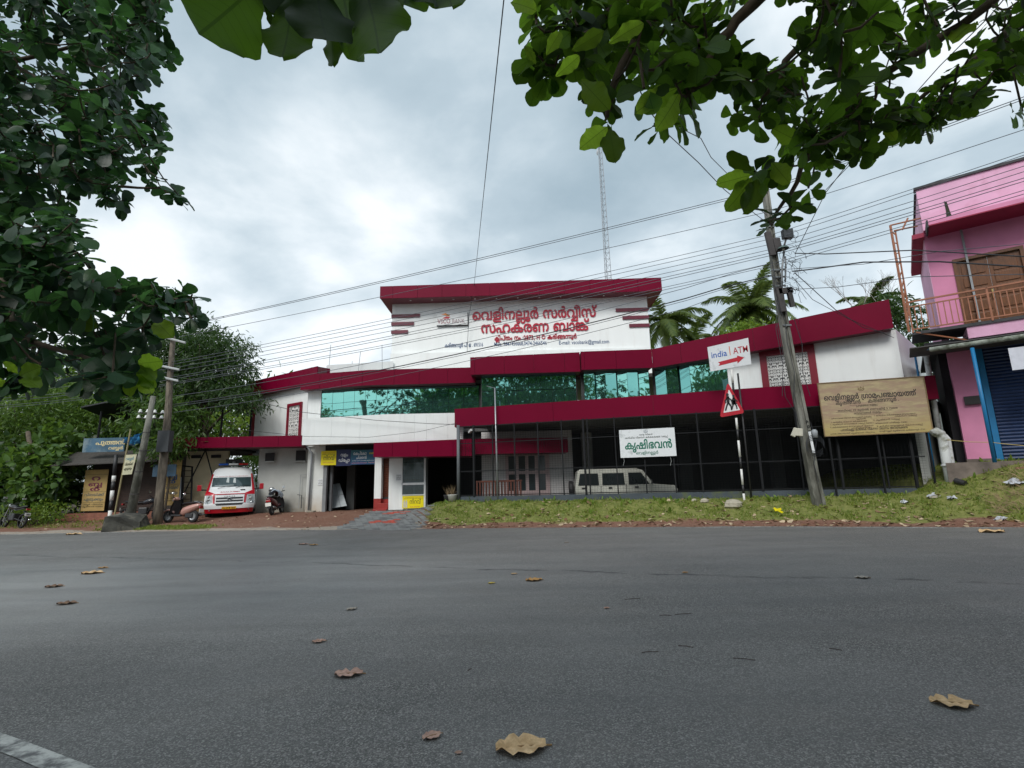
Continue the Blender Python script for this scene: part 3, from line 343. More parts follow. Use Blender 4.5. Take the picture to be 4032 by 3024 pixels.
    173: [1059,[[109,113,21,-4,14,-12,9,-18,2,-32,-5,-23,-11,-16,-17,-9,-23,0,-18,7,-12,15,-6,21,-1,22,6,22,11,16,16,9],[109,99,-19,-6,-7,-11,-4,-16,1,-24,4,-16,8,-10,12,-4,13,1,11,6,7,12,3,17,-1,21,-2,11,-7,12,-6,5],[46,-2,-17,2,-15,9,-7,16,2,15,8,10,12,8,47,8,87,-1,26,-6,11,-10,5,-10,0,-16,-5,-12,-15,-11,-17,-2,-18,2,4,13,9,-1,17,2,7,8,-1,18,-12,9,-22,3,-106,-2,-13,-4,-6,-6,-2,-12,4,-10,8,-5,13,-1,14,3,11,6,10,-11,-19,-9],[44,113,21,-4,16,-10,-9,-11,-19,10,-20,-1,-7,-7,-1,-6,2,-9,7,-6,32,-3,-4,-12,-15,1,-23,5,-13,13,-3,15,7,14,14,9]]],
    175: [1561,[[96,99,-22,-2,-18,-5,-14,-8,-13,-17,-5,-21,5,-23,13,-10,15,1,6,7,2,11,-3,11,-4,5,-7,3,-12,0,-20,-14,-4,13,11,9,14,5,14,1,16,-5,8,-9,3,-13,0,-15,-6,-13,-9,-8,-14,-4,-15,1,-13,7,-11,13,-5,20,1,24,5,14,9,11,16,13,14,6,25,5,25,1,24,-3,15,-4,25,-13,7,-10,1,-14,-5,-10,-12,-8,15,-9,5,-15,-4,-14,-12,-11,-22,-4,-20,3,-14,11,-8,16,-3,19,3,21,14,24,17,12,14,6,19,3,18,-1,14,-4,11,-7,11,-12,5,-44,0,-45,-18,0,0,69,-3,13,-9,11,-16,6,-23,0,-19,-8,-12,-11,-8,-22,0,-26,10,-16,17,-5,16,4,4,5,1,11,-9,10,-18,3,0,14,20,4,4,8,-1,12,-5,6,-13,6],[260,113,23,-4,8,-5,8,-10,3,-12,-2,-11,-9,-11,-10,-4,10,-4,10,-10,3,-21,-5,-11,-15,-10,-15,-2,-20,2,4,14,18,-2,13,6,3,11,-3,10,-11,7,-21,2,0,14,19,1,11,8,3,8,-2,9,-13,10,-23,-1,-16,-9,-7,-13,-3,-59,-15,0,0,33,6,39,7,10,11,8,14,5]]],
    180: [1637,[[48,-2,-15,3,-9,5,-13,19,-2,33,4,18,9,15,18,15,15,5,17,2,27,-5,18,-16,2,-6,3,-36,0,-50,-18,0,-1,76,-5,13,-12,8,-28,0,-21,-13,-11,-22,0,-31,10,-16,9,-3,10,1,7,6,3,7,0,10,-5,10,-9,5,-12,0,-20,-14,-3,13,15,11,19,5,16,-4,12,-11,4,-18,-4,-19,-12,-12],[156,113,16,-1,14,-5,22,-21,8,-18,-1,-17,-9,-16,-15,-8,-18,0,-12,5,-6,6,-6,13,-1,10,5,19,8,11,10,9,20,11,30,1,21,-8,13,-15,7,-26,0,-17,-4,-14,-18,-26,-20,3,15,15,8,17,2,22,-7,20,-10,11,-15,5,-16,-1,-18,-7,-11,-14,-3,-15,4,-15,11,-7,12,3,6,11,-1,19,-6,13,-11,9,-14,4,-17,0,-13,-6,-9,-9,-5,-16,0,-64,-13,0,2,87,18,16],[313,111,0,-111,-166,0,0,14,149,0,0,97]]],
    184: [563,[[54,113,24,-2,29,-11,-9,-13,-25,10,-24,2,-18,-5,-6,-11,1,-10,7,-7,48,-4,9,-3,10,-8,5,-14,-1,-16,-5,-8,-12,-8,-20,-5,-59,0,0,14,64,1,11,4,4,7,0,13,-6,6,-52,7,-13,6,-7,9,-2,18,8,16,18,10],[58,-51,-29,4,-25,10,9,14,21,-9,25,-4,20,4,9,9,-2,14,-14,11,7,12,11,-5,11,-10,4,-13,-1,-13,-7,-11,-7,-6,-17,-6]]],
    191: [1462,[[72,113,26,-5,17,-14,-3,0,7,9,18,9,23,0,16,-7,12,-16,-1,-6,4,-25,0,-58,-17,0,-1,77,-4,13,-12,8,-20,-1,-8,-6,-4,-7,-3,-17,0,-67,-17,0,-2,76,-5,13,-10,7,-24,2,-12,-3,-10,-7,-14,-20,-3,-28,3,-13,8,-12,9,-3,12,2,6,7,2,7,-1,12,-4,6,-9,5,-12,0,-20,-14,-3,13,10,9,14,5,14,1,12,-3,10,-8,5,-11,0,-20,-6,-13,-9,-8,-13,-4,-15,1,-10,4,-14,16,-6,29,5,28,14,20,20,13],[240,113,19,-2,14,-5,9,-9,3,-12,-2,-12,-8,-8,-37,-4,-6,-3,-1,-6,3,-4,38,-5,9,-5,4,-8,-2,-17,-13,-12,-27,-3,-31,7,6,14,28,-7,19,3,4,5,-1,7,-6,4,-29,2,-10,4,-7,8,-2,11,4,10,8,6,41,7,0,12,-10,6,-28,1,-13,-4,-10,-7,-13,-20,-2,-43,-10,7,-2,43,8,17,9,9,12,8]]],
    196: [1759,[[70,113,27,-5,26,-17,14,-21,5,-26,-1,-13,-6,-17,-16,-13,-11,-3,-18,1,-19,11,-8,15,-2,19,2,18,7,16,11,13,21,15,18,6,18,1,23,-7,10,-8,7,-10,6,-32,0,-56,-17,0,0,68,-3,10,-6,11,-13,9,-16,1,-17,-3,-17,-10,-9,-11,-6,-14,-2,-17,2,-16,5,-10,11,-6,12,0,10,6,6,15,0,17,-3,15,-7,14,-11,11,-12,7,-26,2,-23,-9,-8,-8,-7,-15,-1,-17,3,-14,8,-14,13,-11,-10,-13,-16,13,-9,14,-6,17,-1,19,6,22,10,14,14,9,18,6],[221,113,26,-4,20,-13,15,-18,9,-25,-1,-22,-9,-21,-18,-11,-25,0,-18,11,-9,21,1,31,14,25,20,17,28,9,31,-2,11,-5,13,-9,13,-24,1,-30,-11,-27,-20,-18,-10,13,15,13,7,15,2,21,-7,22,-12,11,-17,6,-26,-2,-20,-11,-13,-20,-4,-28,7,-20,13,-6,17,4,8,12,1,27,-7,19,-12,15,-14,8,-23,2,-15,-4,-10,-8,-6,-13,-2,-66,-15,0,0,34,5,49,11,11,11,7]]],
    203: [1257,[[126,113,22,-5,10,-9,3,-5,-3,-1,12,13,14,6,19,1,19,-7,13,-14,7,-19,1,-21,-5,-23,-8,-14,-17,-17,-11,13,12,11,9,16,3,15,-1,16,-5,14,-8,11,-12,4,-16,-1,-9,-7,-5,-14,-1,-76,-17,0,0,68,-3,16,-10,12,-19,2,-13,-7,-6,-14,-1,-77,-18,0,0,73,-3,12,-5,7,-10,6,-16,-1,-11,-6,-8,-12,-3,-15,1,-22,8,-17,14,-14,-11,-13,-16,16,-10,19,-4,25,3,23,15,21,17,9,15,2,15,-3,12,-7,7,-10,-2,1,11,12,9,5]]],
    208: [896,[[67,-11,18,-4,10,-10,3,-9,-1,-12,-3,-6,-6,2,60,0,0,64,17,0,0,-78,-83,0,-5,11,5,7,1,10,-6,9,-14,2,-10,-6,-2,-12,8,-11,-9,-10,-10,11,-4,15,4,14,10,9],[46,69,22,-5,8,-6,7,-11,2,-12,-1,-11,-8,-13,-5,3,77,0,0,97,17,0,0,-111,-99,0,-6,10,8,15,-1,16,-7,11,-9,3,-15,-2,-11,-12,0,-18,10,-13,-9,-11,-17,19,-2,20,7,18,16,11]]],
    211: [1306,[[72,113,26,-5,14,-10,7,-12,3,-86,-18,0,0,72,-3,11,-8,10,-13,5,-22,-1,-12,-5,-13,-13,-7,-17,-1,-14,1,-17,5,-11,14,-8,14,3,6,13,-3,16,-8,6,-11,1,-11,-3,-13,-11,-3,13,15,11,19,5,20,-6,10,-13,1,-24,-8,-16,-15,-8,-20,0,-14,7,-10,13,-5,21,0,18,4,18,14,20,20,13],[247,111,0,-111,-83,0,-7,11,15,18,7,23,-1,17,-5,14,-12,13,-13,3,-16,-5,-8,-12,-2,-82,-18,0,0,52,10,32,-1,11,11,12,18,6,20,-2,12,-5,10,-9,9,-17,3,-22,-2,-19,-12,-24,-3,-3,-4,2,55,0,0,97],[247,25,0,-79,-102,0,-7,14,45,32,26,15,16,-2,-54,-39,-13,-9,72,3,0,52]]],
    222: [859,[[61,113,21,-3,18,-12,8,-22,1,-32,-79,0,0,-30,111,0,0,97,17,0,0,-111,-65,0,-80,0,0,70,3,16,6,12,10,8,13,5],[61,99,-14,-2,-10,-6,-5,-11,-2,-22,62,0,-2,22,-6,11,-9,6],[120,-67,-14,2,-13,9,-6,12,-4,31,-4,7,-8,4,-11,2,-14,-3,-8,-6,-6,-8,-2,-16,3,-16,8,-6,12,1,5,12,-5,11,-13,1,-15,-9,-3,9,19,12,17,-1,8,-5,5,-8,0,-20,-9,-11,-11,-4,-18,2,-9,7,-6,12,-2,19,3,13,9,13,10,7,16,4,17,0,14,-5,13,-14,7,-38,8,-6,12,-1,11,6,6,12,-2,20,-13,17,9,10,18,-22,3,-12,0,-17,-6,-13,-6,-7,-14,-6]]],
    225: [958,[[68,113,20,-2,16,-7,12,-11,7,-15,4,-16,-1,-20,-6,-16,-12,-15,-5,3,57,0,0,97,17,0,0,-111,-84,0,-6,12,13,13,8,19,1,17,-5,16,-9,13,-15,7,-25,0,-14,-7,-13,-18,-2,-27,9,-20,15,-14,-10,-13,-12,9,-13,18,-6,17,-1,19,4,17,8,15,12,11,16,7],[177,25,0,-79,-101,0,-8,14,46,32,26,15,16,-2,-55,-39,-13,-9,72,3,0,52]]],
}
def _steps(c):
    x = y = 0; o = []
    for i in range(0, len(c), 2): x += c[i] * 5; y += c[i + 1] * 5; o.append((x, y))
    return o
_gc = {}
def glyph(g, bold):
    key = (g, bold)
    if key in _gc: return _gc[key]
    adv, cs = GLY[g]; cons = []
    for c in cs:
        p = _steps(c); q = []
        for a in p:
            if not q or math.hypot(a[0] - q[-1][0], a[1] - q[-1][1]) > 3: q.append(a)
        p = q; n = len(p)
        if n < 3: continue
        if bold:
            r = []
            for i in range(n):
                a, b, d = p[i - 1], p[i], p[(i + 1) % n]
                e1 = Vector((b[0] - a[0], b[1] - a[1])); e2 = Vector((d[0] - b[0], d[1] - b[1]))
                e1 = e1.normalized() if e1.length else e1; e2 = e2.normalized() if e2.length else e2
                t = e1 + e2; t = t.normalized() if t.length > .1 else e1
                k = min(1.6, 1 / max(.5, t.dot(e1))); r.append((b[0] - t.y * bold * k, b[1] + t.x * bold * k))
            p = r
        cons.append(p)
    vs = []; es = []
    for p in cons:
        n0 = len(vs); vs += [Vector(a) for a in p]; es += [(n0 + i, n0 + (i + 1) % len(p)) for i in range(len(p))]
    V, E_, F, *_ = geometry.delaunay_2d_cdt(vs, es, [], 0, 1e-3)
    C = np.array([[(V[f[0]].x + V[f[1]].x + V[f[2]].x) / 3, (V[f[0]].y + V[f[1]].y + V[f[2]].y) / 3] for f in F]); W = np.zeros(len(C))
    for p in cons:
        A = np.array(p); B = np.roll(A, -1, 0)
        for (ax, ay), (bx, by) in zip(A, B):
            if ay == by: continue
            t = (C[:, 1] - ay) / (bx * 0 + by - ay); x = ax + t * (bx - ax)
            hit = (C[:, 1] >= min(ay, by)) & (C[:, 1] < max(ay, by)) & (x > C[:, 0]); W += hit * (1 if by > ay else -1)
    T = [tuple(f) for f, k in zip(F, W) if abs(k) > .5]; _gc[key] = (adv, [(v.x / 1000, v.y / 1000) for v in V], T); return _gc[key]
_ac = {}
def ascii_mesh(s, bold):
    key = (s, bold)
    if key in _ac: return _ac[key]
    cu = bpy.data.curves.new('t', 'FONT'); cu.body = s; cu.size = 1.0; cu.resolution_u = 2; cu.offset = bold / 1000 * .6
    o = bpy.data.objects.new('t', cu); me = o.to_mesh()
    vs = [(v.co.x, v.co.y) for v in me.vertices]; fs = []
    me.calc_loop_triangles(); fs = [tuple(t.vertices) for t in me.loop_triangles]; o.to_mesh_clear(); bpy.data.objects.remove(o); bpy.data.curves.remove(cu)
    wd = (max(v[0] for v in vs) if vs else 0.3) + .04; _ac[key] = (wd, vs, fs); return _ac[key]
def layout(s, bold=0, space=.32, track=0.0):
    """-> list of (verts, tris) per glyph, total width; em = 1"""
    x = 0; out = []
    for wd in s.split(' '):
        if wd in WORDS:
            for g in WORDS[wd]:
                adv, vs, ts = glyph(g, bold); out.append(([(v[0] + x, v[1]) for v in vs], ts)); x += adv / 1000 + track
        elif wd:
            adv, vs, ts = ascii_mesh(wd, bold); out.append(([(v[0] + x, v[1]) for v in vs], ts)); x += adv
        x += space
    return out, x - space
def put_text(parent, s, O, X, U, size, mt, cx=0.0, base=0.0, width=None, thick=0.002, bold=0, name='lettering', split=False, align='c', track=0.0, space=.32):
    gl, w_ = layout(s, bold, space, track); kx = size
    if width: kx = width / w_
    X = Vector(X).normalized(); U = Vector(U).normalized(); Nn = X.cross(U); O = Vector(O)
    x0 = cx - (w_ * kx / 2 if align == 'c' else 0)
    def emit(items):
        mb = MB()
        for vs, ts in items:
            if not ts: continue
            used = sorted({i for t in ts for i in t}); ix = {u: k for k, u in enumerate(used)}; n = len(used)
            P = [O + X * (x0 + vs[i][0] * kx) + U * (base + vs[i][1] * size) for i in used]; T = []
            for a, b, c in ts:
                ar = (vs[b][0] - vs[a][0]) * (vs[c][1] - vs[a][1]) - (vs[c][0] - vs[a][0]) * (vs[b][1] - vs[a][1])
                T.append((ix[a], ix[b], ix[c]) if ar > 0 else (ix[a], ix[c], ix[b]))
            cnt = {}
            for t in T:
                for i in range(3): cnt[(t[i], t[(i + 1) % 3])] = 1
            side = [(a, b) for (a, b) in cnt if (b, a) not in cnt]
            mb.add([p + Nn * thick for p in P] + P, T + [(a, a + n, b + n, b) for a, b in side])
        return mb
    if split:
        for it in gl:
            mb = emit([it])
            if mb.f: mb.build(name, mt, parent)
        return
    mb = emit(gl)
    if mb.f: return mb.build(name, mt, parent)
# GROUND
def sstep(a, b, x): t = np.clip((np.asarray(x, float) - a) / (b - a), 0, 1); return t * t * (3 - 2 * t)
_ex = [-400, -60, -20, -15.6, -9.7, -4.7, -.1, 7.44, 13.1, 22, 60, 400]; _ey = [60, 25, 21.0, 20.85, 19.9, 18.75, 18.05, 16.3, 14.1, 9.6, -8, -160]
def edge(x): return np.interp(x, _ex, _ey)
FA, FB = (-2.4, 22.45), (13.95, 17.88)           # fence line in plan
def fence_y(x): return FA[1] + (x - FA[0]) * (FB[1] - FA[1]) / (FB[0] - FA[0])
def H(x, y):
    """height of the verge / yard above the road"""
    x = np.asarray(x, float); y = np.asarray(y, float); s = y - edge(x)
    br = sstep(-3.9, -2.4, x + .12 * (y - 18)) * (1 - sstep(24, 40, x))
    bank = .04 * np.clip(s, 0, 1) + .72 * sstep(.35, 3.7, s)
    beyond = sstep(0, .35, y - (fence_y(x) + .25)) * (x < 14.2); bank = bank * (1 - beyond) + .2 * beyond
    bank = bank + 1.0 * sstep(12.8, 15.8, x) * sstep(.5, 3.0, s) * (1 - beyond)
    left = np.clip(.1 * s, -.02, .42)
    h = left * (1 - br) + bank * br
    h = h + .025 * np.sin(x * 2.1 + y * 1.3) * np.sin(y * 2.7 - x) * sstep(.3, 1.5, s) * (1 - .6 * (x < -3.5))
    return np.where(s < 0, -.03, h)
def grid_mesh(name, xs, ys, hf, mt, maskf=None):
    X, Y = np.meshgrid(xs, ys); Z = hf(X, Y); n, m_ = len(xs), len(ys)
    V = np.stack([X.ravel(), Y.ravel(), Z.ravel()], 1); i = np.arange(n * m_).reshape(m_, n)
    F = np.stack([i[:-1, :-1].ravel(), i[:-1, 1:].ravel(), i[1:, 1:].ravel(), i[1:, :-1].ravel()], 1)
    me = bpy.data.meshes.new(name); me.from_pydata(V.tolist(), [], F.tolist()); me.polygons.foreach_set('use_smooth', [True] * len(F))
    if maskf is not None:
        at_ = me.attributes.new('cover', 'FLOAT_COLOR', 'POINT'); c = maskf(X.ravel(), Y.ravel()); at_.data.foreach_set('color', c.ravel())
    me.materials.append(mt); o = bpy.data.objects.new(name, me); COL.objects.link(o); return tag(o, kind='structure')
def cover(x, y):
    """R: grass, G: dark leaf litter soil, B: sandy wash"""
    s = y - edge(x); n = .5 + .5 * np.sin(x * 1.7 + 2 * np.sin(y * 1.1)) * np.sin(y * 2.3 + x * .6)
    right = sstep(-3.6, -2.6, x + .1 * (y - 18))
    g = right * sstep(.75, 1.5, s + .7 * n - .25) * (1 - .0 * x)
    gl = sstep(-16.8, -15.5, x) * (1 - sstep(-13, -11.5, x)) * sstep(.25, .5, s) * (1 - sstep(.9, 1.4, s)); g = np.maximum(g, gl * .9)
    d = (1 - sstep(-22, -17, x)) * sstep(1.5, 3, s)
    w_ = (1 - right) * (1 - sstep(.15, .9, s + .6 * n - .3)) * .85
    return np.stack([g, d, w_, np.ones_like(g)], 1)
def ground_material():
    mt = bpy.data.materials.new('verge_soil'); mt.use_nodes = True; t = mt.node_tree; L = t.links.new; b = t.nodes['Principled BSDF']; b.inputs['Roughness'].default_value = .95; b.inputs['Specular IOR Level'].default_value = .2
    g = t.nodes.new('ShaderNodeNewGeometry'); at_ = t.nodes.new('ShaderNodeAttribute'); at_.attribute_name = 'cover'; sp = t.nodes.new('ShaderNodeSeparateColor'); L(at_.outputs['Color'], sp.inputs[0])
    def nz(s, d=6, r=.65):
        n = t.nodes.new('ShaderNodeTexNoise'); n.inputs['Scale'].default_value = s; n.inputs['Detail'].default_value = d; n.inputs['Roughness'].default_value = r; L(g.outputs['Position'], n.inputs['Vector']); return n
    def ramp(n, a, b_, c, d):
        r = t.nodes.new('ShaderNodeValToRGB'); r.color_ramp.elements[0].position = a; r.color_ramp.elements[0].color = tuple(c) + (1,); r.color_ramp.elements[1].position = b_; r.color_ramp.elements[1].color = tuple(d) + (1,); L(n.outputs[0], r.inputs[0]); return r
    lat = ramp(nz(9), .35, .7, (.12, .05, .032), (.27, .14, .1)); big = ramp(nz(1.3, 4), .45, .62, (.17, .085, .06), (.23, .15, .11))
    m0 = t.nodes.new('ShaderNodeMixRGB'); m0.inputs[0].default_value = .45; L(lat.outputs[0], m0.inputs[1]); L(big.outputs[0], m0.inputs[2])
    vo = t.nodes.new('ShaderNodeTexVoronoi'); vo.inputs['Scale'].default_value = 22; L(g.outputs['Position'], vo.inputs['Vector'])
    gr = ramp(vo, .0, .5, (.42, .32, .25), (.15, .075, .05)); m1 = t.nodes.new('ShaderNodeMixRGB'); m1.blend_type = 'MIX'; m1.inputs[0].default_value = .3; L(m0.outputs[0], m1.inputs[1]); L(gr.outputs[0], m1.inputs[2])
    gc = ramp(nz(6), .3, .7, (.09, .115, .025), (.24, .24, .08)); dk = ramp(nz(7), .3, .7, (.03, .03, .02), (.09, .06, .04)); sa = ramp(nz(4), .35, .65, (.24, .21, .18), (.34, .3, .25))
    last = m1
    for ch, col in ((1, dk), (2, sa), (0, gc)):
        mu = t.nodes.new('ShaderNodeMath'); mu.operation = 'MULTIPLY_ADD'; L(nz(5).outputs[0], mu.inputs[0]); mu.inputs[1].default_value = .9; mu.inputs[2].default_value = -.95
        ad_ = t.nodes.new('ShaderNodeMath'); ad_.operation = 'MULTIPLY_ADD'; L(sp.outputs[ch], ad_.inputs[0]); ad_.inputs[1].default_value = 1.5; L(mu.outputs[0], ad_.inputs[2]); ad_.use_clamp = True
        r = t.nodes.new('ShaderNodeMapRange'); r.inputs['From Min'].default_value = .0; r.inputs['From Max'].default_value = .45; L(ad_.outputs[0], r.inputs['Value'])
        mm = t.nodes.new('ShaderNodeMixRGB'); L(r.outputs[0], mm.inputs[0]); L(last.outputs[0], mm.inputs[1]); L(col.outputs[0], mm.inputs[2]); last = mm
    L(last.outputs[0], b.inputs['Base Color'])
    bp = t.nodes.new('ShaderNodeBump'); bp.inputs['Distance'].default_value = .03; bp.inputs['Strength'].default_value = .8; L(nz(18).outputs[0], bp.inputs['Height']); L(bp.outputs[0], b.inputs['Normal'])
    return mt
xs = np.concatenate([np.linspace(-900, -60, 12), np.linspace(-52, -30, 8), np.arange(-28, 24.01, .22), np.linspace(26, 52, 8), np.linspace(60, 900, 12)])
ys = np.concatenate([np.linspace(-900, -30, 10), np.linspace(-20, 12, 12), np.arange(13, 27.01, .16), np.linspace(28, 60, 12), np.linspace(80, 900, 10)])
grid_mesh('ground', xs, ys, H, ground_material(), cover)
# road
def road_material():
    mt = bpy.data.materials.new('asphalt'); mt.use_nodes = True; t = mt.node_tree; L = t.links.new; b = t.nodes['Principled BSDF']
    g = t.nodes.new('ShaderNodeNewGeometry')
    def nz(s, d=5, r=.6, st=None):
        n = t.nodes.new('ShaderNodeTexNoise'); n.inputs['Scale'].default_value = s; n.inputs['Detail'].default_value = d; n.inputs['Roughness'].default_value = r
        if st: mp = t.nodes.new('ShaderNodeMapping'); mp.inputs['Scale'].default_value = st; mp.inputs['Rotation'].default_value = (0, 0, R(14)); L(g.outputs['Position'], mp.inputs[0]); L(mp.outputs[0], n.inputs['Vector'])
        else: L(g.outputs['Position'], n.inputs['Vector'])
        return n
    def rmp(src, a, b_, c=0., d=1.):
        r = t.nodes.new('ShaderNodeMapRange'); r.inputs['From Min'].default_value = a; r.inputs['From Max'].default_value = b_; r.inputs['To Min'].default_value = c; r.inputs['To Max'].default_value = d; L(src, r.inputs['Value']); return r.outputs[0]
    def mix(f, a, c, blend='MIX'):
        mm = t.nodes.new('ShaderNodeMixRGB'); mm.blend_type = blend
        if isinstance(f, float): mm.inputs[0].default_value = f
        else: L(f, mm.inputs[0])
        for i, q in ((1, a), (2, c)):
            if isinstance(q, tuple): mm.inputs[i].default_value = q + (1,)
            else: L(q, mm.inputs[i])
        return mm.outputs[0]
    vo = t.nodes.new('ShaderNodeTexVoronoi'); vo.inputs['Scale'].default_value = 125; L(g.outputs['Position'], vo.inputs['Vector'])
    vr = t.nodes.new('ShaderNodeSeparateColor'); L(vo.outputs['Color'], vr.inputs[0])
    vo2 = t.nodes.new('ShaderNodeTexVoronoi'); vo2.inputs['Scale'].default_value = 42; L(g.outputs['Position'], vo2.inputs['Vector']); vr2 = t.nodes.new('ShaderNodeSeparateColor'); L(vo2.outputs['Color'], vr2.inputs[0])
    stone = rmp(vr.outputs[0], .5, 1.0); c = mix(stone, (.068, .066, .064), (.33, .32, .305)); c = mix(rmp(vr2.outputs[0], .6, .9, 0., .4), c, (.17, .165, .158))
    big = rmp(vr2.outputs[1], .90, .92); bigm = t.nodes.new('ShaderNodeMath'); bigm.operation = 'MULTIPLY'; L(big, bigm.inputs[0]); L(rmp(vo2.outputs['Distance'], .35, .25), bigm.inputs[1]); c = mix(bigm.outputs[0], c, (.38, .36, .33))
    wide = rmp(nz(.28, 4).outputs[0], .38, .64); c = mix(wide, c, mix(.5, c, (.215, .212, .208)))        # polished, paler lanes
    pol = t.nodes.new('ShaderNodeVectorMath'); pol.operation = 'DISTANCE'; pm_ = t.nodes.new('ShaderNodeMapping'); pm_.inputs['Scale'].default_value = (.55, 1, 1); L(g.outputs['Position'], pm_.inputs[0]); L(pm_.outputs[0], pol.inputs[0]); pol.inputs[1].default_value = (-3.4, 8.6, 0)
    sheen_mask = rmp(pol.outputs['Value'], 4.6, 1.2); c = mix(sheen_mask, c, mix(.7, c, (.28, .283, .285)))        # smoother bend; sky sheen painted in as a paler oval
    streak = rmp(nz(.7, 5, .6, (.25, 2.2, 1)).outputs[0], .42, .66, 0., .45); c = mix(streak, c, (.095, .095, .096))
    # long joint crossing the lane, wandering
    sx = t.nodes.new('ShaderNodeSeparateXYZ'); L(g.outputs['Position'], sx.inputs[0]); wv = nz(.5, 5, .7); wob = t.nodes.new('ShaderNodeMath'); wob.operation = 'MULTIPLY_ADD'; L(wv.outputs[0], wob.inputs[0]); wob.inputs[1].default_value = 1.3; L(sx.outputs[1], wob.inputs[2])
    jn = t.nodes.new('ShaderNodeMath'); jn.operation = 'MULTIPLY_ADD'; L(sx.outputs[0], jn.inputs[0]); jn.inputs[1].default_value = .34; L(wob.outputs[0], jn.inputs[2])
    jo = t.nodes.new('ShaderNodeMath'); jo.operation = 'SUBTRACT'; L(jn.outputs[0], jo.inputs[0]); jo.inputs[1].default_value = 9.9; ja = t.nodes.new('ShaderNodeMath'); ja.operation = 'ABSOLUTE'; L(jo.outputs[0], ja.inputs[0])
    jm = t.nodes.new('ShaderNodeMath'); jm.operation = 'MULTIPLY'; L(rmp(ja.outputs[0], .09, .02), jm.inputs[0]); L(rmp(nz(2.2).outputs[0], .42, .6), jm.inputs[1]); c = mix(jm.outputs[0], c, (.04, .04, .042))
    dust = rmp(nz(.9, 6, .7).outputs[0], .5, .8, 0., .3); c = mix(dust, c, (.16, .14, .12))
    L(c, b.inputs['Base Color'])
    rr = t.nodes.new('ShaderNodeMath'); rr.operation = 'ADD'; L(rmp(nz(.28, 4).outputs[0], .38, .64, .62, .44), rr.inputs[0]); L(rmp(stone, 0, 1, 0.06, -.06), rr.inputs[1]); r5 = t.nodes.new('ShaderNodeMath'); r5.operation = 'MULTIPLY_ADD'; L(sheen_mask, r5.inputs[0]); r5.inputs[1].default_value = -.16; L(rr.outputs[0], r5.inputs[2]); L(r5.outputs[0], b.inputs['Roughness']); b.inputs['Specular IOR Level'].default_value = .5
    bp = t.nodes.new('ShaderNodeBump'); bp.inputs['Strength'].default_value = .55; bp.inputs['Distance'].default_value = .006; L(vo.outputs['Distance'], bp.inputs['Height']); bp.invert = True
    bp2 = t.nodes.new('ShaderNodeBump'); bp2.inputs['Strength'].default_value = .35; bp2.inputs['Distance'].default_value = .02; L(nz(9, 5).outputs[0], bp2.inputs['Height']); L(bp.outputs[0], bp2.inputs['Normal']); L(bp2.outputs[0], b.inputs['Normal'])
    return mt
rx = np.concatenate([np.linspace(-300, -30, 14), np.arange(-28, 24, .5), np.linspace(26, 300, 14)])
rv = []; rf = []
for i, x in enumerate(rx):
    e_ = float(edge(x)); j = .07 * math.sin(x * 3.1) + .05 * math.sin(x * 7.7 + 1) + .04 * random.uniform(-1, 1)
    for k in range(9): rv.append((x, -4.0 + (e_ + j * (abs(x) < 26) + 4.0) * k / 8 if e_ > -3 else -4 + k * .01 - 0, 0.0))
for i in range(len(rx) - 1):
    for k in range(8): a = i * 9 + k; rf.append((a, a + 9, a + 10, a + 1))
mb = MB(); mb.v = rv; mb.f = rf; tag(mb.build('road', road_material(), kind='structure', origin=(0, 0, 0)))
line_m = mat('road_paint', (.55, .55, .52), rough=.7, var=.12, vs=8, col2=(.13, .13, .13), amt2=.75, vs2=9, bump=.3)
mb = MB(); P = [onz(-260, 2800, 0), onz(0, 2886, 0), onz(110, 2925, 0), onz(375, 3026, 0), onz(700, 3160, 0)]; Q = [onz(-330, 2850, 0), onz(0, 2962, 0), onz(60, 2985, 0), onz(160, 3030, 0), onz(480, 3170, 0)]
for p in P + Q: p.z = .004
mb.add(P + Q, [(i, i + 5, i + 6, i + 1) for i in range(4)]); tag(mb.build('near_edge_line', line_m, kind='structure'))
for nm, x0, x1 in (('far_edge_line', 5.2, 22.0), ('far_edge_line', -26.0, -14.2)):
    mb = MB(); xx = np.arange(x0, x1, .4); vs = []
    for x in xx: e_ = float(edge(x)); j = .02 * math.sin(x * 5); vs += [(x, e_ - .34 + j, .004), (x, e_ - .24 - j, .004)]
    mb.add(vs, [(2 * i, 2 * i + 2, 2 * i + 3, 2 * i + 1) for i in range(len(xx) - 1)]); tag(mb.build(nm, line_m, kind='structure'))

# BANK BUILDING
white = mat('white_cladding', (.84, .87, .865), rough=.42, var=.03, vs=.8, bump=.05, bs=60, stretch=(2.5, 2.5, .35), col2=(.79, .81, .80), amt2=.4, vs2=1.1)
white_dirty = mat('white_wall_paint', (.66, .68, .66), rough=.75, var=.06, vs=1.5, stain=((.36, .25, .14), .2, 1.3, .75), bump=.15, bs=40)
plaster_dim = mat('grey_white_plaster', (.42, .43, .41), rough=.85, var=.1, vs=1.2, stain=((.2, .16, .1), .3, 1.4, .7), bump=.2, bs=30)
red = mat('crimson_panel', (.15, .0008, .021), rough=.38, var=.07, vs=.5, spec=.12)
red_edge = mat('crimson_trim', (.2, .005, .022), rough=.4, var=.05)
dark = mat('dark_backing', (.03, .03, .032), rough=.9)
soffit_m = mat('brown_soffit', (.12, .02, .03), rough=.5, var=.1)
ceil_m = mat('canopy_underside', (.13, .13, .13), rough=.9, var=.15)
mirror = bpy.data.materials.new('green_mirror_glass'); mirror.use_nodes = True
_b = mirror.node_tree.nodes['Principled BSDF']; _b.inputs['Base Color'].default_value = (.24, .58, .52, 1); _b.inputs['Metallic'].default_value = .95; _b.inputs['Roughness'].default_value = .02
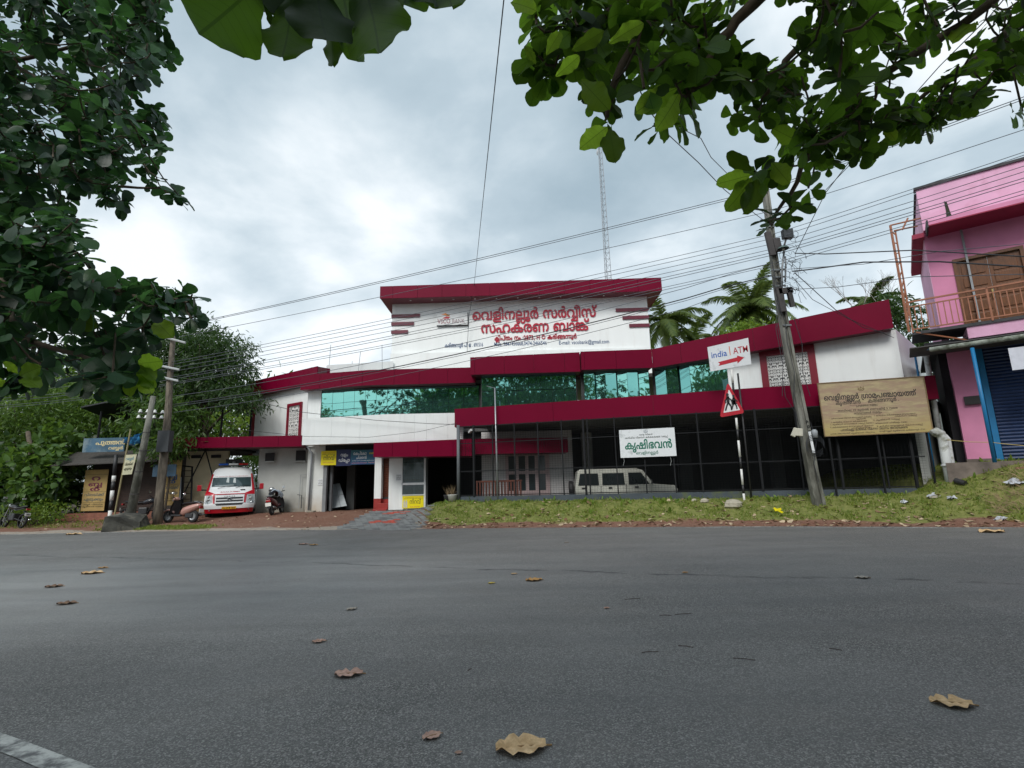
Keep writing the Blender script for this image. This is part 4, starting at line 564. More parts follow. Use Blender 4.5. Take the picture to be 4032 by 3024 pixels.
_g = mirror.node_tree.nodes.new('ShaderNodeNewGeometry'); _n = mirror.node_tree.nodes.new('ShaderNodeTexNoise'); _n.inputs['Scale'].default_value = .9; _bp = mirror.node_tree.nodes.new('ShaderNodeBump'); _bp.inputs['Strength'].default_value = .12; _bp.inputs['Distance'].default_value = .03
mirror.node_tree.links.new(_g.outputs['Position'], _n.inputs['Vector']); mirror.node_tree.links.new(_n.outputs[0], _bp.inputs['Height']); mirror.node_tree.links.new(_bp.outputs[0], _b.inputs['Normal'])
alu = mat('dark_window_frame', (.05, .055, .055), rough=.45)
bank = thing('bank_building', (1.0, 25.0, .3), 'white bank building with crimson bands, green mirror glass and a rooftop name wall', 'building')
def lerp(a, b, t): return tuple(a[i] + (b[i] - a[i]) * t for i in range(len(a)))
def band(A, B, z0a, z1a, z0b, z1b, cuts, depth=.7, parent=bank, mt=red, name='fascia_panel', th=.05, soffit=soffit_m, gap=.012):
    """row of cladding panels from A to B with recessed joints, a backing and a soffit behind them"""
    d = Vector((B[0] - A[0], B[1] - A[1])).normalized(); n = Vector((-d.y, d.x)); ln = math.hypot(B[0] - A[0], B[1] - A[1])
    ts = [0] + list(cuts) + [1]
    for i in range(len(ts) - 1):
        a, b = ts[i] + (gap / ln if i else 0), ts[i + 1]; pa, pb = lerp(A, B, a), lerp(A, B, b)
        MB().wall(pa, pb, z0a + (z0b - z0a) * a, z1a + (z1b - z1a) * a, th, z0a + (z0b - z0a) * b, z1a + (z1b - z1a) * b).build(name, mt, parent)
    o = Vector(n) * th; mb = MB(); A2, B2 = (A[0] + o.x + d.x * .01, A[1] + o.y + d.y * .01), (B[0] + o.x - d.x * .01, B[1] + o.y - d.y * .01)
    mb.wall(A2, B2, z0a + .012, z1a - .012, depth, z0b + .012, z1b - .012); mb.build('band_core', soffit, parent)
# left wing (angled), upper band, wall
WA0, WA1 = (-14.4, 27.6), (-9.25, 24.15)
band(WA0, WA1, 6.42, 7.2, 6.40, 7.2, [.14, .3, .47, .65, .83], depth=.5)
wn = Vector((WA1[1] - WA0[1], -(WA1[0] - WA0[0]))).normalized(); wo = Vector((-wn.x, -wn.y)) * .45
W0, W1 = (-14.1 + .25, 27.6 + .1), (-9.62 + .3, 24.35 + .25)
mb = MB(); mb.wall(W0, W1, 3.3, 6.45, .3); mb.build('wing_wall', white, bank)
MB().wall((W0[0] - .33, W0[1] + .22), (W0[0] + .02, W0[1] - .03), 3.3, 6.5, .4).build('corner_strip', red_edge, bank)
# band 1 (left part of the front), wall, glass, parapet
K0, K1, K2 = (-9.95, 24.0), (-6.72, 23.97), (-1.72, 23.97)
band(K0, K1, 6.03, 6.74, 6.17, 6.91, [.02 + .26, .60, .9], depth=.75)
band(K1, K2, 6.17, 6.91, 6.17, 6.91, [.235, .47, .74], depth=.75)
G0, G1, G2 = (-9.12, 24.55), (-6.0, 24.6), (-1.6, 24.6)
MB().wall((-9.75, 24.5), (-9.14, 24.52), 3.4, 6.08, .3).build('front_wall', white, bank)
MB().wall((-9.9, 24.85), (-1.2, 24.95), 3.3, 6.3, .15).build('inner_wall', dark, bank)
def panes(A, B, z0, z1, n, rows=((0, 1),), tilt=None, parent=bank, mt=mirror, name='window_pane', z0b=None, z1b=None, zp=None):
    for i in range(n):
        a, b = lerp(A, B, (i + .012) / n), lerp(A, B, (i + .988) / n); d = Vector((b[0] - a[0], b[1] - a[1])).normalized(); nn = Vector((-d.y, d.x))
        for (r0, r1) in rows:
            za, zb = z0 + (z1 - z0) * r0 + .012, z0 + (z1 - z0) * r1 - .012; j = random.uniform(-.004, .004); k = random.uniform(-.004, .004); tl = tilt(i) if tilt else 0.0
            # tilt: left or right edge pushed back (pane turned about its upright axis)
            a2 = (a[0] + nn.x * max(0, j + tl), a[1] + nn.y * max(0, j + tl)); b2 = (b[0] + nn.x * max(0, -j - tl), b[1] + nn.y * max(0, -j - tl))
            mb = MB(); off = Vector((nn.x, nn.y, 0)) * k
            vs = [Vector((a2[0], a2[1], za)), Vector((b2[0], b2[1], za)), Vector((b2[0], b2[1], zb)) + off, Vector((a2[0], a2[1], zb)) + off]
            mb.prism(vs, Vector((nn.x, nn.y, 0)) * .008)
            mb.build(name, mt, parent)
panes(G0, G1, 4.2, 6.14, 6)
panes(G1, G2, 4.2, 6.16, 6)
mb = MB(); mb.wall((G0[0] - .02, G0[1] + .06), (G1[0], G1[1] + .06), 4.2, 6.2, .05); mb.wall((G1[0], G1[1] + .06), (G2[0] + .3, G2[1] + .06), 4.2, 6.2, .05); mb.build('window_frame', alu, bank)
P0, P1, P2 = (-9.58, 23.62), (-5.72, 23.55), (-2.28, 23.55)
band(P0, P1, 3.42, 4.62, 3.44, 4.72, [.34, .68], depth=.55, mt=white, name='parapet_panel', soffit=white, gap=.006)
band(P1, P2, 3.44, 4.72, 3.43, 4.70, [.17, .36, .52, .80], depth=.55, mt=white, name='parapet_panel', soffit=white, gap=.006)
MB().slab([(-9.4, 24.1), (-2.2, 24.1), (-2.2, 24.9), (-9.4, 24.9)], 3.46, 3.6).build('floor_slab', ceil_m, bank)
# white roof parapet behind band 1
rA, rB = at(*c3(780, 250), 24.9), at(*c3(1320, 205), 26.2)
z_rt = at(*c3(778, 198), 25.2).z
MB().wall((-9.1, 25.0), (-6.2, 26.6), 6.5, z_rt + .05, .2, None, at(*c3(1312, 150), 26.6).z).build('roof_parapet', white, bank)
MB().wall((-6.4, 26.75), (7.0, 26.75), 6.5, 8.4, .2).build('roof_parapet', white, bank)
MB().wall((-9.3, 24.2), (-8.85, 24.75), 6.85, 7.2, .3).build('band_return', red, bank)
# bands B, C and D (right part)
B0, B1 = (-1.9, 23.35), (3.13, 23.2)
band(B0, B1, 6.42, 7.24, 6.41, 7.32, [.04, .31, .58, .86], depth=1.3)
C0, C1 = (3.16, 22.98), (6.4, 23.05)
band(C0, C1, 6.44, 7.29, 6.47, 7.34, [.045, .49], depth=1.4)
D0, D1 = (6.42, 23.1), (14.5, 18.75)
def zz(px, py, A, B): return onf(A, B, px, py).z
dz = [zz(2568, 1375, D0, D1), zz(2574, 1448, D0, D1), zz(3496, 1179, D0, D1), zz(3522, 1290, D0, D1)]
D1 = tuple(onf(D0, D1, 3509, 1235)[:2])
band(D0, D1, dz[1], dz[0], dz[3], dz[2], [.14, .36, .47, .66], depth=1.0)
# glass under bands B, C
panes((-1.42, 23.75), (2.95, 23.62), 4.5, 6.44, 8, rows=((0, .62), (.62, 1)))
panes((3.3, 23.45), (6.3, 23.5), 4.7, 6.5, 6, tilt=lambda i: (.20 if i % 2 else -.02))
DD = Vector((D1[0] - D0[0], D1[1] - D0[1])).normalized(); DN = Vector((-DD.y, DD.x)) * .55
E0, E1 = (D0[0] + DN.x, D0[1] + DN.y), (D1[0] + DN.x, D1[1] + DN.y)
def onE(px, py): return onf(E0, E1, px, py)
gx = onE(*c5(262, 600)); panes((6.55, 23.45), (gx.x, gx.y), 4.7, 6.62, 6, tilt=lambda i: (.16 if i in (0, 2) else -.05 if i == 1 else 0))
mb = MB(); mb.wall((-1.45, 23.85), (3.0, 23.72), 4.3, 6.5, .05); mb.wall((3.2, 23.75), (6.4, 23.8), 4.3, 6.6, .05); mb.build('window_frame', alu, bank)
mb = MB(); mb.wall((6.6, 23.95), (gx.x + .2, gx.y + .35), 4.3, 6.9, .05); mb.build('window_frame', alu, bank)
# white walls right of the glass with the lattice window between
j0, j1 = onE(*c5(455, 460)), onE(*c5(795, 400)); j2 = onE(*c5(1338, 500)); ztop = dz[2] - .2
MB().wall((gx.x, gx.y), (j0.x, j0.y), 4.2, 6.8, .25, None, 6.85).build('front_wall', white, bank)
MB().wall((j1.x, j1.y), (j2.x, j2.y), 4.2, 6.75, .25, None, 6.9).build('front_wall', white, bank)
n_ = Vector((DN.x, DN.y, 0)).normalized()
MB().wall((j0.x + n_.x * .16, j0.y + n_.y * .16), (j1.x + n_.x * .16, j1.y + n_.y * .16), 4.2, 6.8, .12).build('lattice_backing', dark, bank)
# side wall of the right end + roof mass behind
MB().wall((j2.x, j2.y), (j2.x + 5.2, j2.y + 5.0), 4.1, 6.9, .25).build('side_wall', white, bank)
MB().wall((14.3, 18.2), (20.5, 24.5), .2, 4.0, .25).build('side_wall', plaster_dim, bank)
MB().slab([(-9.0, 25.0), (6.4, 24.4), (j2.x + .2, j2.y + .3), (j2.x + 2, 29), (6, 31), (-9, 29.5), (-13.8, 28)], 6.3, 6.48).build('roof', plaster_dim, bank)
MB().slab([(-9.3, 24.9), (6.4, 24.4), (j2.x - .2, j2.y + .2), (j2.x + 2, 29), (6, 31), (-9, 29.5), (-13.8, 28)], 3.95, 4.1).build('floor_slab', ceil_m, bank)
# red frames + white lattice screens
def lattice(A, B, z0, z1, frame, top_only=False, parent=bank, cols=3, rows=5):
    d = Vector((B[0] - A[0], B[1] - A[1])); ln = d.length; d.normalize(); n = Vector((-d.y, d.x)); fw = frame
    def pt(u, z, off=0.): return Vector((A[0] + d.x * u + n.x * off, A[1] + d.y * u + n.y * off, z))
    for (u0, u1, a, b) in ((0, fw, z0, z1), (ln - fw, ln, z0, z1), (fw, ln - fw, z1 - fw, z1)) + (((fw, ln - fw, z0, z0 + fw),) if not top_only else ()):
        MB().prism([pt(u0, a, -.06), pt(u1, a, -.06), pt(u1, b, -.06), pt(u0, b, -.06)], Vector((n.x, n.y, 0)) * .2).build('window_surround', red_edge, parent)
    # the screen: scrolls, rings and bars, really cut through
    mb = MB(); ux0, ux1, za, zb = fw + .005, ln - fw - .005, (z0 if top_only else z0 + fw) + .005, z1 - fw - .005
    cw = (ux1 - ux0) / cols; ch = (zb - za) / rows; r = min(cw, ch)
    def ring(cu, cz, rad, w_, k=12, a0=0, a1=2 * math.pi):
        pts = []
        for i in range(k + 1):
            a = a0 + (a1 - a0) * i / k
            pts.append((cu + math.cos(a) * rad, cz + math.sin(a) * rad, cu + math.cos(a) * (rad - w_), cz + math.sin(a) * (rad - w_)))
        for i in range(k):
            p, q = pts[i], pts[i + 1]; mb.add([pt(p[0], p[1]), pt(q[0], q[1]), pt(q[2], q[3]), pt(p[2], p[3])], [(0, 3, 2, 1), (0, 1, 2, 3)][:1])
            mb.add([pt(p[0], p[1], .02), pt(q[0], q[1], .02), pt(p[0], p[1]), pt(q[0], q[1])], [(0, 1, 3, 2)])
    for i in range(cols):
        for j in range(rows):
            cu, cz = ux0 + cw * (i + .5), za + ch * (j + .5)
            if (j % 2) == 0:
                ring(cu, cz, r * .46, r * .12); ring(cu, cz, r * .22, r * .12, 8)
                ring(cu - cw * .5, cz, r * .25, r * .09, 10); ring(cu + cw * .5, cz, r * .25, r * .09, 10)
                for sg in (-1, 1): ring(cu - r * .25, cz + sg * ch * .42, r * .2, r * .08, 8, 0, math.pi * 1.5); ring(cu + r * .25, cz + sg * ch * .42, r * .2, r * .08, 8, math.pi * .9, math.pi * 2.3)
            else:
                for sx_ in (-.32, 0, .32):
                    ring(cu + sx_ * cw, cz + (.12 * ch if sx_ else -.15 * ch), r * .17, r * .17, 8); ring(cu + sx_ * cw, cz - .32 * ch, r * .11, r * .11, 6); ring(cu + sx_ * cw, cz + .36 * ch, r * .09, r * .09, 6)
    for i in range(cols * 2 + 1): u = ux0 + cw * i / 2; mb.prism([pt(u - .008, za, .004), pt(u + .008, za, .004), pt(u + .008, zb, .004), pt(u - .008, zb, .004)], Vector((n.x, n.y, 0)) * .02)
    for j in range(rows * 2 + 1): z = za + ch * j / 2; wz = .024 if j % 2 == 0 else .012; mb.prism([pt(ux0, z - wz, .006), pt(ux1, z - wz, .006), pt(ux1, z + wz, .006), pt(ux0, z + wz, .006)], Vector((n.x, n.y, 0)) * .02)
    mb.build('lattice_screen', mat('lattice_white', (.78, .78, .76), rough=.5), parent)
lattice((j0.x, j0.y), (j1.x, j1.y), 4.3, 6.72, .26, cols=6, rows=7)
la, lb = onf(W0, W1, *c3(480, 700)), onf(W0, W1, *c3(596, 700)); lz = onf(W0, W1, *c3(560, 490)).z
off = wn * .03; lattice((la.x + off.x, la.y + off.y), (lb.x + off.x, lb.y + off.y), 3.3, lz, .13, top_only=True, cols=3, rows=6)
MB().wall((la.x + off.x * .2, la.y + off.y * .2), (lb.x + off.x * .2, lb.y + off.y * .2), 3.3, lz - .05, .02).build('lattice_backing', dark, bank)
# carport band + slab on the left
Q0, Q1 = at(675, 1744, 24.0), at(*c3(597, 800), 24.0)
band((Q0.x, 24.0), (Q1.x, 24.0), 3.45, 3.93, 3.39, 3.9, [.2, .42, .62, .82], depth=1.4)
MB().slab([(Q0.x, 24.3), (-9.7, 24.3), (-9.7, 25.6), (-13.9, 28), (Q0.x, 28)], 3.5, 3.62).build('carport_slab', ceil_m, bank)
# ground floor left: recessed wall, small windows, garage front
gz = .38
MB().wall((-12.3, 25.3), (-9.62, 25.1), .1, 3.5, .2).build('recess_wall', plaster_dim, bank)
for p, q in ((c3(305, 900), c3(372, 965)), (c3(555, 880), c3(625, 962))):
    a, b = at(*p, 25.1), at(*q, 25.1); f_ = MB().aabb((a.x, 25.05, b.z), (b.x, 25.12, a.z)).build('vent_opening', dark, bank); MB().aabb((a.x - .05, 25.0, b.z - .05), (b.x + .05, 25.12, b.z)).build('sill', plaster_dim, f_)
MB().wall((-9.66, 24.62), (-8.86, 24.6), .1, 3.46, .35).build('front_wall', white_dirty, bank)
MB().wall((-9.7, 25.3), (-9.66, 24.6), .1, 3.46, .05).build('front_wall', white_dirty, bank)
gx0, gx1 = at(*c3(770, 1200), 24.6).x, at(*c3(1200, 1200), 24.6).x
MB().aabb((gx0, 24.62, 3.05), (gx1, 24.9, 3.5)).build('lintel', dark, bank)
MB().aabb((gx0, 24.55, .36), (gx0 + .16, 24.75, 3.05)).build('door_jamb', mat('grey_jamb', (.2, .21, .22), rough=.6), bank)
MB().aabb((gx0 + .2, 24.9, .36), (gx0 + .3, 25.1, 3.05)).build('door_jamb', mat('grey_jamb'  , (.2, .21, .22)), bank)
pill0, pill1 = gx1, at(*c3(1248, 1100), 24.4).x
MB().aabb((gx1, 24.35, .95), (pill1, 24.7, 3.4)).build('pillar', white, bank)
MB().aabb((gx1 - .005, 24.34, .3), (pill1 + .005, 24.7, .95)).build('plinth', mat('red_oxide', (.30, .025, .02), rough=.6, var=.15, vs=4, bump=.1), bank)
# rolling shutter made of slats
sh0, sh1 = pill1 + .02, at(*c3(1328, 1100), 24.6).x; slat_m = mat('brown_shutter', (.13, .035, .015), rough=.45, var=.15, vs=3)
zs = np.linspace(at(*c3(1290, 1260), 24.7).z, 3.35, 29)
for i in range(28):
    mb = MB(); za, zb = zs[i], zs[i + 1]; r = [(0, za), (-.022, za + (zb - za) * .3), (-.022, za + (zb - za) * .75), (.004, zb - .004)]
    mb.grid([[Vector((sh0, 24.72 + a, b)) for a, b in r], [Vector((sh1, 24.72 + a, b)) for a, b in r]]); mb.build('shutter_slat', slat_m, bank)
MB().aabb((sh0, 24.68, zs[0] - .08), (sh1, 24.74, zs[0])).build('shutter_rail', alu, bank)
MB().aabb((sh0 - .02, 24.6, .3), (sh1 + .02, 24.9, zs[0] - .09)).build('threshold', mat('red_oxide', (.3, .02, .02)), bank)
# wall with display window
wx0, wx1, wx2 = sh1 + .01, at(*c3(1421, 1100), 24.1).x, at(*c3(1600, 1100), 24.1).x
zb0 = at(*c3(1400, 1362), 24.1).z
MB().aabb((wx0, 24.1, zb0), (wx1, 24.8, 3.4)).build('front_wall', white, bank)
zw = [at(*c3(1500, y), 24.1).z for y in (928, 1142, 1160, 1238, 1252, 1348)]
MB().aabb((wx1, 24.1, zb0), (wx2, 24.3, zw[3] - .01)).build('front_wall', white, bank)
wf = MB(); fm = mat('white_window_frame', (.75, .77, .78), rough=.35)
wf.aabb((wx2 - .02, 24.05, zb0), (wx2 + .06, 24.2, 3.42)); wf.aabb((wx1 - .03, 24.06, zw[2]), (wx2 - .02, 24.16, zw[1])); wf.aabb((wx1 - .03, 24.06, zw[3] - .03), (wx2 - .02, 24.16, zw[3])); wf.aabb((wx1 - .03, 24.06, zw[3]), (wx1, 24.16, 3.4)); wf.aabb((wx1, 24.2, zw[3]), ((wx1 + wx2) / 2 - .0, 24.203, zw[3] + .001))
wf.aabb(((wx1 + wx2) / 2 - .03, 24.3, zw[3]), ((wx1 + wx2) / 2 + .02, 24.33, 3.38))
dw = wf.build('display_window', fm, bank)
gl = glass('shop_glass', (.62, .74, .76), alpha=.35)
MB().aabb((wx1, 24.1, zw[1]), (wx2 - .02, 24.108, 3.38)).build('pane', gl, dw); MB().aabb((wx1, 24.1, zw[3]), (wx2 - .02, 24.108, zw[2])).build('pane', gl, dw)
for z in (2.55, 2.93): MB().aabb((wx1 + .01, 24.14, z), (wx2 - .03, 24.38, z + .012)).build('shelf', gl, dw)
MB().aabb((wx1 - .02, 24.6, zw[3]), (wx2, 24.62, 3.4)).build('back_panel', mat('display_back', (.5, .56, .58), rough=.7), dw)
MB().aabb((wx1 + .0, 24.12, zw[1] - .01), (wx2 - .03, 24.58, zw[1] + .015)).build('shelf', fm, dw)
MB().slab([(wx0 - .02, 24.02), (wx2 + .03, 24.02), (wx2 + .03, 24.3), (wx0 - .02, 24.3)], .1, zb0).build('stone_plinth', mat('black_stone', (.035, .04, .045), rough=.5, var=.4, vs=9, bump=.8, bs=14), bank)
# entrance opening to the right
MB().aabb((wx2 + .07, 24.1, zb0), (wx2 + .14, 24.3, 3.4)).build('door_jamb', alu, bank)
MB().slab([(wx2 + .04, 24.05), (-1.4, 24.05), (-1.4, 29), (wx2 + .04, 29)], .2, .47).build('entrance_floor', mat('dark_floor_tile', (.1, .09, .085), rough=.3, var=.2), bank)
MB().aabb((wx2 - .1, 23.6, .1), (wx2 + 1.1, 24.05, .33)).build('entrance_step', mat('granite_step', (.12, .13, .135), rough=.4, var=.2, vs=20), bank)
# entrance canopy band
EC0, EC1 = at(*c3(1184, 870), 22.6), at(*c3(1985, 850), 22.6)
band((EC0.x, 22.6), (EC1.x, 22.6), 2.74, 3.35, 2.68, 3.42, [.19, .45, .81, .935], depth=1.7, mt=red)
band((EC1.x + .03, 23.0), (2.4, 23.1), 2.78, 3.45, 2.76, 3.42, [.25, .5, .75], depth=1.2, mt=red)
# inner rooms (dark depth)
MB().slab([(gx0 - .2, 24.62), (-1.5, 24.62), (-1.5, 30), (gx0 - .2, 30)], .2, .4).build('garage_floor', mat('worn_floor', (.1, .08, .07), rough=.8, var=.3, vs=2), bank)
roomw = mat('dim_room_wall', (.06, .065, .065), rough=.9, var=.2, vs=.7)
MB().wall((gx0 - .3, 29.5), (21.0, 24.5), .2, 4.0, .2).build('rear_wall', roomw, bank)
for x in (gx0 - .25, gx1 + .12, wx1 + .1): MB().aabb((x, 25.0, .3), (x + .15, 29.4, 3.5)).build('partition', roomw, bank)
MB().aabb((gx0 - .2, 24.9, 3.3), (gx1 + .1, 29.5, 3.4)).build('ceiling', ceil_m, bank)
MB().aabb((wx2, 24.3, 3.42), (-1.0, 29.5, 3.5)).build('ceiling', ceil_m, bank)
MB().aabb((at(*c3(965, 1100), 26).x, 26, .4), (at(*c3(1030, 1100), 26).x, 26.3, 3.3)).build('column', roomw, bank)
# veranda behind the fence: white wall with a four-leaf window
vm = mat('veranda_wall', (.62, .6, .6), rough=.7, var=.08)
vx = [at(*c8(x, 650), 24.6).x for x in (190, 420, 845, 1075)]
MB().aabb((vx[0], 24.6, .5), (vx[1], 24.8, 3.0)).build('veranda_wall', vm, bank); MB().aabb((vx[2], 24.6, .5), (vx[3], 24.8, 3.0)).build('veranda_wall', vm, bank); MB().aabb((vx[1], 24.64, .5), (vx[2], 24.8, 1.0)).build('veranda_wall', vm, bank)
MB().aabb((vx[0], 24.6, 3.0), (vx[3], 24.8, 3.9)).build('veranda_wall', vm, bank)
pinkish = mat('pale_pink_frame', (.5, .38, .38), rough=.5)
wn_ = thing
wfm = MB(); lx = [at(*c8(x, 650), 24.55).x for x in (450, 512, 547, 612, 643, 706, 735, 806)]
z3, z2, z1_, z0_ = at(*c8(620, 480), 24.55).z, at(*c8(620, 625), 24.55).z, at(*c8(620, 655), 24.55).z, at(*c8(620, 815), 24.55).z
for i in range(5):
    a = vx[1] if i == 0 else lx[2 * i - 1]; b = lx[2 * i] if i < 4 else vx[2]; wfm.aabb((a, 24.52, .9), (b, 24.62, 3.0))
for i in range(4):
    for a, b in ((z3, 3.0), (z1_, z2), (.9, z0_)): wfm.aabb((lx[2 * i], 24.53, a), (lx[2 * i + 1], 24.61, b))
vw = wfm.build('veranda_window', pinkish, bank)
for i in range(4):
    for a, b in ((z0_, z1_), (z2, z3)): MB().aabb((lx[2 * i], 24.57, a), (lx[2 * i + 1], 24.578, b)).build('pane', mat('dark_pane', (.03, .045, .05), rough=.1), vw)
# rooftop name wall with wide overhanging cap
SW0, SW1 = (-6.42, 27.05), (7.42, 26.85)
MB().wall(SW0, SW1, 6.5, 11.3, .3).build('name_wall', white, bank)
MB().wall(SW1, (SW1[0] + .3, SW1[1] + 3.5), 6.5, 11.3, .2).build('name_wall_side', white, bank); MB().wall((SW0[0] + .2, SW0[1] + 3.5), SW0, 6.5, 11.3, .2).build('name_wall_side', white, bank)
CA, CB = (-6.86, 26.08), (8.03, 26.02)
band(CA, CB, 11.24, 11.92, 11.26, 12.0, [.045, .133, .22, .305, .39, .48, .567, .655, .745, .83, .915], depth=4.6)
MB().wall(CB, (CB[0] + .1, CB[1] + 4.6), 11.26, 12.0, .05).build('fascia_panel', red, bank)
for k in range(11):
    x = SW0[0] + 1.1 + k * 1.15; MB().lathe((x, 26.5, 11.235), [(.05, 0), (.05, .02)], 8).build('soffit_light', mat('lamp_lens', (.6, .6, .6), rough=.2), bank)
swd = Vector((SW1[0] - SW0[0], SW1[1] - SW0[1], 0)).normalized(); swn = Vector((swd.y, -swd.x, 0))
def onS(px, py): return onf(SW0, SW1, px, py)
stripe_m = mat('maroon_stripe', (.13, .012, .03), rough=.4)
for (xa, ya, xb, yb, h_) in ((237, 323, 433, 318, 21), (237, 374, 392, 371, 22), (234, 429, 352, 426, 22), (1742, 282, 1945, 276, 22), (1787, 333, 1950, 328, 22), (1832, 386, 1956, 382, 22)):
    a, b, c, d = onS(*c1(xa, ya)), onS(*c1(xb, yb)), onS(*c1(xb, yb + h_)), onS(*c1(xa, ya + h_)); zt, zb_ = (a.z + b.z) / 2, (c.z + d.z) / 2
    if xa < 300: a.x = SW0[0] - .03
    else: b.x = SW1[0] + .03
    MB().prism([Vector((a.x, a.y, zb_)), Vector((b.x, b.y, zb_)), Vector((b.x, b.y, zt)), Vector((a.x, a.y, zt))], swn * .07).build('stripe', stripe_m, bank)
# name in raised red letters
letter_red = mat('raised_letter_red', (.42, .006, .03), rough=.35)
Ot = Vector((0, 0, 0))
def line_on(s, L_, R_, mt, size_px, thick, bold, split=False, name='lettering', parent=bank):
    a, b = onS(*c1(*L_)), onS(*c1(*R_)); X = (b - a); O = (a + b) / 2 + swn * .004; X.z *= .25
    put_text(parent, s, O, X, (0, 0, 1), size_px, mt, width=(b - a).length, thick=thick, bold=bold, split=split, name=name)
line_on('വെളിനല്ലൂർ സർവ്വീസ്', (782, 357), (1612, 335), letter_red, .78, .05, 24, split=True, name='letter')
line_on('സഹകരണ ബാങ്ക്', (840, 442), (1560, 428), letter_red, .78, .05, 24, split=True, name='letter')
line_on('ക്ലിപ്തം നം :2873, H O കരിങ്ങന്നൂർ', (930, 492), (1482, 482), letter_red, .34, .035, 20)
navy = mat('navy_lettering', (.03, .08, .2), rough=.4)
line_on('കരിങ്ങന്നൂർ പി ഒ . 691516', (597, 541), (855, 535), navy, .30, .01, 14)
line_on('Mob. 9847456668,0474-2466546', (928, 531), (1282, 524), navy, .30, .01, 6)
line_on('E-mail: vscobank@gmail.com', (1362, 522), (1700, 513), navy, .30, .01, 4)
# logo panel
a, b = onS(*c1(549, 398)), onS(*c1(752, 392)); c, d = onS(*c1(752, 312)), onS(*c1(552, 320))
zb_, zt = (a.z + b.z) / 2, (c.z + d.z) / 2 + .02; xa, xb = a.x, b.x; ym = a.y
logo = MB().aabb((xa, ym - .12, zb_), (xb, ym, zt)).build('logo_panel', mat('logo_white', (.7, .72, .72), rough=.4), bank)
MB().aabb((xa - .02, ym - .14, zb_ - .03), (xb + .03, ym, zb_)).build('panel_edge', dark, logo); MB().aabb((xb, ym - .14, zb_), (xb + .03, ym, zt)).build('panel_edge', dark, logo)
yl = ym - .123; pr = lambda L_: [Vector((xa + (xb - xa) * u, yl, zb_ + (zt - zb_) * v)) for u, v in L_]
MB().prism(pr([(.12, .86), (.28, .99), (.42, .74), (.30, .74), (.22, .86)]), (0, -.004, 0)).build('logo_wing', mat('logo_orange', (.75, .25, .03), rough=.4), logo)
MB().prism(pr([(.16, .56), (.30, .72), (.44, .66), (.36, .52)]), (0, -.004, 0)).build('logo_wing', mat('logo_red', (.45, .02, .04), rough=.4), logo)
MB().prism(pr([(.3, .92), (.42, .86), (.4, .74), (.33, .8)]), (0, -.004, 0)).build('logo_wing', mat('logo_gold', (.6, .3, .05), rough=.4), logo)
maroon_t = mat('maroon_print', (.28, .03, .06), rough=.4)
put_text(logo, 'VSCO', (xa, yl, zb_), (1, 0, 0), (0, 0, 1), .36, maroon_t, cx=(xb - xa) * .225, base=.1, width=(xb - xa) * .42, bold=10)
put_text(logo, 'BANK', (xa, yl, zb_), (1, 0, 0), (0, 0, 1), .34, mat('grey_print', (.25, .15, .17), rough=.4), cx=(xb - xa) * .70, base=.1, width=(xb - xa) * .42)
# long canopy over the car park (front band), its slab
CN0, CN1 = (-2.56, 22.74), (14.72, 17.80)
band(CN0, CN1, 3.96, 4.76, 3.97, 4.80, [.245, .56 - .09, .615, .80], depth=.35)
MB().wall((CN0[0] + .1, CN0[1] + 1.4), CN0, 3.96, 4.76, .05).build('fascia_panel', red, bank)
MB().wall(CN1, (CN1[0] + .5, CN1[1] + 2), 3.97, 4.80, .05).build('fascia_panel', red, bank)
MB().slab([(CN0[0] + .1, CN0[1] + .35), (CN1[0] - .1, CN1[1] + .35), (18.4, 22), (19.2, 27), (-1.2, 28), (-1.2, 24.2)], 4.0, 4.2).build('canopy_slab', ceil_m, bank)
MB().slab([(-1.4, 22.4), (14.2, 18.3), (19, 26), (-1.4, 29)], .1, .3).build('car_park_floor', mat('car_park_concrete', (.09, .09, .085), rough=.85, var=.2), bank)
# interior pillars and dim furniture of the car park
for px, Y, w_ in ((1010, 25.5, .45),): pass
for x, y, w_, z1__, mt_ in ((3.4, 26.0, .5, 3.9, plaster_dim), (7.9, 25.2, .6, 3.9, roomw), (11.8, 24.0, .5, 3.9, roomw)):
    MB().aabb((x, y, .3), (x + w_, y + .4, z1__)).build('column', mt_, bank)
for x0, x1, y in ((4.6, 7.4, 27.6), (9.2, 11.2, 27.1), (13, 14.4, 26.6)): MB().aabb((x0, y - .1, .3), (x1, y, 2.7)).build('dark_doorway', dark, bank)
# FORECOURT, FENCE, SIGNS
# red steps under the shutter
rox = MATS['red_oxide']; xa, xb = at(*c3(1172, 1390), 23.7).x, sh1 + .0
stp = thing('entrance_steps', ((xa + xb) / 2, 24.0, .2), 'flight of red oxide steps below the brown rolling shutter', 'steps')
for i, (y0, z0, z1, dxx) in enumerate(((23.45, .05, .30, -.12), (23.75, .28, .50, 0.0), (24.05, .48, .74, .12))):
    MB().aabb((xa + dxx, y0, z0), (xb, 24.75, z1)).build('step', rox, stp, bevel=.012)
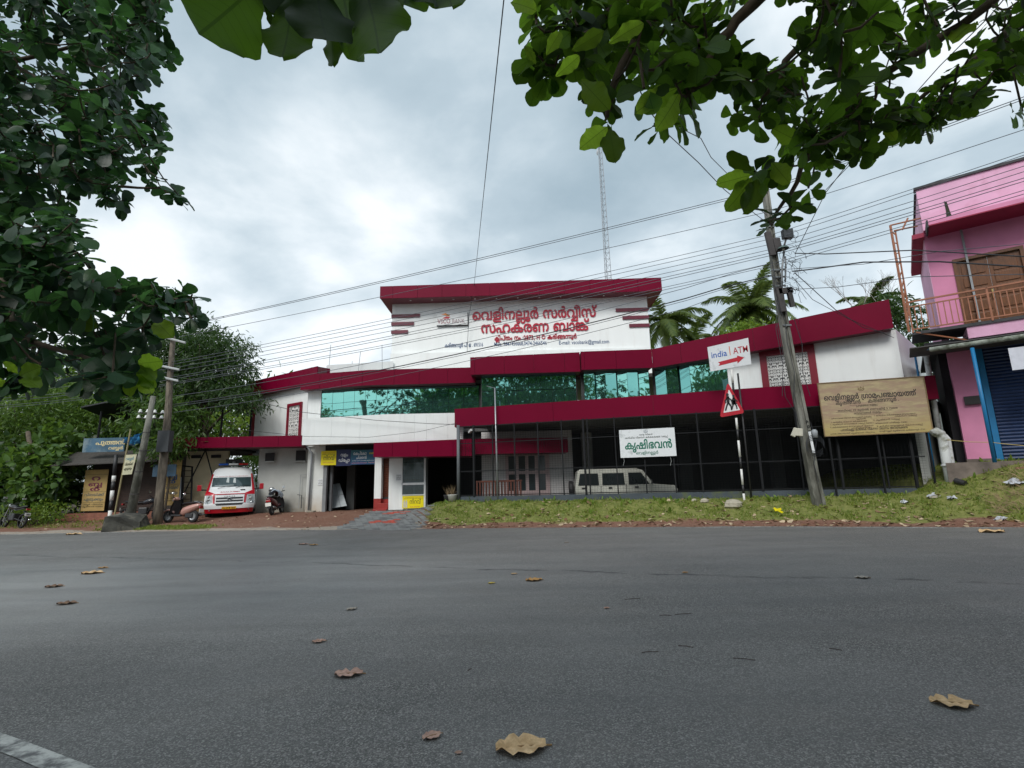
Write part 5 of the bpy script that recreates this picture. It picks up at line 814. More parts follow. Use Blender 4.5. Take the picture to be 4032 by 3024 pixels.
# interlocking pavers of the driveway
pm1 = mat('paver_grey', (.21, .22, .22), rough=.8, var=.2, vs=3, bump=.2, bs=60); pm2 = mat('paver_dark', (.14, .145, .15), rough=.8, var=.2, vs=3, bump=.2, bs=60); pm3 = mat('paver_red_paint', (.42, .08, .055), rough=.7, var=.25, vs=6)
poly = [onz(1325, 2084, .0), onz(1600, 2088, .0), onz(1665, 2066, .1), onz(1722, 2030, .22), onz(1662, 2008, .42), onz(1460, 2026, .3)]
def inside(x, y, P):
    c = False; j = len(P) - 1
    for i in range(len(P)):
        if (P[i].y > y) != (P[j].y > y) and x < (P[j].x - P[i].x) * (y - P[i].y) / (P[j].y - P[i].y) + P[i].x: c = not c
        j = i
    return c
pav = tag(MB().slab([(-5.2, 22.0), (-5.1, 22.0), (-5.1, 22.1), (-5.2, 22.1)], -.2, -.1).build('driveway_paving', dark), kind='structure')
stepp = .27; n_p = 0; ang = R(-12); redc = [onz(*c3(1370, 1440), .12), onz(*c3(1262, 1492), .02)]
for i in range(-24, 24):
    for j in range(-16, 16):
        u, v = i * stepp + (j % 2) * stepp * .5, j * stepp * .8; x = -4.9 + u * math.cos(ang) - v * math.sin(ang); y = 21 + u * math.sin(ang) + v * math.cos(ang)
        if not inside(x, y, poly) or n_p > 290: continue
        z = max(.0, float(H(x, y))) + .02; rd = any(abs(x - r.x) < .5 and abs(y - r.y) < .35 for r in redc)
        mb = MB(); s_ = stepp * .5 - .006; t_ = stepp * .4 - .006; zt = z + random.uniform(-.002, .003)
        pts = [(-s_, -t_), (0, -t_ - .012), (s_, -t_), (s_ + .01, 0), (s_, t_), (0, t_ + .012), (-s_, t_), (-s_ + .01, 0)]
        mb.slab([(x + a * math.cos(ang) - b * math.sin(ang), y + a * math.sin(ang) + b * math.cos(ang)) for a, b in pts], z - .05, zt)
        mb.build('paver', pm3 if rd and random.random() < .8 else (pm2 if random.random() < .3 else pm1), pav); n_p += 1
# mesh fence
fdir = Vector((FB[0] - FA[0], FB[1] - FA[1], 0)).normalized(); fn = Vector((fdir.y, -fdir.x, 0)); FL = math.hypot(FB[0] - FA[0], FB[1] - FA[1])
def onfence(px, py, o=0.0): return onf((FA[0] + fn.x * o, FA[1] + fn.y * o), (FB[0] + fn.x * o, FB[1] + fn.y * o), px, py)
fence = thing('mesh_fence', (FA[0], FA[1], .7), 'black steel mesh fence under the crimson canopy on a dark painted kerb wall', 'fence')
blk = mat('black_steel', (.014, .015, .017), rough=.8, spec=.2); kerbm = mat('slate_painted_kerb', (.055, .07, .085), rough=.8, var=.2, vs=2, bump=.2, bs=25, col2=(.09, .11, .05), amt2=.3)
mb = MB(); mb.wall((FA[0], FA[1]), (FB[0], FB[1]), .3, .98, .25); mb.build('kerb_wall', kerbm, fence)
def fpt(s, z, o=.0): return Vector((FA[0], FA[1], 0)) + fdir * s + fn * o + Vector((0, 0, z))
pxs = [(c8(112, 500), .05), (c8(297, 500), .028), (c8(510, 500), .028), (c8(738, 500), .028), (c8(972, 500), .03), (c8(1185, 500), .05), (c8(1225, 500), .03), (c8(1490, 500), .028), (c8(1765, 500), .028), (c8(2045, 500), .028),
       ((2757, 1800), .03), ((2990, 1800), .05), ((3150, 1800), .028), ((3305, 1800), .04), ((3490, 1840), .028), ((3600, 1840), .05)]
sposts = []
for (p, w_) in pxs:
    q = onfence(*p); s = (q - Vector((FA[0], FA[1], 0))).dot(fdir); sposts.append(s); c = fpt(s, 0, .0)
    mb = MB(); mb.box((c.x, c.y, (0.98 + 3.97) / 2), w_ * 1.6, w_ * 1.6, 2.99, rz=math.atan2(fdir.y, fdir.x)); mb.build('post', blk, fence)
MB().tube([fpt(.05, .7, .05), fpt(.05, 4.0, .05)], .07, 10).build('post', mat('grey_steel_post', (.10, .11, .12), rough=.5), fence, smooth=True)
for z in (1.03, 2.02, 3.2, 3.93):
    mb = MB(); a, b = fpt(0, z), fpt(FL, z); mb.box(((a.x + b.x) / 2, (a.y + b.y) / 2, z), FL, .03, .035, rz=math.atan2(fdir.y, fdir.x)); mb.build('rail', blk, fence)
mb = MB()
for i in range(int(FL / .11)):
    s = i * .11 + .05; a, b = fpt(s, .99, .012), fpt(s, 3.95, .012); mb.add([a - fdir * .0028, a + fdir * .0028, b + fdir * .0028, b - fdir * .0028], [(0, 1, 2, 3)])
for i in range(34):
    z = 1.0 + i * .088; a, b = fpt(0, z, .014), fpt(FL, z, .014); q = Vector((0, 0, .0026)); mb.add([a - q, b - q, b + q, a + q], [(0, 1, 2, 3)])
mb.build('wire_mesh', blk, fence, kind='stuff')
# wooden barrier lying behind the mesh
wood = mat('brown_wood', (.12, .035, .02), rough=.5, var=.3, vs=3)
q0, q1 = onfence(*c8(135, 730), -.5), onfence(*c8(580, 730), -.5)
br = thing('wooden_barrier', (q0.x, q0.y, .9), 'low brown wooden barrier with upright bars just behind the fence', 'barrier')
L_ = (q1 - q0); L_.z = 0; ln = L_.length; L_.normalize(); zt = q0.z
MB().box(((q0.x + q1.x) / 2, (q0.y + q1.y) / 2, zt), ln, .07, .07, rz=math.atan2(L_.y, L_.x)).build('top_rail', wood, br)
MB().box(((q0.x + q1.x) / 2, (q0.y + q1.y) / 2, .62), ln, .07, .07, rz=math.atan2(L_.y, L_.x)).build('bottom_rail', wood, br)
for i in range(15):
    p = q0 + L_ * (ln * (i + .3) / 14.8); MB().box((p.x, p.y, (zt + .3) / 2), .06, .05, zt - .3 - .02, rz=math.atan2(L_.y, L_.x)).build('bar', wood, br)
# flag pole
fp = thing('flag_pole', (-.7, 22.0, .7), 'tall thin grey flag pole standing in the grass at the left end of the fence', 'pole')
MB().tube([at(1961, 1985, 22.0), at(1948, 1528, 22.0)], .045, 8, r2=.028).build('pole', mat('galvanised', (.33, .35, .37), rough=.4, metal=.5), fp, smooth=True)
tp = at(1948, 1528, 22.0); MB().tube([tp, tp + Vector((-.35, 0, .1))], .012, 6).build('arm', MATS['galvanised'], fp)
# CCTV camera under canopy corner
c_ = onf(CN0, CN1, *c8(75, 235)); cc = thing('cctv_camera', (c_.x, c_.y + .2, c_.z), 'small white security camera under the left corner of the canopy', 'camera')
mb = MB(); mb.box((c_.x, c_.y + .2, c_.z), .1, .28, .1, rz=.5, rx=-.3); mb.build('camera_body', fm, cc); MB().tube([(c_.x + .05, c_.y + .25, c_.z), (c_.x + .1, c_.y + .3, 4.0)], .02, 6).build('bracket', fm, cc)
# agriculture office board on the fence
ink = mat('dark_ink', (.02, .035, .03), rough=.6)
k = [onfence(2437, 1692, .12), onfence(2655, 1685, .12), onfence(2663, 1798, .12), onfence(2443, 1800, .12)]
zt, zb_ = (k[0].z + k[1].z) / 2, (k[2].z + k[3].z) / 2; KA, KB = k[0], k[1]; kw = (Vector((KB.x - KA.x, KB.y - KA.y, 0))).length
kb = thing('office_board', ((KA.x + KB.x) / 2, (KA.y + KB.y) / 2, zb_), 'white board with large green Malayalam letters hung on the black fence', 'sign board')
MB().prism([Vector((KA.x, KA.y, zb_)), Vector((KB.x, KB.y, zb_)), Vector((KB.x, KB.y, zt)), Vector((KA.x, KA.y, zt))], -fn * .03).build('board', mat('board_white', (.70, .73, .76), rough=.5, var=.04, col2=(.5, .53, .55), amt2=.25, vs2=3), kb)
O = Vector((KA.x, KA.y, zb_)) + fn * .002; Uz = (0, 0, 1); kh = zt - zb_
grn = mat('board_green', (.0, .135, .085), rough=.5)
for s, cx, base, wd, sz, mt_, bd in (('കൃഷിഭവൻ', .515, .30, .85, .42, grn, 26), ('വെളിനല്ലൂർ', .485, .10, .40, .155, grn, 10), ('കാർഷിക വികസന കർഷകക്ഷേമ വകുപ്പ്', .49, .675, .77, .095, ink, 4), ('കേരള സർക്കാർ', .485, .775, .24, .085, ink, 0)):
    put_text(kb, s, O, fdir, Uz, sz * kh / 1.07, mt_, cx=kw * cx, base=kh * base, width=kw * wd, bold=bd)
def arc_emblem(parent, O, X, U, cx, cz, r, mt_, k=14):
    X = Vector(X).normalized(); U = Vector(U); nn = X.cross(U); mb = MB()
    for (r0, r1, a0, a1) in ((r, r * .8, math.pi * 1.0, math.pi * 2.0), (r * .6, r * .45, 0, math.pi * 2)):
        for i in range(k):
            a, b = a0 + (a1 - a0) * i / k, a0 + (a1 - a0) * (i + 1) / k; P_ = lambda rr, q: O + X * (cx + math.cos(q) * rr) + U * (cz + math.sin(q) * rr * .8) + nn * .002
            mb.add([P_(r1, a), P_(r0, a), P_(r0, b), P_(r1, b)], [(0, 1, 2, 3)])
    for sx_ in (-.75, 0, .75): c = O + X * (cx + r * sx_) + U * cz + nn * .002; mb.add([c + X * -r * .08 - U * r * .4, c + X * r * .08 - U * r * .4, c + X * r * .08 + U * r * .75, c - X * r * .08 + U * r * .75], [(0, 1, 2, 3)])
    return mb.build('emblem', mt_, parent, kind='stuff')
arc_emblem(kb, O, fdir, Vector((0, 0, 1)), kw * .485, kh * .91, kh * .075, mat('grey_emblem', (.28, .32, .36), rough=.6))
for px in (2455, 2640): p = onfence(px, 1800, .1); MB().tube([p, p + Vector((.02, 0, -.15)), p + Vector((-.03, 0, -.32))], .006, 5).build('tie_cord', mat('cord', (.4, .42, .42)), kb)
# weathered village council board
PA, PB = Vector((FA[0], FA[1], 0)) + fn * .35, Vector((FB[0], FB[1], 0)) + fn * .35; pd = (PB - PA).normalized(); pn = Vector((pd.y, -pd.x, 0)); pw = (PB - PA).length
def onP(px, py): return onf(PA, PB, px, py)
zt, zb_ = (onP(3219, 1507).z + onP(3638, 1482).z) / 2, (onP(3675, 1706).z + onP(3247, 1716).z) / 2; PA, PB = onP(3230, 1600), onP(3658, 1600); PA.z = PB.z = 0; pw = (PB - PA).length; ph = zt - zb_
vb = thing('council_board', ((PA.x + PB.x) / 2, (PA.y + PB.y) / 2, .75), 'large weathered yellowish board with black hand painted Malayalam text on thin posts', 'sign board')
wm = mat('weathered_sign_paint', (.39, .315, .185), rough=.75, var=.2, vs=3, stretch=(1.2, 1.2, 6), col2=(.33, .23, .16), amt2=.8, vs2=1.4, stain=((.42, .33, .10), 2.6, 3.6, .9), bump=.2, bs=20)
MB().prism([Vector((PA.x, PA.y, zb_)), Vector((PB.x, PB.y, zb_)), Vector((PB.x, PB.y, zt)), Vector((PA.x, PA.y, zt))], -pn * .03).build('board', wm, vb)
for t_ in (.05, .5, .95): p = PA.lerp(PB, t_); MB().aabb((p.x - .025, p.y + .04, .7), (p.x + .025, p.y + .09, zt - .02)).build('post', blk, vb)
mb = MB()
for (a, b, c, d) in ((0, 0, 1, .015), (0, .985, 1, 1), (0, 0, .008, 1), (.992, 0, 1, 1)):
    p0, p1 = PA.lerp(PB, a), PA.lerp(PB, c); mb.prism([Vector((p0.x, p0.y, zb_ + ph * b)) + pn * .002, Vector((p1.x, p1.y, zb_ + ph * b)) + pn * .002, Vector((p1.x, p1.y, zb_ + ph * d)) + pn * .002, Vector((p0.x, p0.y, zb_ + ph * d)) + pn * .002], pn * .02)
mb.build('edge_frame', mat('rusty_frame', (.22, .15, .08), rough=.8, var=.3), vb, kind='stuff')
O = Vector((PA.x, PA.y, zb_)) + pn * .002; bk_ = mat('sign_black_paint', (.025, .02, .018), rough=.6)
rows = [('വെളിനല്ലുർ ഗ്രാമപഞ്ചായത്ത്', .475, .665, .86, .135, 20), ('കൃഷിഭവൻ', .27, .575, .24, .10, 10), ('കരിങ്ങന്നൂർ .', .60, .582, .29, .10, 10), ('പ്രവർത്തന സമയം', .44, .515, .2, .05, 2), ('രാവിലെ 10 മുതൽ വൈകിട്ട് 5 വരെ', .44, .445, .56, .05, 2), ('സേവനങ്ങൾ സമയം', .44, .385, .26, .05, 2),
        ('പരാതികളും കാർഷിക വികസന വിലാസം അറിയിക്കേണ്ട', .47, .09, .62, .06, 6)]
for s, cx, base, wd, sz, bd in rows: put_text(vb, s, O, pd, Uz, sz * ph, bk_, cx=pw * cx, base=ph * base, width=pw * wd, bold=bd)
faint = mat('sign_faded_paint', (.10, .07, .045), rough=.7)
body = [('1. കർഷകക്ഷേമ വികസന സേവനങ്ങൾ കാർഷിക', .27, .315, .40), ('വകുപ്പ് സേവനങ്ങൾ', .37, .285, .09), ('2. കാർഷിക വികസന കർഷകക്ഷേമ', .25, .245, .34), ('3. കൃഷിഭവൻ സേവനങ്ങൾ വകുപ്പ് സമയം', .27, .205, .40), ('4. കർഷകക്ഷേമ സേവനങ്ങൾ വികസന', .27, .155, .41), ('പരാതികളും വിലാസം', .36, .125, .19),
        ('5. കാർഷിക കർഷകക്ഷേമ സേവനങ്ങൾ', .68, .33, .38), ('വികസന വകുപ്പ്', .78, .30, .2), ('6. കൃഷിഭവൻ വകുപ്പ്', .60, .25, .24), ('7. കർഷകക്ഷേമ പരാതികളും സമയം', .63, .19, .31), ('8. കാർഷിക സേവനങ്ങൾ വികസന വകുപ്പ്', .71, .135, .41), ('ഗ്രാമപഞ്ചായത്ത് കൃഷിഭവൻ വിലാസം', .27, .035, .42), ('വെളിനല്ലുർ കൃഷിഭവൻ കരിങ്ങന്നൂർ പി ഒ .', .73, .045, .42)]
for s, cx, base, wd in body: put_text(vb, s, O, pd, Uz, .032 * ph * 1.15, faint, cx=pw * cx, base=ph * base, width=pw * wd, bold=3)
arc_emblem(vb, O, pd, Vector((0, 0, 1)), pw * .41, ph * .845, ph * .055, mat('faded_emblem', (.16, .11, .05), rough=.8))
for z, a, b in ((.545, .28, .55), (.43, .14, .66), (.37, .33, .56)):
    p0, p1 = PA.lerp(PB, a), PA.lerp(PB, b); MB().add([Vector((p0.x, p0.y, zb_ + ph * z)) + pn * .003, Vector((p1.x, p1.y, zb_ + ph * z)) + pn * .003, Vector((p1.x, p1.y, zb_ + ph * z + .008)) + pn * .003, Vector((p0.x, p0.y, zb_ + ph * z + .008)) + pn * .003], [(0, 1, 2, 3)]).build('underline', faint, vb)
# road sign post: ATM arrow board above, school triangle below
SY = 19.0; b0, b1 = at(2932, 1985, SY), at(2880, 1455, SY); gzz = float(H(b0.x, SY)); b0.z = min(b0.z, gzz) - .05
sp_ = thing('road_sign_post', (b0.x, SY, gzz), 'black and white banded road post carrying a red school triangle, leaning left', 'sign post')
wht = mat('post_white', (.68, .68, .66), rough=.5, var=.1, vs=6); bnd = mat('post_black', (.02, .02, .022), rough=.5)
ysq = [1985, 1940, 1907, 1848, 1802, 1738, 1695, 1650, 1600, 1560, 1510, 1455]
for i in range(len(ysq) - 1):
    t0, t1 = (1985 - ysq[i]) / 530., (1985 - ysq[i + 1]) / 530.
    MB().tube([b0.lerp(b1, t0), b0.lerp(b1, t1)], .04, 10).build('pole_band', wht if i % 2 == 0 else bnd, sp_, smooth=True)
p2_ = [at(2962, 1990, SY + .1), at(2905, 1470, SY + .1)]; MB().tube(p2_, .035, 8).build('back_pole', bnd, sp_, smooth=True)
tc_ = at(2881, 1590, SY - .07); tilt = math.radians(7); tx = Vector((math.cos(tilt), 0, math.sin(tilt))); tz = Vector((-math.sin(tilt) * .2, 0, 1)).normalized()
A_ = at(2866, 1508, SY - .07); B_ = at(2836, 1641, SY - .07); C_ = at(2930, 1624, SY - .07)
cen = (A_ + B_ + C_) / 3
def rtri(k, off, r=.12):
    P = [cen + (p - cen) * k for p in (A_, B_, C_)]; out = []
    for i in range(3):
        p, q, s = P[i], P[i - 1], P[(i + 1) % 3]; a = p.lerp(q, r); b = p.lerp(s, r)
        for t in (0, .25, .5, .75, 1): out.append(((1 - t) ** 2) * a + 2 * t * (1 - t) * p + t * t * b + Vector((0, off, 0)))
    return out
redpaint = mat('sign_red', (.45, .015, .03), rough=.4); MB().prism(rtri(1.06, 0), (0, .02, 0)).build('triangle_plate', redpaint, sp_)
MB().prism(rtri(.70, -.004, .05), (0, .004, 0)).build('triangle_face', mat('sign_white', (.75, .76, .77), rough=.4), sp_)
def fig(cx, cz, h, skirt):
    mb = MB(); y = SY - .09
    def P(u, v): return Vector((cen.x + (cx + u) * tx.x, y, cen.z + (cz + v) + (cx + u) * tx.z * .6))
    mb.add([P(math.cos(a) * h * .085, h * .9 + math.sin(a) * h * .09) for a in np.linspace(0, 2 * math.pi, 9)[:-1]], [tuple(range(7, -1, -1))])
    def strip(pts, w_):
        for (a, b) in zip(pts, pts[1:]):
            d = Vector((b[0] - a[0], b[1] - a[1])).normalized() * w_; mb.add([P(a[0] - d.y, a[1] + d.x), P(a[0] + d.y, a[1] - d.x), P(b[0] + d.y, b[1] - d.x), P(b[0] - d.y, b[1] + d.x)], [(0, 1, 2, 3)])
    strip([(0, h * .8), (0, h * .45)], h * .085)
    if skirt: mb.add([P(-h * .09, h * .6), P(-h * .2, h * .33), P(h * .2, h * .33), P(h * .09, h * .6)], [(0, 1, 2, 3)])
    strip([(0, h * .45), (-h * .12, h * .22), (-h * .2, 0)], h * .045); strip([(0, h * .45), (h * .14, h * .22), (h * .16, 0)], h * .045)
    strip([(0, h * .74), (-h * .17, h * .56), (-h * .13, h * .42)], h * .035); strip([(0, h * .74), (h * .18, h * .58), (h * .25, h * .5)], h * .035)
    return mb.build('figure', bnd, sp_, kind='stuff')
fig(-.095, -.22, .64, False); fig(.12, -.2, .54, True)
am = [at(2786, 1367, SY - .05), at(2946, 1330, SY - .05), at(2959, 1434, SY - .05), at(2798, 1463, SY - .05)]
at_ = thing('atm_sign', (sum(p.x for p in am) / 4, SY - .05, am[3].z), 'white tilted ATM board with a red arrow at the top of the banded post', 'sign board')
MB().prism([am[3], am[2], am[1], am[0]], (0, .03, 0)).build('board', MATS['board_white'], at_)
X = (am[1] - am[0]).normalized(); O = am[3] + Vector((0, -.003, 0)); U = (am[0] - am[3]).normalized(); aw = (am[1] - am[0]).length; ah = (am[0] - am[3]).length; X = (am[2] - am[3]).normalized()
put_text(at_, 'india', O, X, U, ah * .36, mat('print_blue', (.02, .10, .42), rough=.4), cx=aw * .25, base=ah * .52, width=aw * .39, bold=12)
put_text(at_, '1', O, X, U, ah * .52, mat('print_orange', (.62, .16, .08), rough=.4), cx=aw * .50, base=ah * .52, width=aw * .055, bold=20)
put_text(at_, 'ATM', O, X, U, ah * .38, redpaint, cx=aw * .77, base=ah * .53, width=aw * .36, bold=4)
ar = [(.2, .17), (.66, .22), (.655, .13), (.83, .32), (.67, .45), (.665, .38), (.2, .32), (.24, .25)]
MB().prism([O + X * (aw * u) + U * (ah * v) + Vector((0, -.001, 0)) for u, v in ar], (0, -.002, 0)).build('arrow', redpaint, at_)
# yellow poster, dark banners over the garage
yel = mat('poster_yellow', (.85, .72, .0), rough=.5, var=.03); navyb = mat('banner_navy', (.012, .02, .09), rough=.5); teal = mat('banner_teal', (.02, .12, .16), rough=.5, var=.1, vs=1, col2=(.01, .06, .22), amt2=.9, vs2=.6); pw_ = mat('print_white', (.7, .72, .74), rough=.5); pk = mat('print_dark', (.05, .05, .02), rough=.5)
def flat_board(name, label, cat, corners, Y, mt_, texts, group=None, thick=.015):
    """corners: left-top and right-bottom pixels on the plane y = Y"""
    a, b = at(*corners[0], Y), at(*corners[1], Y); w_, h_ = b.x - a.x, a.z - b.z
    t = thing(name, ((a.x + b.x) / 2, Y, b.z), label, cat, group); MB().aabb((a.x, Y, b.z), (b.x, Y + thick, a.z)).build('sheet', mt_, t)
    for s, cx, base, wd, sz, m_, bd in texts: put_text(t, s, (a.x, Y - .001, b.z), (1, 0, 0), (0, 0, 1), sz * h_, m_, cx=w_ * cx, base=h_ * base, width=w_ * wd, bold=bd)
    return t, a, b
t1, a, b = flat_board('product_poster', 'yellow Malayalam poster fixed to the wall at the left of the garage signs', 'poster', (c3(757, 884), c3(876, 997)), 24.42, yel, [('നിറവ്', .52, .36, .72, .42, pk, 4), ('കർഷകക്ഷേമ വകുപ്പ് സേവനങ്ങൾ', .5, .84, .8, .07, redpaint, 0), ('കാർഷിക വികസന വകുപ്പ്', .5, .74, .85, .07, pk, 0), ('0474-2466546', .5, .14, .7, .1, mat('print_orange', (1, 0, 0)), 0)])
t2, a, b = flat_board('product_poster', 'yellow Malayalam poster with two bottles pasted low under the display window', 'poster', (c3(1420, 1252), c3(1592, 1348)), 24.03, yel, [('നിറവ്', .6, .36, .52, .5, pk, 4), ('കർഷകക്ഷേമ വകുപ്പ് സേവനങ്ങൾ വികസന', .52, .88, .78, .06, redpaint, 0), ('കാർഷിക വികസന വകുപ്പ് കൃഷിഭവൻ', .52, .78, .88, .06, pk, 0), ('0474-2466546', .58, .08, .45, .12, MATS['print_orange'], 0)])
for cxx in (.09, .19):
    x = a.x + (b.x - a.x) * cxx; h_ = a.z - b.z; MB().prism([Vector((x + u * .085, 24.028, b.z + v * h_)) for u, v in ((-.5, .06), (.5, .06), (.5, .5), (.25, .6), (.2, .7), (-.2, .7), (-.25, .6), (-.5, .5))], (0, -.003, 0)).build('printed_bottle', mat('print_pale', (.6, .58, .45)), t2)
t3, a, b = flat_board('depot_banner', 'dark navy banner with white Malayalam letters above the garage opening', 'banner', (c3(877, 872), c3(998, 1003)), 24.44, navyb, [('വളം', .56, .58, .48, .27, pw_, 18), ('ഡിപ്പോ', .56, .25, .72, .28, pw_, 18)])
t4, a, b = flat_board('produce_banner', 'teal and blue banner with white Malayalam letters beside the navy banner', 'banner', (c3(1000, 876), c3(1203, 990)), 24.42, teal, [('കെപ്കോ', .36, .66, .52, .30, pw_, 14), ('ചിക്കൻ', .42, .38, .42, .28, pw_, 14), ('കാർഷിക വികസന കർഷകക്ഷേമ വകുപ്പ് സേവനങ്ങൾ', .5, .24, .88, .09, pw_, 0), ('കർഷകക്ഷേമ സേവനങ്ങൾ', .34, .08, .6, .1, mat('print_pink', (.65, .25, .3)), 4), ('കേരള സർക്കാർ', .83, .1, .26, .08, mat('print_pink2', (.7, .3, .3)), 2), ('സമയം', .85, .7, .25, .2, yel, 4)])
for k_, p in enumerate(((750, 1135), (1389, 1098))):
    Y = 24.09 if k_ else 24.58; pa = at(*c3(*p), Y); nt_ = thing('wall_notice', (pa.x, Y, pa.z), ('small white paper notice on the wall beside the garage', 'small white paper notice on the wall beside the display window')[k_], 'notice')
    MB().aabb((pa.x - .12, Y - .004, pa.z - .14), (pa.x + .12, Y, pa.z + .14)).build('sheet', mat('paper', (.68, .7, .72), rough=.7), nt_)
    for z in (.06, -.02, -.09): put_text(nt_, 'കർഷകക്ഷേമ', (pa.x, Y - .0045, pa.z), (1, 0, 0), (0, 0, 1), .05, pk, base=z, width=.2)
# bottles on the shelf of the window
bx0, bx1 = at(*c3(1436, 1120), 24.3).x, at(*c3(1552, 1120), 24.3).x; bz = zw[1] + .016
bot0 = None
for i in range(9):
    x = bx0 + (bx1 - bx0) * i / 8
    if bot0 is None:
        bo = thing('oil_bottle', (x, 24.3, bz), 'clear bottle with a dark cap in the row of nine inside the display window', 'bottle', 'bottles in the display window')
        MB().lathe((x, 24.3, bz), [(.035, 0), (.037, .01), (.037, .2), (.03, .235), (.014, .26), (.014, .3)], 10).build('bottle_body', mat('bottle_plastic', (.55, .57, .5), rough=.15), bo, smooth=True)
        MB().lathe((x, 24.3, bz + .3), [(.017, 0), (.017, .03)], 8).build('cap', mat('bottle_cap', (.1, .1, .08)), bo); MB().lathe((x, 24.3, bz + .06), [(.0385, 0), (.0385, .09)], 10, caps=False).build('bottle_label', mat('label_yellow', (.5, .42, .2)), bo); bot0 = bo
    else: c = copy_tree(bot0); c.location = (x, 24.3, bz)
# pipes on the recessed wall
pg = mat('grey_pipe', (.26, .28, .3), rough=.5); bp_ = thing('drain_pipe', (-9.7, 24.5, .4), 'grey drain pipe running down the wall right of the parked scooter', 'pipe')
pa, pb, pc = at(*c3(632, 835), 24.5), at(*c3(680, 900), 24.5), at(*c3(652, 1368), 24.5); MB().tube([pa, pb, Vector((pb.x, 24.5, pb.z - .2)), pc], .05, 8).build('pipe', pg, bp_, smooth=True)
MB().aabb((pc.x - .02, 24.3, .2), (pc.x + .3, 24.6, .48)).build('pipe_base', plaster_dim, bp_)
tp_ = thing('water_tap', (-10.3, 25.0, .4), 'thin grey water pipe with a tap on the recessed wall', 'tap'); p0, p1, p2, p3 = (at(*c3(*q), 25.0) for q in ((652, 1077), (590, 1077), (580, 1245), (572, 1350)))
MB().tube([p0, p1, p2, p3], .014, 6).build('supply_pipe', pg, tp_); p4, p5, p6 = (at(*c3(*q), 24.98) for q in ((562, 1240), (597, 1245), (594, 1350))); MB().tube([p4, p5, p6], .017, 6).build('tap_pipe', mat('dark_pipe', (.04, .045, .05)), tp_)
# leaning panel boards in the garage
gb = thing('stacked_panels', (-8.2, 25.5, .4), 'pale grey panel boards leaning inside the dark garage', 'panels')
q = [at(*c3(818, 1355), 25.3), at(*c3(965, 1330), 25.3), at(*c3(905, 1145), 25.9), at(*c3(818, 1160), 25.9)]; MB().prism(q, (0, .06, 0)).build('panel', mat('panel_grey', (.32, .36, .38), rough=.5), gb)
for t_ in (.33, .66): a_, b_ = q[0].lerp(q[1], t_), q[3].lerp(q[2], t_); MB().tube([a_ + Vector((0, -.02, 0)), b_ + Vector((0, -.02, 0))], .012, 5).build('joint', pg, gb)
for t_ in (.5,): a_, b_ = q[0].lerp(q[3], t_), q[1].lerp(q[2], t_); MB().tube([a_ + Vector((0, -.02, 0)), b_ + Vector((0, -.02, 0))], .012, 5).build('joint', pg, gb)
# flower pots at fence end
for k_, (x, y, s_) in enumerate(((-2.62, 22.35, .2), (-2.85, 22.6, .17))):
    z = float(H(x, y)) - .02; pt_ = thing('plant_pot', (x, y, z), ('grey plant pot with a dry bush at the left end of the fence', 'black plant pot just left of the grey pot')[k_], 'plant pot')
    MB().lathe((x, y, z), [(s_ * .7, 0), (s_, .3), (s_ * 1.1, .34), (s_ * .9, .35), (s_ * .85, .28)], 12).build('pot', (plaster_dim, dark)[k_], pt_, smooth=True)
    mb = MB()
    for i in range(60 if k_ == 0 else 25):
        a = random.uniform(0, 6.28); l = random.uniform(.2, .5); r_ = random.uniform(.1, .35); p = Vector((x, y, z + .3)); e_ = p + Vector((math.cos(a) * r_, math.sin(a) * r_, l)); w_ = Vector((math.sin(a), -math.cos(a), 0)) * .008
        mb.add([p - w_, p + w_, e_], [(0, 1, 2)])
    mb.build('dry_stems', mat('dry_stem', (.25, .18, .10), rough=.9, var=.4), pt_, kind='stuff')
# VEHICLES
tyre_m = mat('tyre_rubber', (.016, .016, .017), rough=.85); rim_m = mat('rim_grey', (.32, .33, .34), rough=.4, metal=.6); chrome = mat('chrome', (.6, .62, .64), rough=.15, metal=1)
def wheel(parent, c, r, w_, axis='X', rim=True, name='wheel', rm=None):
    prof = [(r * .62, -w_ / 2), (r * .9, -w_ / 2), (r, -w_ * .3), (r, w_ * .3), (r * .9, w_ / 2), (r * .62, w_ / 2)]
    o = MB().lathe(c, prof, 20, axis, caps=False).build(name, tyre_m, parent, smooth=True)
    if rim:
        p2 = [(r * .62, -w_ * .42), (r * .5, -w_ * .25), (r * .15, -w_ * .3), (0.001, -w_ * .3)]; mb = MB(); mb.lathe(c, p2, 16, axis, caps=False); mb.lathe(c, [(a, -b) for a, b in p2], 16, axis, caps=False); mb.build('rim', rm or rim_m, o, smooth=True)
    return o
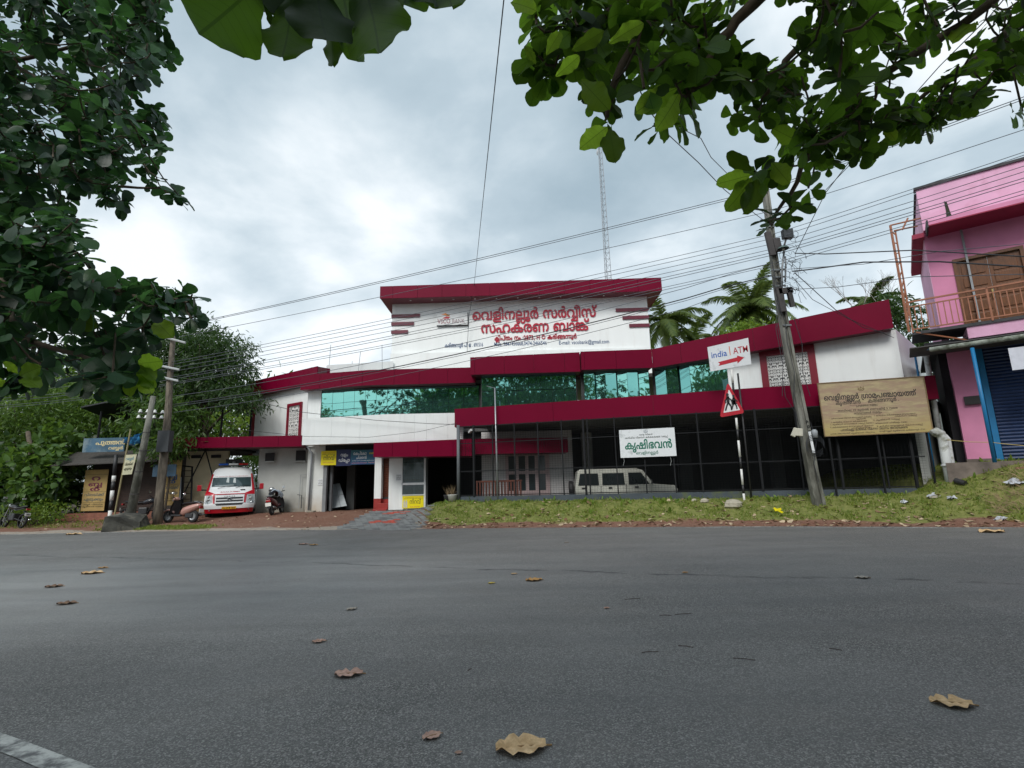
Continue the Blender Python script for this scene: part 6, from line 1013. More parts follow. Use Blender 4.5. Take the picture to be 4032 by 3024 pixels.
# ambulance van
def make_ambulance(loc, yaw, roll):
    t = thing('ambulance_van', (0, 0, 0), 'white and red ambulance van parked facing the road beneath the carport band', 'van')
    vw = mat('van_white', (.74, .76, .77), rough=.25, var=.03, coat=.4); vr_ = mat('van_red', (.42, .008, .02), rough=.28, var=.04, coat=.4); gls = mat('van_windscreen', (.035, .06, .065), rough=.05, spec=.9); blackp = mat('van_black_plastic', (.02, .02, .022), rough=.5)
    yz = [(.26, .03), (.42, -.02), (.6, -.04), (.72, .0), (1.04, .07), (1.12, .14), (1.3, .46), (1.42, .56), (1.86, .90), (2.0, 1.02), (2.18, 1.22), (2.28, 1.45), (2.32, 1.8)]
    wz = [(.26, .93), (.6, 1.0), (1.05, .98), (1.3, .95), (1.86, .84), (2.0, .81), (2.18, .74), (2.28, .60), (2.32, .5)]
    Z_ = [a for a, _ in yz]; Y_ = [b for _, b in yz]; ZW = [a for a, _ in wz]; WW = [b for _, b in wz]
    def S(u, z, off=0.0):
        w_ = float(np.interp(z, ZW, WW)); y = float(np.interp(z, Z_, Y_)); return Vector((u * w_, y + .20 * abs(u) ** 4 - off, z + off * .3))
    us = np.linspace(-1, 1, 15); zs_ = [.26, .34, .42, .5, .6, .66, .72, .8, .9, .98, 1.04, 1.12, 1.2, 1.3, 1.36, 1.42, 1.6, 1.75, 1.86, 2.0, 2.1, 2.18, 2.24, 2.28, 2.32]
    mb = MB(); rows_ = [[S(u, z) for u in us] for z in zs_]; mb.grid(rows_)
    Lb = 5.0
    for sgn, col_ in ((-1, 0), (1, -1)):
        side = [r[col_] for r in rows_]; rear = [Vector((p.x, Lb, p.z)) for p in side]; mid = [Vector((p.x * 1.0, 2.0, p.z)) for p in side]
        g_ = [side, mid, rear] if sgn < 0 else [rear, mid, side]; mb.grid(g_)
    top = [[S(u, 2.32) for u in us], [Vector((u * .5, Lb, 2.34)) for u in us]]; mb.grid(top); mb.grid([[Vector((r[0].x, Lb, r[0].z)) for r in rows_], [Vector((r[-1].x, Lb, r[-1].z)) for r in rows_]])
    smooth_angle(mb.build('body', vw, t, smooth=True), 35)
    def patch(name, c4, mt_, off=.012, nu=8, nv=4, th=.01, parent=t):
        """c4: (u,z) corners bl, br, tr, tl laid on the front surface"""
        rr = []
        for j in range(nv + 1):
            v = j / nv; l = (c4[0][0] + (c4[3][0] - c4[0][0]) * v, c4[0][1] + (c4[3][1] - c4[0][1]) * v); r_ = (c4[1][0] + (c4[2][0] - c4[1][0]) * v, c4[1][1] + (c4[2][1] - c4[1][1]) * v)
            rr.append([S(l[0] + (r_[0] - l[0]) * i / nu, l[1] + (r_[1] - l[1]) * i / nu, off) for i in range(nu + 1)])
        return MB().grid(rr).build(name, mt_, parent, smooth=True)
    ws = patch('windscreen', [(-.84, 1.40), (.86, 1.36), (.90, 1.80), (-.90, 1.80)], gls, .012, 12, 8)
    bn = patch('banner_strip', [(-.92, 1.80), (.92, 1.80), (.93, 1.90), (-.93, 1.90)], vw, .016, 12, 2)
    for sg in (-1, 1):
        patch('red_pillar', [(sg * (.90 if sg < 0 else 1.0), 1.22), (sg * (1.0 if sg < 0 else .90), 1.22), (sg * (1.0 if sg < 0 else .93), 1.97), (sg * (.93 if sg < 0 else 1.0), 1.97)] if sg < 0 else [(.90, 1.22), (1.0, 1.22), (1.0, 1.97), (.93, 1.97)], vr_, .018, 3, 6)
        L_ = [(-1.0, 1.02), (-.62, 1.02), (-.62, 1.09), (-1.0, 1.24)]; q = L_ if sg < 0 else [(-b, z) for b, z in (L_[1], L_[0], L_[3], L_[2])]
        patch('red_sweep', q, vr_, .018, 6, 3)
        L_ = [(-.64, .66), (-.58, .66), (-.60, 1.06), (-.70, 1.06)]; q = L_ if sg < 0 else [(-b, z) for b, z in (L_[1], L_[0], L_[3], L_[2])]; patch('red_sweep', q, vr_, .02, 3, 5)
        L_ = [(-.97, .64), (-.68, .64), (-.72, 1.0), (-.94, 1.02)]; q = L_ if sg < 0 else [(-b, z) for b, z in (L_[1], L_[0], L_[3], L_[2])]
        hl = patch('headlight', q, mat('headlight_lens', (.38, .42, .43), rough=.12, spec=.9), .02, 5, 5)
        c = S(sg * .82, .75, .03); MB().lathe((c.x, c.y, c.z), [(.085, -.03), (.09, 0), (.06, .01), (.001, .012)], 14, 'Y', caps=False).build('lamp_reflector', chrome, hl, smooth=True)
        c = S(sg * .80, .91, .02); MB().lathe((c.x, c.y, c.z), [(.07, -.03), (.075, 0), (.05, .01), (.001, .012)], 14, 'Y', caps=False).build('lamp_reflector', mat('lamp_lens2', (.5, .52, .5), rough=.1), hl, smooth=True)
        # door mirror
        mr_ = MB(); x = sg * 1.25; mr_.box((x, .62, 1.36), .17, .09, .26, rx=.05); mo = mr_.build('door_mirror', vr_, t, bevel=.02); MB().tube([(sg * .93, .72, 1.26), (sg * 1.18, .64, 1.27)], .03, 6).build('mirror_arm', blackp, mo)
        c = S(sg * .78, .38, .02); MB().lathe((c.x, c.y, c.z), [(.04, -.02), (.045, 0.0), (.001, .005)], 10, 'Y', caps=False).build('fog_lamp', chrome, t)
    patch('red_hood_line', [(-.66, 1.035), (.66, 1.035), (.64, 1.07), (-.64, 1.07)], vr_, .022, 10, 2)
    patch('red_bumper', [(-1.0, .24), (1.0, .24), (1.0, .42), (-1.0, .42)], vr_, .03, 14, 3)
    patch('bumper', [(-1.0, .42), (1.0, .42), (1.0, .62), (-1.0, .64)], vw, .05, 14, 4)
    gr_ = patch('grille', [(-.56, .66), (.56, .66), (.58, 1.0), (-.58, 1.0)], vw, .03, 10, 4)
    for za, zb2 in ((.71, .79), (.83, .91)): patch('grille_slot', [(-.53, za), (.53, za), (.54, zb2), (-.54, zb2)], blackp, .036, 10, 2, parent=gr_)
    patch('lower_grille', [(-.5, .56), (.5, .56), (.56, .65), (-.56, .65)], blackp, .055, 8, 2)
    c = S(0, .81, .05); em = MB().lathe((c.x, c.y, c.z), [(.085, -.0), (.085, -.02), (.07, -.03), (.07, -.012), (.001, -.012)], 18, 'Y', caps=False).build('badge', chrome, t, smooth=True)
    MB().box((c.x, c.y - .028, c.z), .02, .008, .13, ry=.5).build('badge_bar', blackp, em); MB().box((c.x + .01, c.y - .028, c.z + .012), .07, .008, .02, ry=.2).build('badge_bar', blackp, em)
    def vt(s, z, off, h_, w_, m_, rev=False, bold=10, parent=t, track=0):
        c = S(0, z, off); c2 = S(0, z + h_, off); put_text(parent, s, c, (-1, 0, 0) if rev else (1, 0, 0), (c2 - c).normalized(), h_ * 1.35, m_, width=w_, bold=bold, thick=.004, track=track)
    vt('F O R C E', .925, .045, .045, .42, blackp)
    # AMBULANCE mirrored, as painted on the bonnet
    gl_, w_ = layout('AMBULANCE', 14); c = S(0, 1.13, .03); c2 = S(0, 1.21, .03); U = (c2 - c).normalized(); mb = MB()
    for vs, ts in gl_: mb.add([c + Vector((-(v[0] - w_ / 2) * .78 / w_, 0, 0)) + U * (v[1] * .11) for v in vs], [(a, c_, b) for a, b, c_ in ts])
    mb.build('lettering', vr_, t)
    vt('THE VELINALLOOR SERVICE CO-OPERATIVE BANK', 1.83, .035, .034, 1.35, vr_, bold=4)
    pl = patch('number_plate', [(-.29, .38), (.29, .38), (.29, .49), (-.29, .49)], mat('plate_yellow', (.75, .42, .02), rough=.5), .09, 4, 2); c = S(0, .40, .1); put_text(pl, 'KL 24 M 3609', c, (1, 0, 0), (0, 0, 1), .11, blackp, width=.5, bold=8)
    patch('bonnet_vent', [(.42, 1.2), (.62, 1.2), (.6, 1.245), (.40, 1.245)], blackp, .02, 3, 1)
    # cab interior glimpsed: dashboard top and papers
    for (x, z, w_, h_) in ((-.18, 1.70, .12, .24), (.13, 1.66, .14, .2)): c = S(x, z, .016); MB().prism([S(x - .06, z - h_ / 2, .017), S(x + .07, z - h_ * .6, .017), S(x + .05, z + h_ / 2, .017), S(x - .04, z + h_ / 2, .017)], (0, -.002, 0)).build('dashboard_cloth', mat('hanging_cloth', (.45, .5, .5), rough=.7), t)
    patch('dashboard_reflection_shelf', [(-.72, 1.41), (.1, 1.40), (.12, 1.47), (-.70, 1.46)], mat('dashboard', (.22, .26, .27), rough=.5), .015, 4, 1)
    for (u0, z0, u1, z1) in ((-.55, 1.31, .22, 1.44), (.20, 1.31, .78, 1.42)): a, b = S(u0, z0, .04), S(u1, z1, .05); MB().tube([a, a.lerp(b, .5) + Vector((0, -.03, .02)), b], .01, 5).build('wiper', blackp, t)
    # roof: light bar and siren horn
    lb = MB().box((0, 1.55, 2.36), 1.25, .26, .05).build('light_bar_base', blackp, t)
    for x, m_ in ((-.42, mat('beacon_blue', (.01, .06, .28), rough=.15)), (0, mat('beacon_clear', (.6, .62, .62), rough=.2)), (.42, mat('beacon_red', (.4, .01, .01), rough=.15))): MB().box((x, 1.55, 2.425), .40, .24, .09).build('beacon', m_, t, bevel=.02)
    ho = MB().box((0, 1.95, 2.56), .72, .3, .26).build('roof_unit', blackp, t, bevel=.03); MB().lathe((0, 1.7, 2.5), [(.09, 0), (.07, .05), (.03, .12)], 12, 'Y').build('siren', rim_m, t, smooth=True)
    for x in (-.86, .86):
        for y in (.95, 4.0): wheel(t, (x, y, .34), .34, .22)
    t.location = loc; t.rotation_euler = (0, roll, yaw); return t
make_ambulance((-12.62, 23.55, .27), R(25), R(-.8))
# long-roofed utility car behind the fence
def make_suv(loc, yaw):
    t = thing('utility_car', (0, 0, 0), 'pale beige boxy utility car parked behind the mesh fence, side on', 'car')
    bd = mat('car_beige', (.50, .50, .44), rough=.35, var=.04, coat=.3); gk = mat('car_glass', (.02, .025, .028), rough=.06, spec=.8); bp2_ = mat('van_black_plastic', (.02, .02, .02))
    prof = [(-2.1, .45), (2.35, .45), (2.42, .95), (2.3, 1.12), (1.38, 1.2), (.95, 1.82), (.75, 1.88), (-1.85, 1.9), (-1.98, 1.84), (-2.12, 1.1)]
    w_ = .82; mb = MB(); n = len(prof)
    def W(z): return w_ if z < 1.15 else w_ - (z - 1.15) * .12
    mb.add([(x, -W(z), z) for x, z in prof] + [(x, W(z), z) for x, z in prof], [tuple(range(n)), tuple(range(2 * n - 1, n - 1, -1))] + [((i + 1) % n, i, n + i, n + (i + 1) % n) for i in range(n)])
    mb.build('body', bd, t, bevel=.03)
    for sg in (-1, 1):
        for (a, b, c_, d) in ((-1.98, -1.05, -1.88, -1.07), (-.90, .10, -.88, .08), (.28, 1.20, .28, .86)):
            za, zb2 = 1.2, 1.72; y = lambda z: sg * (W(z) + .006); v = [(a, y(za), za), (b, y(za), za), (d, y(zb2), zb2), (c_, y(zb2), zb2)]
            MB().prism(v, (0, -sg * .01, 0)).build('side_window', gk, t)
        for x in (-.95, .16, 1.25): MB().box((x, sg * (W(1) + .004), .85), .012, .01, .75).build('door_gap', bp2_, t)
        for x in (-1.75, -.55, .62): MB().box((x, sg * (W(1.08) + .012), 1.08), .16, .03, .06).build('door_handle', bp2_, t)
        MB().box((1.28, sg * 1.0, 1.3), .06, .14, .2).build('door_mirror', bp2_, t)
        MB().box((-.6, sg * (W(1.9) - .02), 1.9), 2.6, .03, .03).build('roof_gutter', bd, t)
        for x in (-1.35, 1.65): wheel(t, (x, sg * .72, .36), .36, .22, 'Y')
    MB().prism([(1.36, -.68, 1.22), (1.36, .68, 1.22), (.98, .62, 1.78), (.98, -.62, 1.78)], (.012, 0, .01)).build('windscreen', gk, t)
    wheel(t, (-2.25, 0.1, 1.05), .36, .22, 'X'); MB().lathe((-2.33, .1, 1.05), [(.36, -.02), (.38, 0), (.37, .1)], 18, 'X').build('spare_wheel_cover', bp2_, t)
    t.location = loc; t.rotation_euler = (0, 0, yaw); return t
sv = make_suv((4.55, 22.9, .2), R(-3)); sv.scale = (.93, .93, .93)
# scooters and motorcycles
def make_scooter(label, body_c, under_c, loc, yaw, lean=0.0, cover=False, helmet=False, group=None, plate=True):
    """x forward, seat at .75"""
    t = thing('scooter', (0, 0, 0), label, 'scooter', group)
    bm = mat('scooter_paint_' + str(int(body_c[0] * 100)) + '_' + str(int(body_c[2] * 100)), body_c, rough=.3, var=.05, coat=.3); um = mat('scooter_dark', under_c, rough=.5); st = mat('seat_vinyl', (.015, .015, .017), rough=.55)
    wheel(t, (-.62, 0, .25), .25, .1, 'Y'); wheel(t, (.62, 0, .25), .25, .09, 'Y')
    def loft(name, secs, m_, parent=t, k=12):
        rows_ = []
        for (x, z, ry_, rz_) in secs: rows_.append([Vector((x, math.cos(a) * ry_, z + math.sin(a) * rz_)) for a in np.linspace(0, 2 * math.pi, k + 1)])
        mb = MB().grid(rows_); nn = k + 1; mb.f.append(tuple(range(k - 1, -1, -1))); mb.f.append(tuple((len(secs) - 1) * nn + j for j in range(k))); return mb.build(name, m_, parent, smooth=True)
    loft('rear_body', [(-.95, .72, .05, .04), (-.85, .68, .13, .11), (-.6, .6, .17, .16), (-.35, .52, .17, .18), (-.12, .45, .14, .18), (-.05, .42, .1, .14)], bm)
    loft('seat', [(-.88, .80, .08, .03), (-.7, .81, .15, .05), (-.4, .80, .16, .055), (-.12, .76, .14, .05), (-.05, .72, .08, .04)], st)
    MB().box((.13, 0, .29), .5, .36, .07).build('floorboard', um, t, bevel=.02)
    rows_ = [[Vector((.40 + .10 * (1 - (u * u)) + (z - .3) * -.16, u * w_, z)) for u in np.linspace(-1, 1, 9)] for z, w_ in ((.28, .2), (.45, .24), (.65, .23), (.82, .17), (.95, .12))]
    ap = MB().grid(rows_); r2_ = [[p + Vector((-.05, 0, 0)) for p in r] for r in rows_[::-1]]; ap.grid(r2_); ap.build('leg_shield', um, t, smooth=True)
    loft('front_mudguard', [(.38, .42, .05, .05), (.5, .5, .07, .05), (.66, .53, .075, .04), (.82, .46, .06, .03), (.88, .38, .03, .02)], bm)
    MB().tube([(.62, .06, .25), (.45, .06, .62), (.33, 0, .95)], .02, 6).build('fork', um, t)
    loft('handlebar_cowl', [(.24, .98, .1, .05), (.33, .98, .15, .075), (.42, .95, .11, .07), (.46, .93, .05, .04)], bm)
    hb = MB().tube([(.22, -.34, 1.03), (.28, -.15, 1.0), (.28, .15, 1.0), (.22, .34, 1.03)], .013, 6).build('handlebar', um, t)
    for s in (-1, 1):
        MB().tube([(.2, s * .34, 1.03), (.25, s * .22, 1.02)], .02, 6).build('grip', st, hb); MB().tube([(.27, s * .2, 1.0), (.26, s * .27, 1.17)], .007, 5).build('mirror_stem', um, hb); MB().lathe((.26, s * .29, 1.2), [(.055, -.01), (.06, 0), (.04, .015)], 10, 'X').build('mirror', chrome, hb)
    MB().lathe((.47, 0, .93), [(.06, -.03), (.07, 0), (.001, .02)], 12, 'X', caps=False).build('headlight', mat('headlight_lens', (.4, .4, .4)), t, smooth=True)
    MB().box((-.95, 0, .62), .05, .2, .09).build('tail_light', mat('tail_red', (.3, .01, .012), rough=.2), t, bevel=.01); MB().tube([(-.97, -.12, .80), (-.75, -.14, .86), (-.7, .14, .86), (-.97, .12, .80)], .013, 6).build('grab_rail', rim_m, t)
    pm_ = MB().box((-.99, 0, .47), .012, .24, .15).build('number_plate', mat('plate_white', (.7, .7, .66), rough=.5), t)
    MB().tube([(-.3, -.15, .22), (-.6, -.2, .27), (-.95, -.21, .34)], .03, 8, r2=.045).build('exhaust', mat('exhaust_steel', (.2, .2, .2), rough=.35, metal=.8), t, smooth=True); MB().box((-.45, 0, .28), .35, .2, .18).build('engine', um, t, bevel=.03)
    MB().prism([(-.85, -.07, .42), (-.85, .07, .42), (-1.0, .07, .3), (-1.0, -.07, .3)], (0, 0, .01)).build('mud_flap', um, t)
    if cover:
        rows_ = []
        for i in range(9):
            x = -.25 + i * .075; rows_.append([Vector((x + .03 * math.sin(a * 5 + i), math.cos(a) * (.22 + .03 * math.sin(i * 2 + a * 3)), .88 + math.sin(a) * (.20 + .03 * math.sin(i + a * 4)) + .05 * math.sin(i * .8))) for a in np.linspace(-.6, math.pi + .6, 15)])
        co = MB().grid(rows_).build('rain_cover', mat('silver_cover', (.33, .38, .45), rough=.4, var=.25, vs=14), t, smooth=True)
    t.location = loc; t.rotation_euler = (lean, 0, yaw)
    if helmet:
        M = Matrix.Translation(loc) @ Matrix.Rotation(yaw, 4, 'Z'); p = M @ Vector((.26, .38, 1.1))
        h = thing('helmet', p, 'silver helmet hanging on the mirror of the scooter by the wall', 'helmet'); MB().lathe(p, [(.10, -.11), (.125, -.04), (.13, .02), (.11, .09), (.06, .13), (.001, .14)], 14, caps=False).build('shell', mat('helmet_silver', (.5, .52, .52), rough=.2, metal=.6), h, smooth=True); MB().box(p + Vector((0, -.11, -.03)), .17, .04, .09).build('visor', mat('visor', (.03, .03, .03), rough=.1), h)
    return t
make_scooter('maroon scooter with a silver rain cover seen from behind beside the recessed wall', (.09, .012, .02), (.03, .03, .033), (-10.85, 24.35, .36), R(95), R(-7), cover=True, helmet=True)
p = at(705, 2043, 22.2)
make_scooter('pale pink scooter side on beside the rough wooden pole', (.50, .28, .24), (.03, .03, .033), (-14.15, 22.6, .2), R(168), R(4))
def make_motorcycle(label, col_, loc, yaw, lean=0.0):
    t = thing('motorcycle', (0, 0, 0), label, 'motorcycle'); bm = mat('moto_paint_' + str(int(col_[0] * 100)), col_, rough=.25, coat=.4); um = mat('moto_black', (.02, .02, .022), rough=.4); st = MATS['seat_vinyl']
    for x in (-.65, .65):
        wh = MB().lathe((x, 0, .3), [(.24, -.04), (.28, -.045), (.3, -.02), (.3, .02), (.28, .045), (.24, .04)], 22, 'Y', caps=False).build('wheel', tyre_m, t, smooth=True); mb = MB()
        for k in range(6): a = k * math.pi / 3; mb.tube([(x, 0, .3), (x + math.cos(a) * .25, 0, .3 + math.sin(a) * .25)], .012, 4)
        mb.lathe((x, 0, .3), [(.05, -.05), (.05, .05)], 8, 'Y'); mb.build('spokes', rim_m, wh, kind='stuff')
    rows_ = [[Vector((x, math.cos(a) * w_, z + math.sin(a) * h_)) for a in np.linspace(0, 2 * math.pi, 13)] for x, z, w_, h_ in ((-.05, .80, .07, .06), (.08, .84, .13, .11), (.28, .88, .15, .13), (.42, .86, .11, .1), (.48, .84, .05, .05))]
    MB().grid(rows_).build('fuel_tank', bm, t, smooth=True)
    rows_ = [[Vector((x, math.cos(a) * w_, z + math.sin(a) * h_)) for a in np.linspace(0, 2 * math.pi, 13)] for x, z, w_, h_ in ((-.8, .88, .04, .03), (-.7, .86, .12, .05), (-.3, .81, .13, .06), (-.02, .80, .1, .05), (.04, .80, .04, .03))]
    MB().grid(rows_).build('seat', st, t, smooth=True)
    mb = MB(); mb.tube([(-.65, .08, .3), (-.25, .09, .38), (.15, .08, .3), (.40, .05, .78)], .022, 6); mb.tube([(-.75, .09, .8), (-.2, .1, .72), (.42, .03, .82)], .02, 6); mb.tube([(-.65, -.08, .3), (-.25, -.09, .38), (.15, -.08, .3), (.40, -.05, .78)], .022, 6); mb.build('frame', um, t, kind='stuff')
    MB().box((.02, 0, .45), .36, .26, .3).build('engine', um, t, bevel=.04)
    for s in (-1, 1): MB().tube([(.65, s * .08, .3), (.42, s * .07, .92)], .022, 6).build('fork', chrome, t)
    hb = MB().tube([(.28, -.36, 1.08), (.38, -.2, 1.03), (.40, 0, .98), (.38, .2, 1.03), (.28, .36, 1.08)], .013, 6).build('handlebar', um, t)
    for s in (-1, 1): MB().tube([(.36, s * .22, 1.03), (.34, s * .3, 1.2)], .007, 5).build('mirror_stem', um, hb); MB().box((.34, s * .33, 1.23), .02, .13, .07).build('mirror', chrome, hb)
    MB().lathe((.5, 0, .93), [(.08, -.08), (.09, 0), (.001, .03)], 12, 'X', caps=False).build('headlight', MATS['headlight_lens'], t, smooth=True)
    MB().tube([(.1, -.12, .3), (-.3, -.16, .26), (-.85, -.18, .36)], .025, 8, r2=.04).build('exhaust', chrome, t, smooth=True)
    MB().box((-.86, 0, .76), .06, .14, .07).build('tail_light', MATS['tail_red'], t); MB().box((.72, 0, .62), .3, .09, .015, ry=.25).build('front_mudguard', bm, t); MB().box((-.78, 0, .62), .4, .1, .015, ry=-.4).build('rear_mudguard', um, t)
    MB().box((-.9, 0, .55), .01, .2, .13).build('number_plate', MATS['plate_white'], t)
    t.location = loc; t.rotation_euler = (lean, 0, yaw); return t
p = at(560, 2035, 23.3); make_motorcycle('black motorcycle half hidden between the leaning pole and the rough pole', (.02, .022, .03), (p.x, 23.3, float(H(p.x, 23.3))), R(8), R(-5))
p = at(30, 2070, 22.3); make_motorcycle('black motorcycle with round mirrors at the far left edge of the road', (.015, .015, .018), (p.x - .1, 22.6, float(H(p.x, 22.6))), R(158), R(6))
# PINK BUILDING (right)
KP = 1.13; pk0 = Vector((13.3, 15.5)) * KP; pdv = Vector((.804, -.595)); pnv = Vector((.595, .804))
def PB_(u, v, z=0.0): q = pk0 + pdv * u + pnv * v; return Vector((q.x, q.y, z))
def onpk(px, py, v=0.0): a, b = PB_(0, v), PB_(1, v); return onf(a, b, px, py)
def pu(p): return (Vector((p.x, p.y)) - pk0).dot(pdv)
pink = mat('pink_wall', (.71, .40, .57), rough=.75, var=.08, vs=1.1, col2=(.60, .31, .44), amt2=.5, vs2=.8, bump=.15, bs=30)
pink2 = mat('shaded_pink_wall', (.64, .24, .40), rough=.75, var=.08, vs=1.3, bump=.15, bs=30); maro = mat('shaded_red_soffit', (.30, .02, .06), rough=.7, var=.12); coping = mat('dark_coping', (.05, .05, .055), rough=.8, var=.3, vs=5)  # deeper pink and red paint in the shade under the sunshade
orn = mat('orange_steel', (.32, .125, .065), rough=.5, var=.15, vs=4); teak = mat('varnished_teak', (.13, .045, .012), rough=.35, var=.35, vs=5, stretch=(6, 6, 1)); bluem = mat('blue_steel', (.01, .16, .36), rough=.45, var=.1)
pb = thing('pink_building', (16.5, 16.0, 1.6), 'pink building with an orange balcony rail and teak double door at the right', 'building')
def pbox(name, u0, u1, v0, v1, z0, z1, mt, parent=pb, bevel=0.0):
    return MB().slab([PB_(u0, v0)[:2], PB_(u1, v0)[:2], PB_(u1, v1)[:2], PB_(u0, v1)[:2]], z0, z1).build(name, mt, parent, bevel=bevel)
zt = 1.4 + 9.1 * KP; zpb = 1.4 + 7.68 * KP; U1 = 6.6
pbox('parapet', 0, U1, 0, .2, zpb, zt, pink); pbox('coping', -.06, U1, -.06, .26, zt, zt + .09, coping)
zsb = 1.4 + 7.32 * KP
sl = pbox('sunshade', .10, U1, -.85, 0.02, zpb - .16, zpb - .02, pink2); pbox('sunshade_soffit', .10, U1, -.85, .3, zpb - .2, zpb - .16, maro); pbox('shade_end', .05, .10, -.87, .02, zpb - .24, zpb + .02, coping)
fl = 1.4 + 4.35 * KP
cu = pu(onpk(*c6(395, 640), .35))
du0, du1 = pu(onpk(*c6(505, 700), .35)), pu(onpk(*c6(737, 437), .35)) + .1; dzt = onpk(*c6(620, 460), .35).z
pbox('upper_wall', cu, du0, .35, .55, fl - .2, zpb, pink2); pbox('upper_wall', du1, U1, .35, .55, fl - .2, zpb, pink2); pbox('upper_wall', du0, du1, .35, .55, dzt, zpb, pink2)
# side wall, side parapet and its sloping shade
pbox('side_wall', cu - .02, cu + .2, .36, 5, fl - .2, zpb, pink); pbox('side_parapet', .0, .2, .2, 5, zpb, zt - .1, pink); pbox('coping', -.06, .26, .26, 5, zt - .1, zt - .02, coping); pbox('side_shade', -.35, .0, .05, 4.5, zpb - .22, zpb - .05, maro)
# teak door: two leaves with raised panels
dr = pbox('door_frame', du0, du1, .30, .5, dzt - .10, dzt, teak); pbox('door_jamb', du0, du0 + .1, .30, .5, fl, dzt - .1, teak, dr); pbox('door_jamb', du1 - .1, du1, .30, .5, fl, dzt - .1, teak, dr)
mid = (du0 + du1) / 2
for a, b in ((du0 + .1, mid - .005), (mid + .005, du1 - .1)):
    leaf_ = pbox('door_leaf', a, b, .40, .46, fl, dzt - .11, teak)
    for k in range(5):
        z0 = fl + .15 + k * (dzt - fl - .35) / 5; z1 = z0 + (dzt - fl - .35) / 5 - .08; pbox('door_panel', a + .1, b - .1, .375, .41, z0, z1, teak, leaf_, bevel=.012)
pbox('door_handle', mid - .06, mid - .02, .33, .37, fl + .95, fl + 1.25, mat('brass', (.5, .38, .15), rough=.3, metal=.8))
pp = pbox('rain_pipe', 1.0, 1.06, .25, .32, fl, zpb - .1, pg)
st_ = MB(); pA = onpk(*c6(438, 265), -.01); mb = MB(); mb.add([PB_(pu(pA) + a, -.012, b) for a, b in ((-.02, zpb + .9), (.05, zpb + .85), (.09, zpb + .4), (.16, zpb + .05), (-.06, zpb + .03), (-.02, zpb + .5))], [(0, 5, 4, 3, 2, 1)]); mb.build('water_stain', mat('mossy_stain', (.03, .035, .02), rough=.95), pb)
# balcony slab + railing
vb0 = -1.15; rl, rr_ = onpk(*c6(280, 660), vb0), onpk(*c6(759, 578), vb0); rb = onpk(*c6(310, 782), vb0); u0 = pu(rl); ztr = (rl.z + rr_.z) / 2; zbr = rb.z
bal = pbox('balcony_slab', u0 + 1.4, U1, vb0 + .05, .4, zbr - .5, zbr - .04, pink); pbox('balcony_floor', u0, U1, vb0, .4, zbr - .12, zbr - .02, coping)
rail = pbox('balcony_rail', u0, U1, vb0 - .03, vb0 + .03, ztr - .05, ztr, orn); pbox('lower_rail', u0, U1, vb0 - .02, vb0 + .02, ztr - .22, ztr - .18, orn, rail); pbox('lower_rail', u0, U1, vb0 - .02, vb0 + .02, zbr + .04, zbr + .08, orn, rail)
k = u0
while k < U1: pbox('baluster', k, k + .028, vb0 - .015, vb0 + .015, zbr + .06, ztr - .2, orn, rail); k += .155
for kk in (u0, u0 + 2.02, u0 + 4.0): pbox('rail_post', kk, kk + .05, vb0 - .03, vb0 + .03, zbr - .05, ztr, orn, rail)
MB().tube([PB_(u0 + .1, vb0, zbr - .05), PB_(u0 + 1.5, vb0 + .3, zbr - .55)], .03, 6).build('brace', orn, pb)
# side stair frame in orange angle iron
la_ = thing('stair_frame', (rl.x, rl.y, zbr), 'orange steel stair frame climbing beside the left end of the pink balcony', 'stair frame')
fa = [onpk(*c6(x, y), .2) for x, y in ((290, 785), (213, 350))]; fb = [onpk(*c6(x, y), .2) for x, y in ((275, 700), (228, 372))]
MB().tube([fa[0], fa[1]], .045, 6).build('stringer', orn, la_); MB().tube([fb[0] + Vector((.12, 0, 0)), fb[1] + Vector((.05, 0, 0))], .03, 6).build('stringer', orn, la_)
for i in range(9): t_ = (i + .5) / 9; a = fa[0].lerp(fa[1], t_); b = (fb[0] + Vector((.12, 0, 0))).lerp(fb[1] + Vector((.05, 0, 0)), t_); MB().tube([a, b], .022, 5).build('tread', orn, la_)
for (p, q) in (((213, 350), (340, 320)), ((228, 372), (325, 352)), ((285, 320), (262, 368))): MB().tube([onpk(*c6(*p), .2), onpk(*c6(*q), .1)], .03, 6).build('top_bar', orn, la_)
# ground floor
gf = 1.4 + .32 * KP; zc = zbr - .5
pl1 = mat('plinth_grey', (.16, .13, .11), rough=.85, var=.3, vs=3)
pbox('plinth', -.6, U1, -.9, 4, .4, gf, pl1); pbox('plinth_step', 1.0, U1, -1.25, -.9, .4, gf - .2, mat('red_step', (.22, .09, .06), rough=.8, var=.3, vs=4))
blackw = mat('near_black_wall', (.02, .02, .024), rough=.9)  # one near-black colour for the ground floor opening, ceiling and shutter backing
wv_ = 0.25
ux = [pu(onpk(*c6(x, 1000), wv_)) for x in (395, 470, 585, 560)]
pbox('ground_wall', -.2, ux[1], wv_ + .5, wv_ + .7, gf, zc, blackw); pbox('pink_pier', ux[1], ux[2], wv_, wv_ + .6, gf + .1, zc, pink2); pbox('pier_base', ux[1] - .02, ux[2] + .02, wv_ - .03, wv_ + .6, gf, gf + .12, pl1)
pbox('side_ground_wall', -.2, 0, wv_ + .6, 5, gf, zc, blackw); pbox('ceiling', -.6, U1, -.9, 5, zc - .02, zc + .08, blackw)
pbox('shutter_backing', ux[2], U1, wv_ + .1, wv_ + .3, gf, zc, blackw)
bsm = mat('blue_shutter', (.012, .035, .11), rough=.45, var=.15)
pbox('shutter_frame', ux[2] + .02, ux[2] + .18, wv_ - .03, wv_ + .2, gf, zc, bluem)
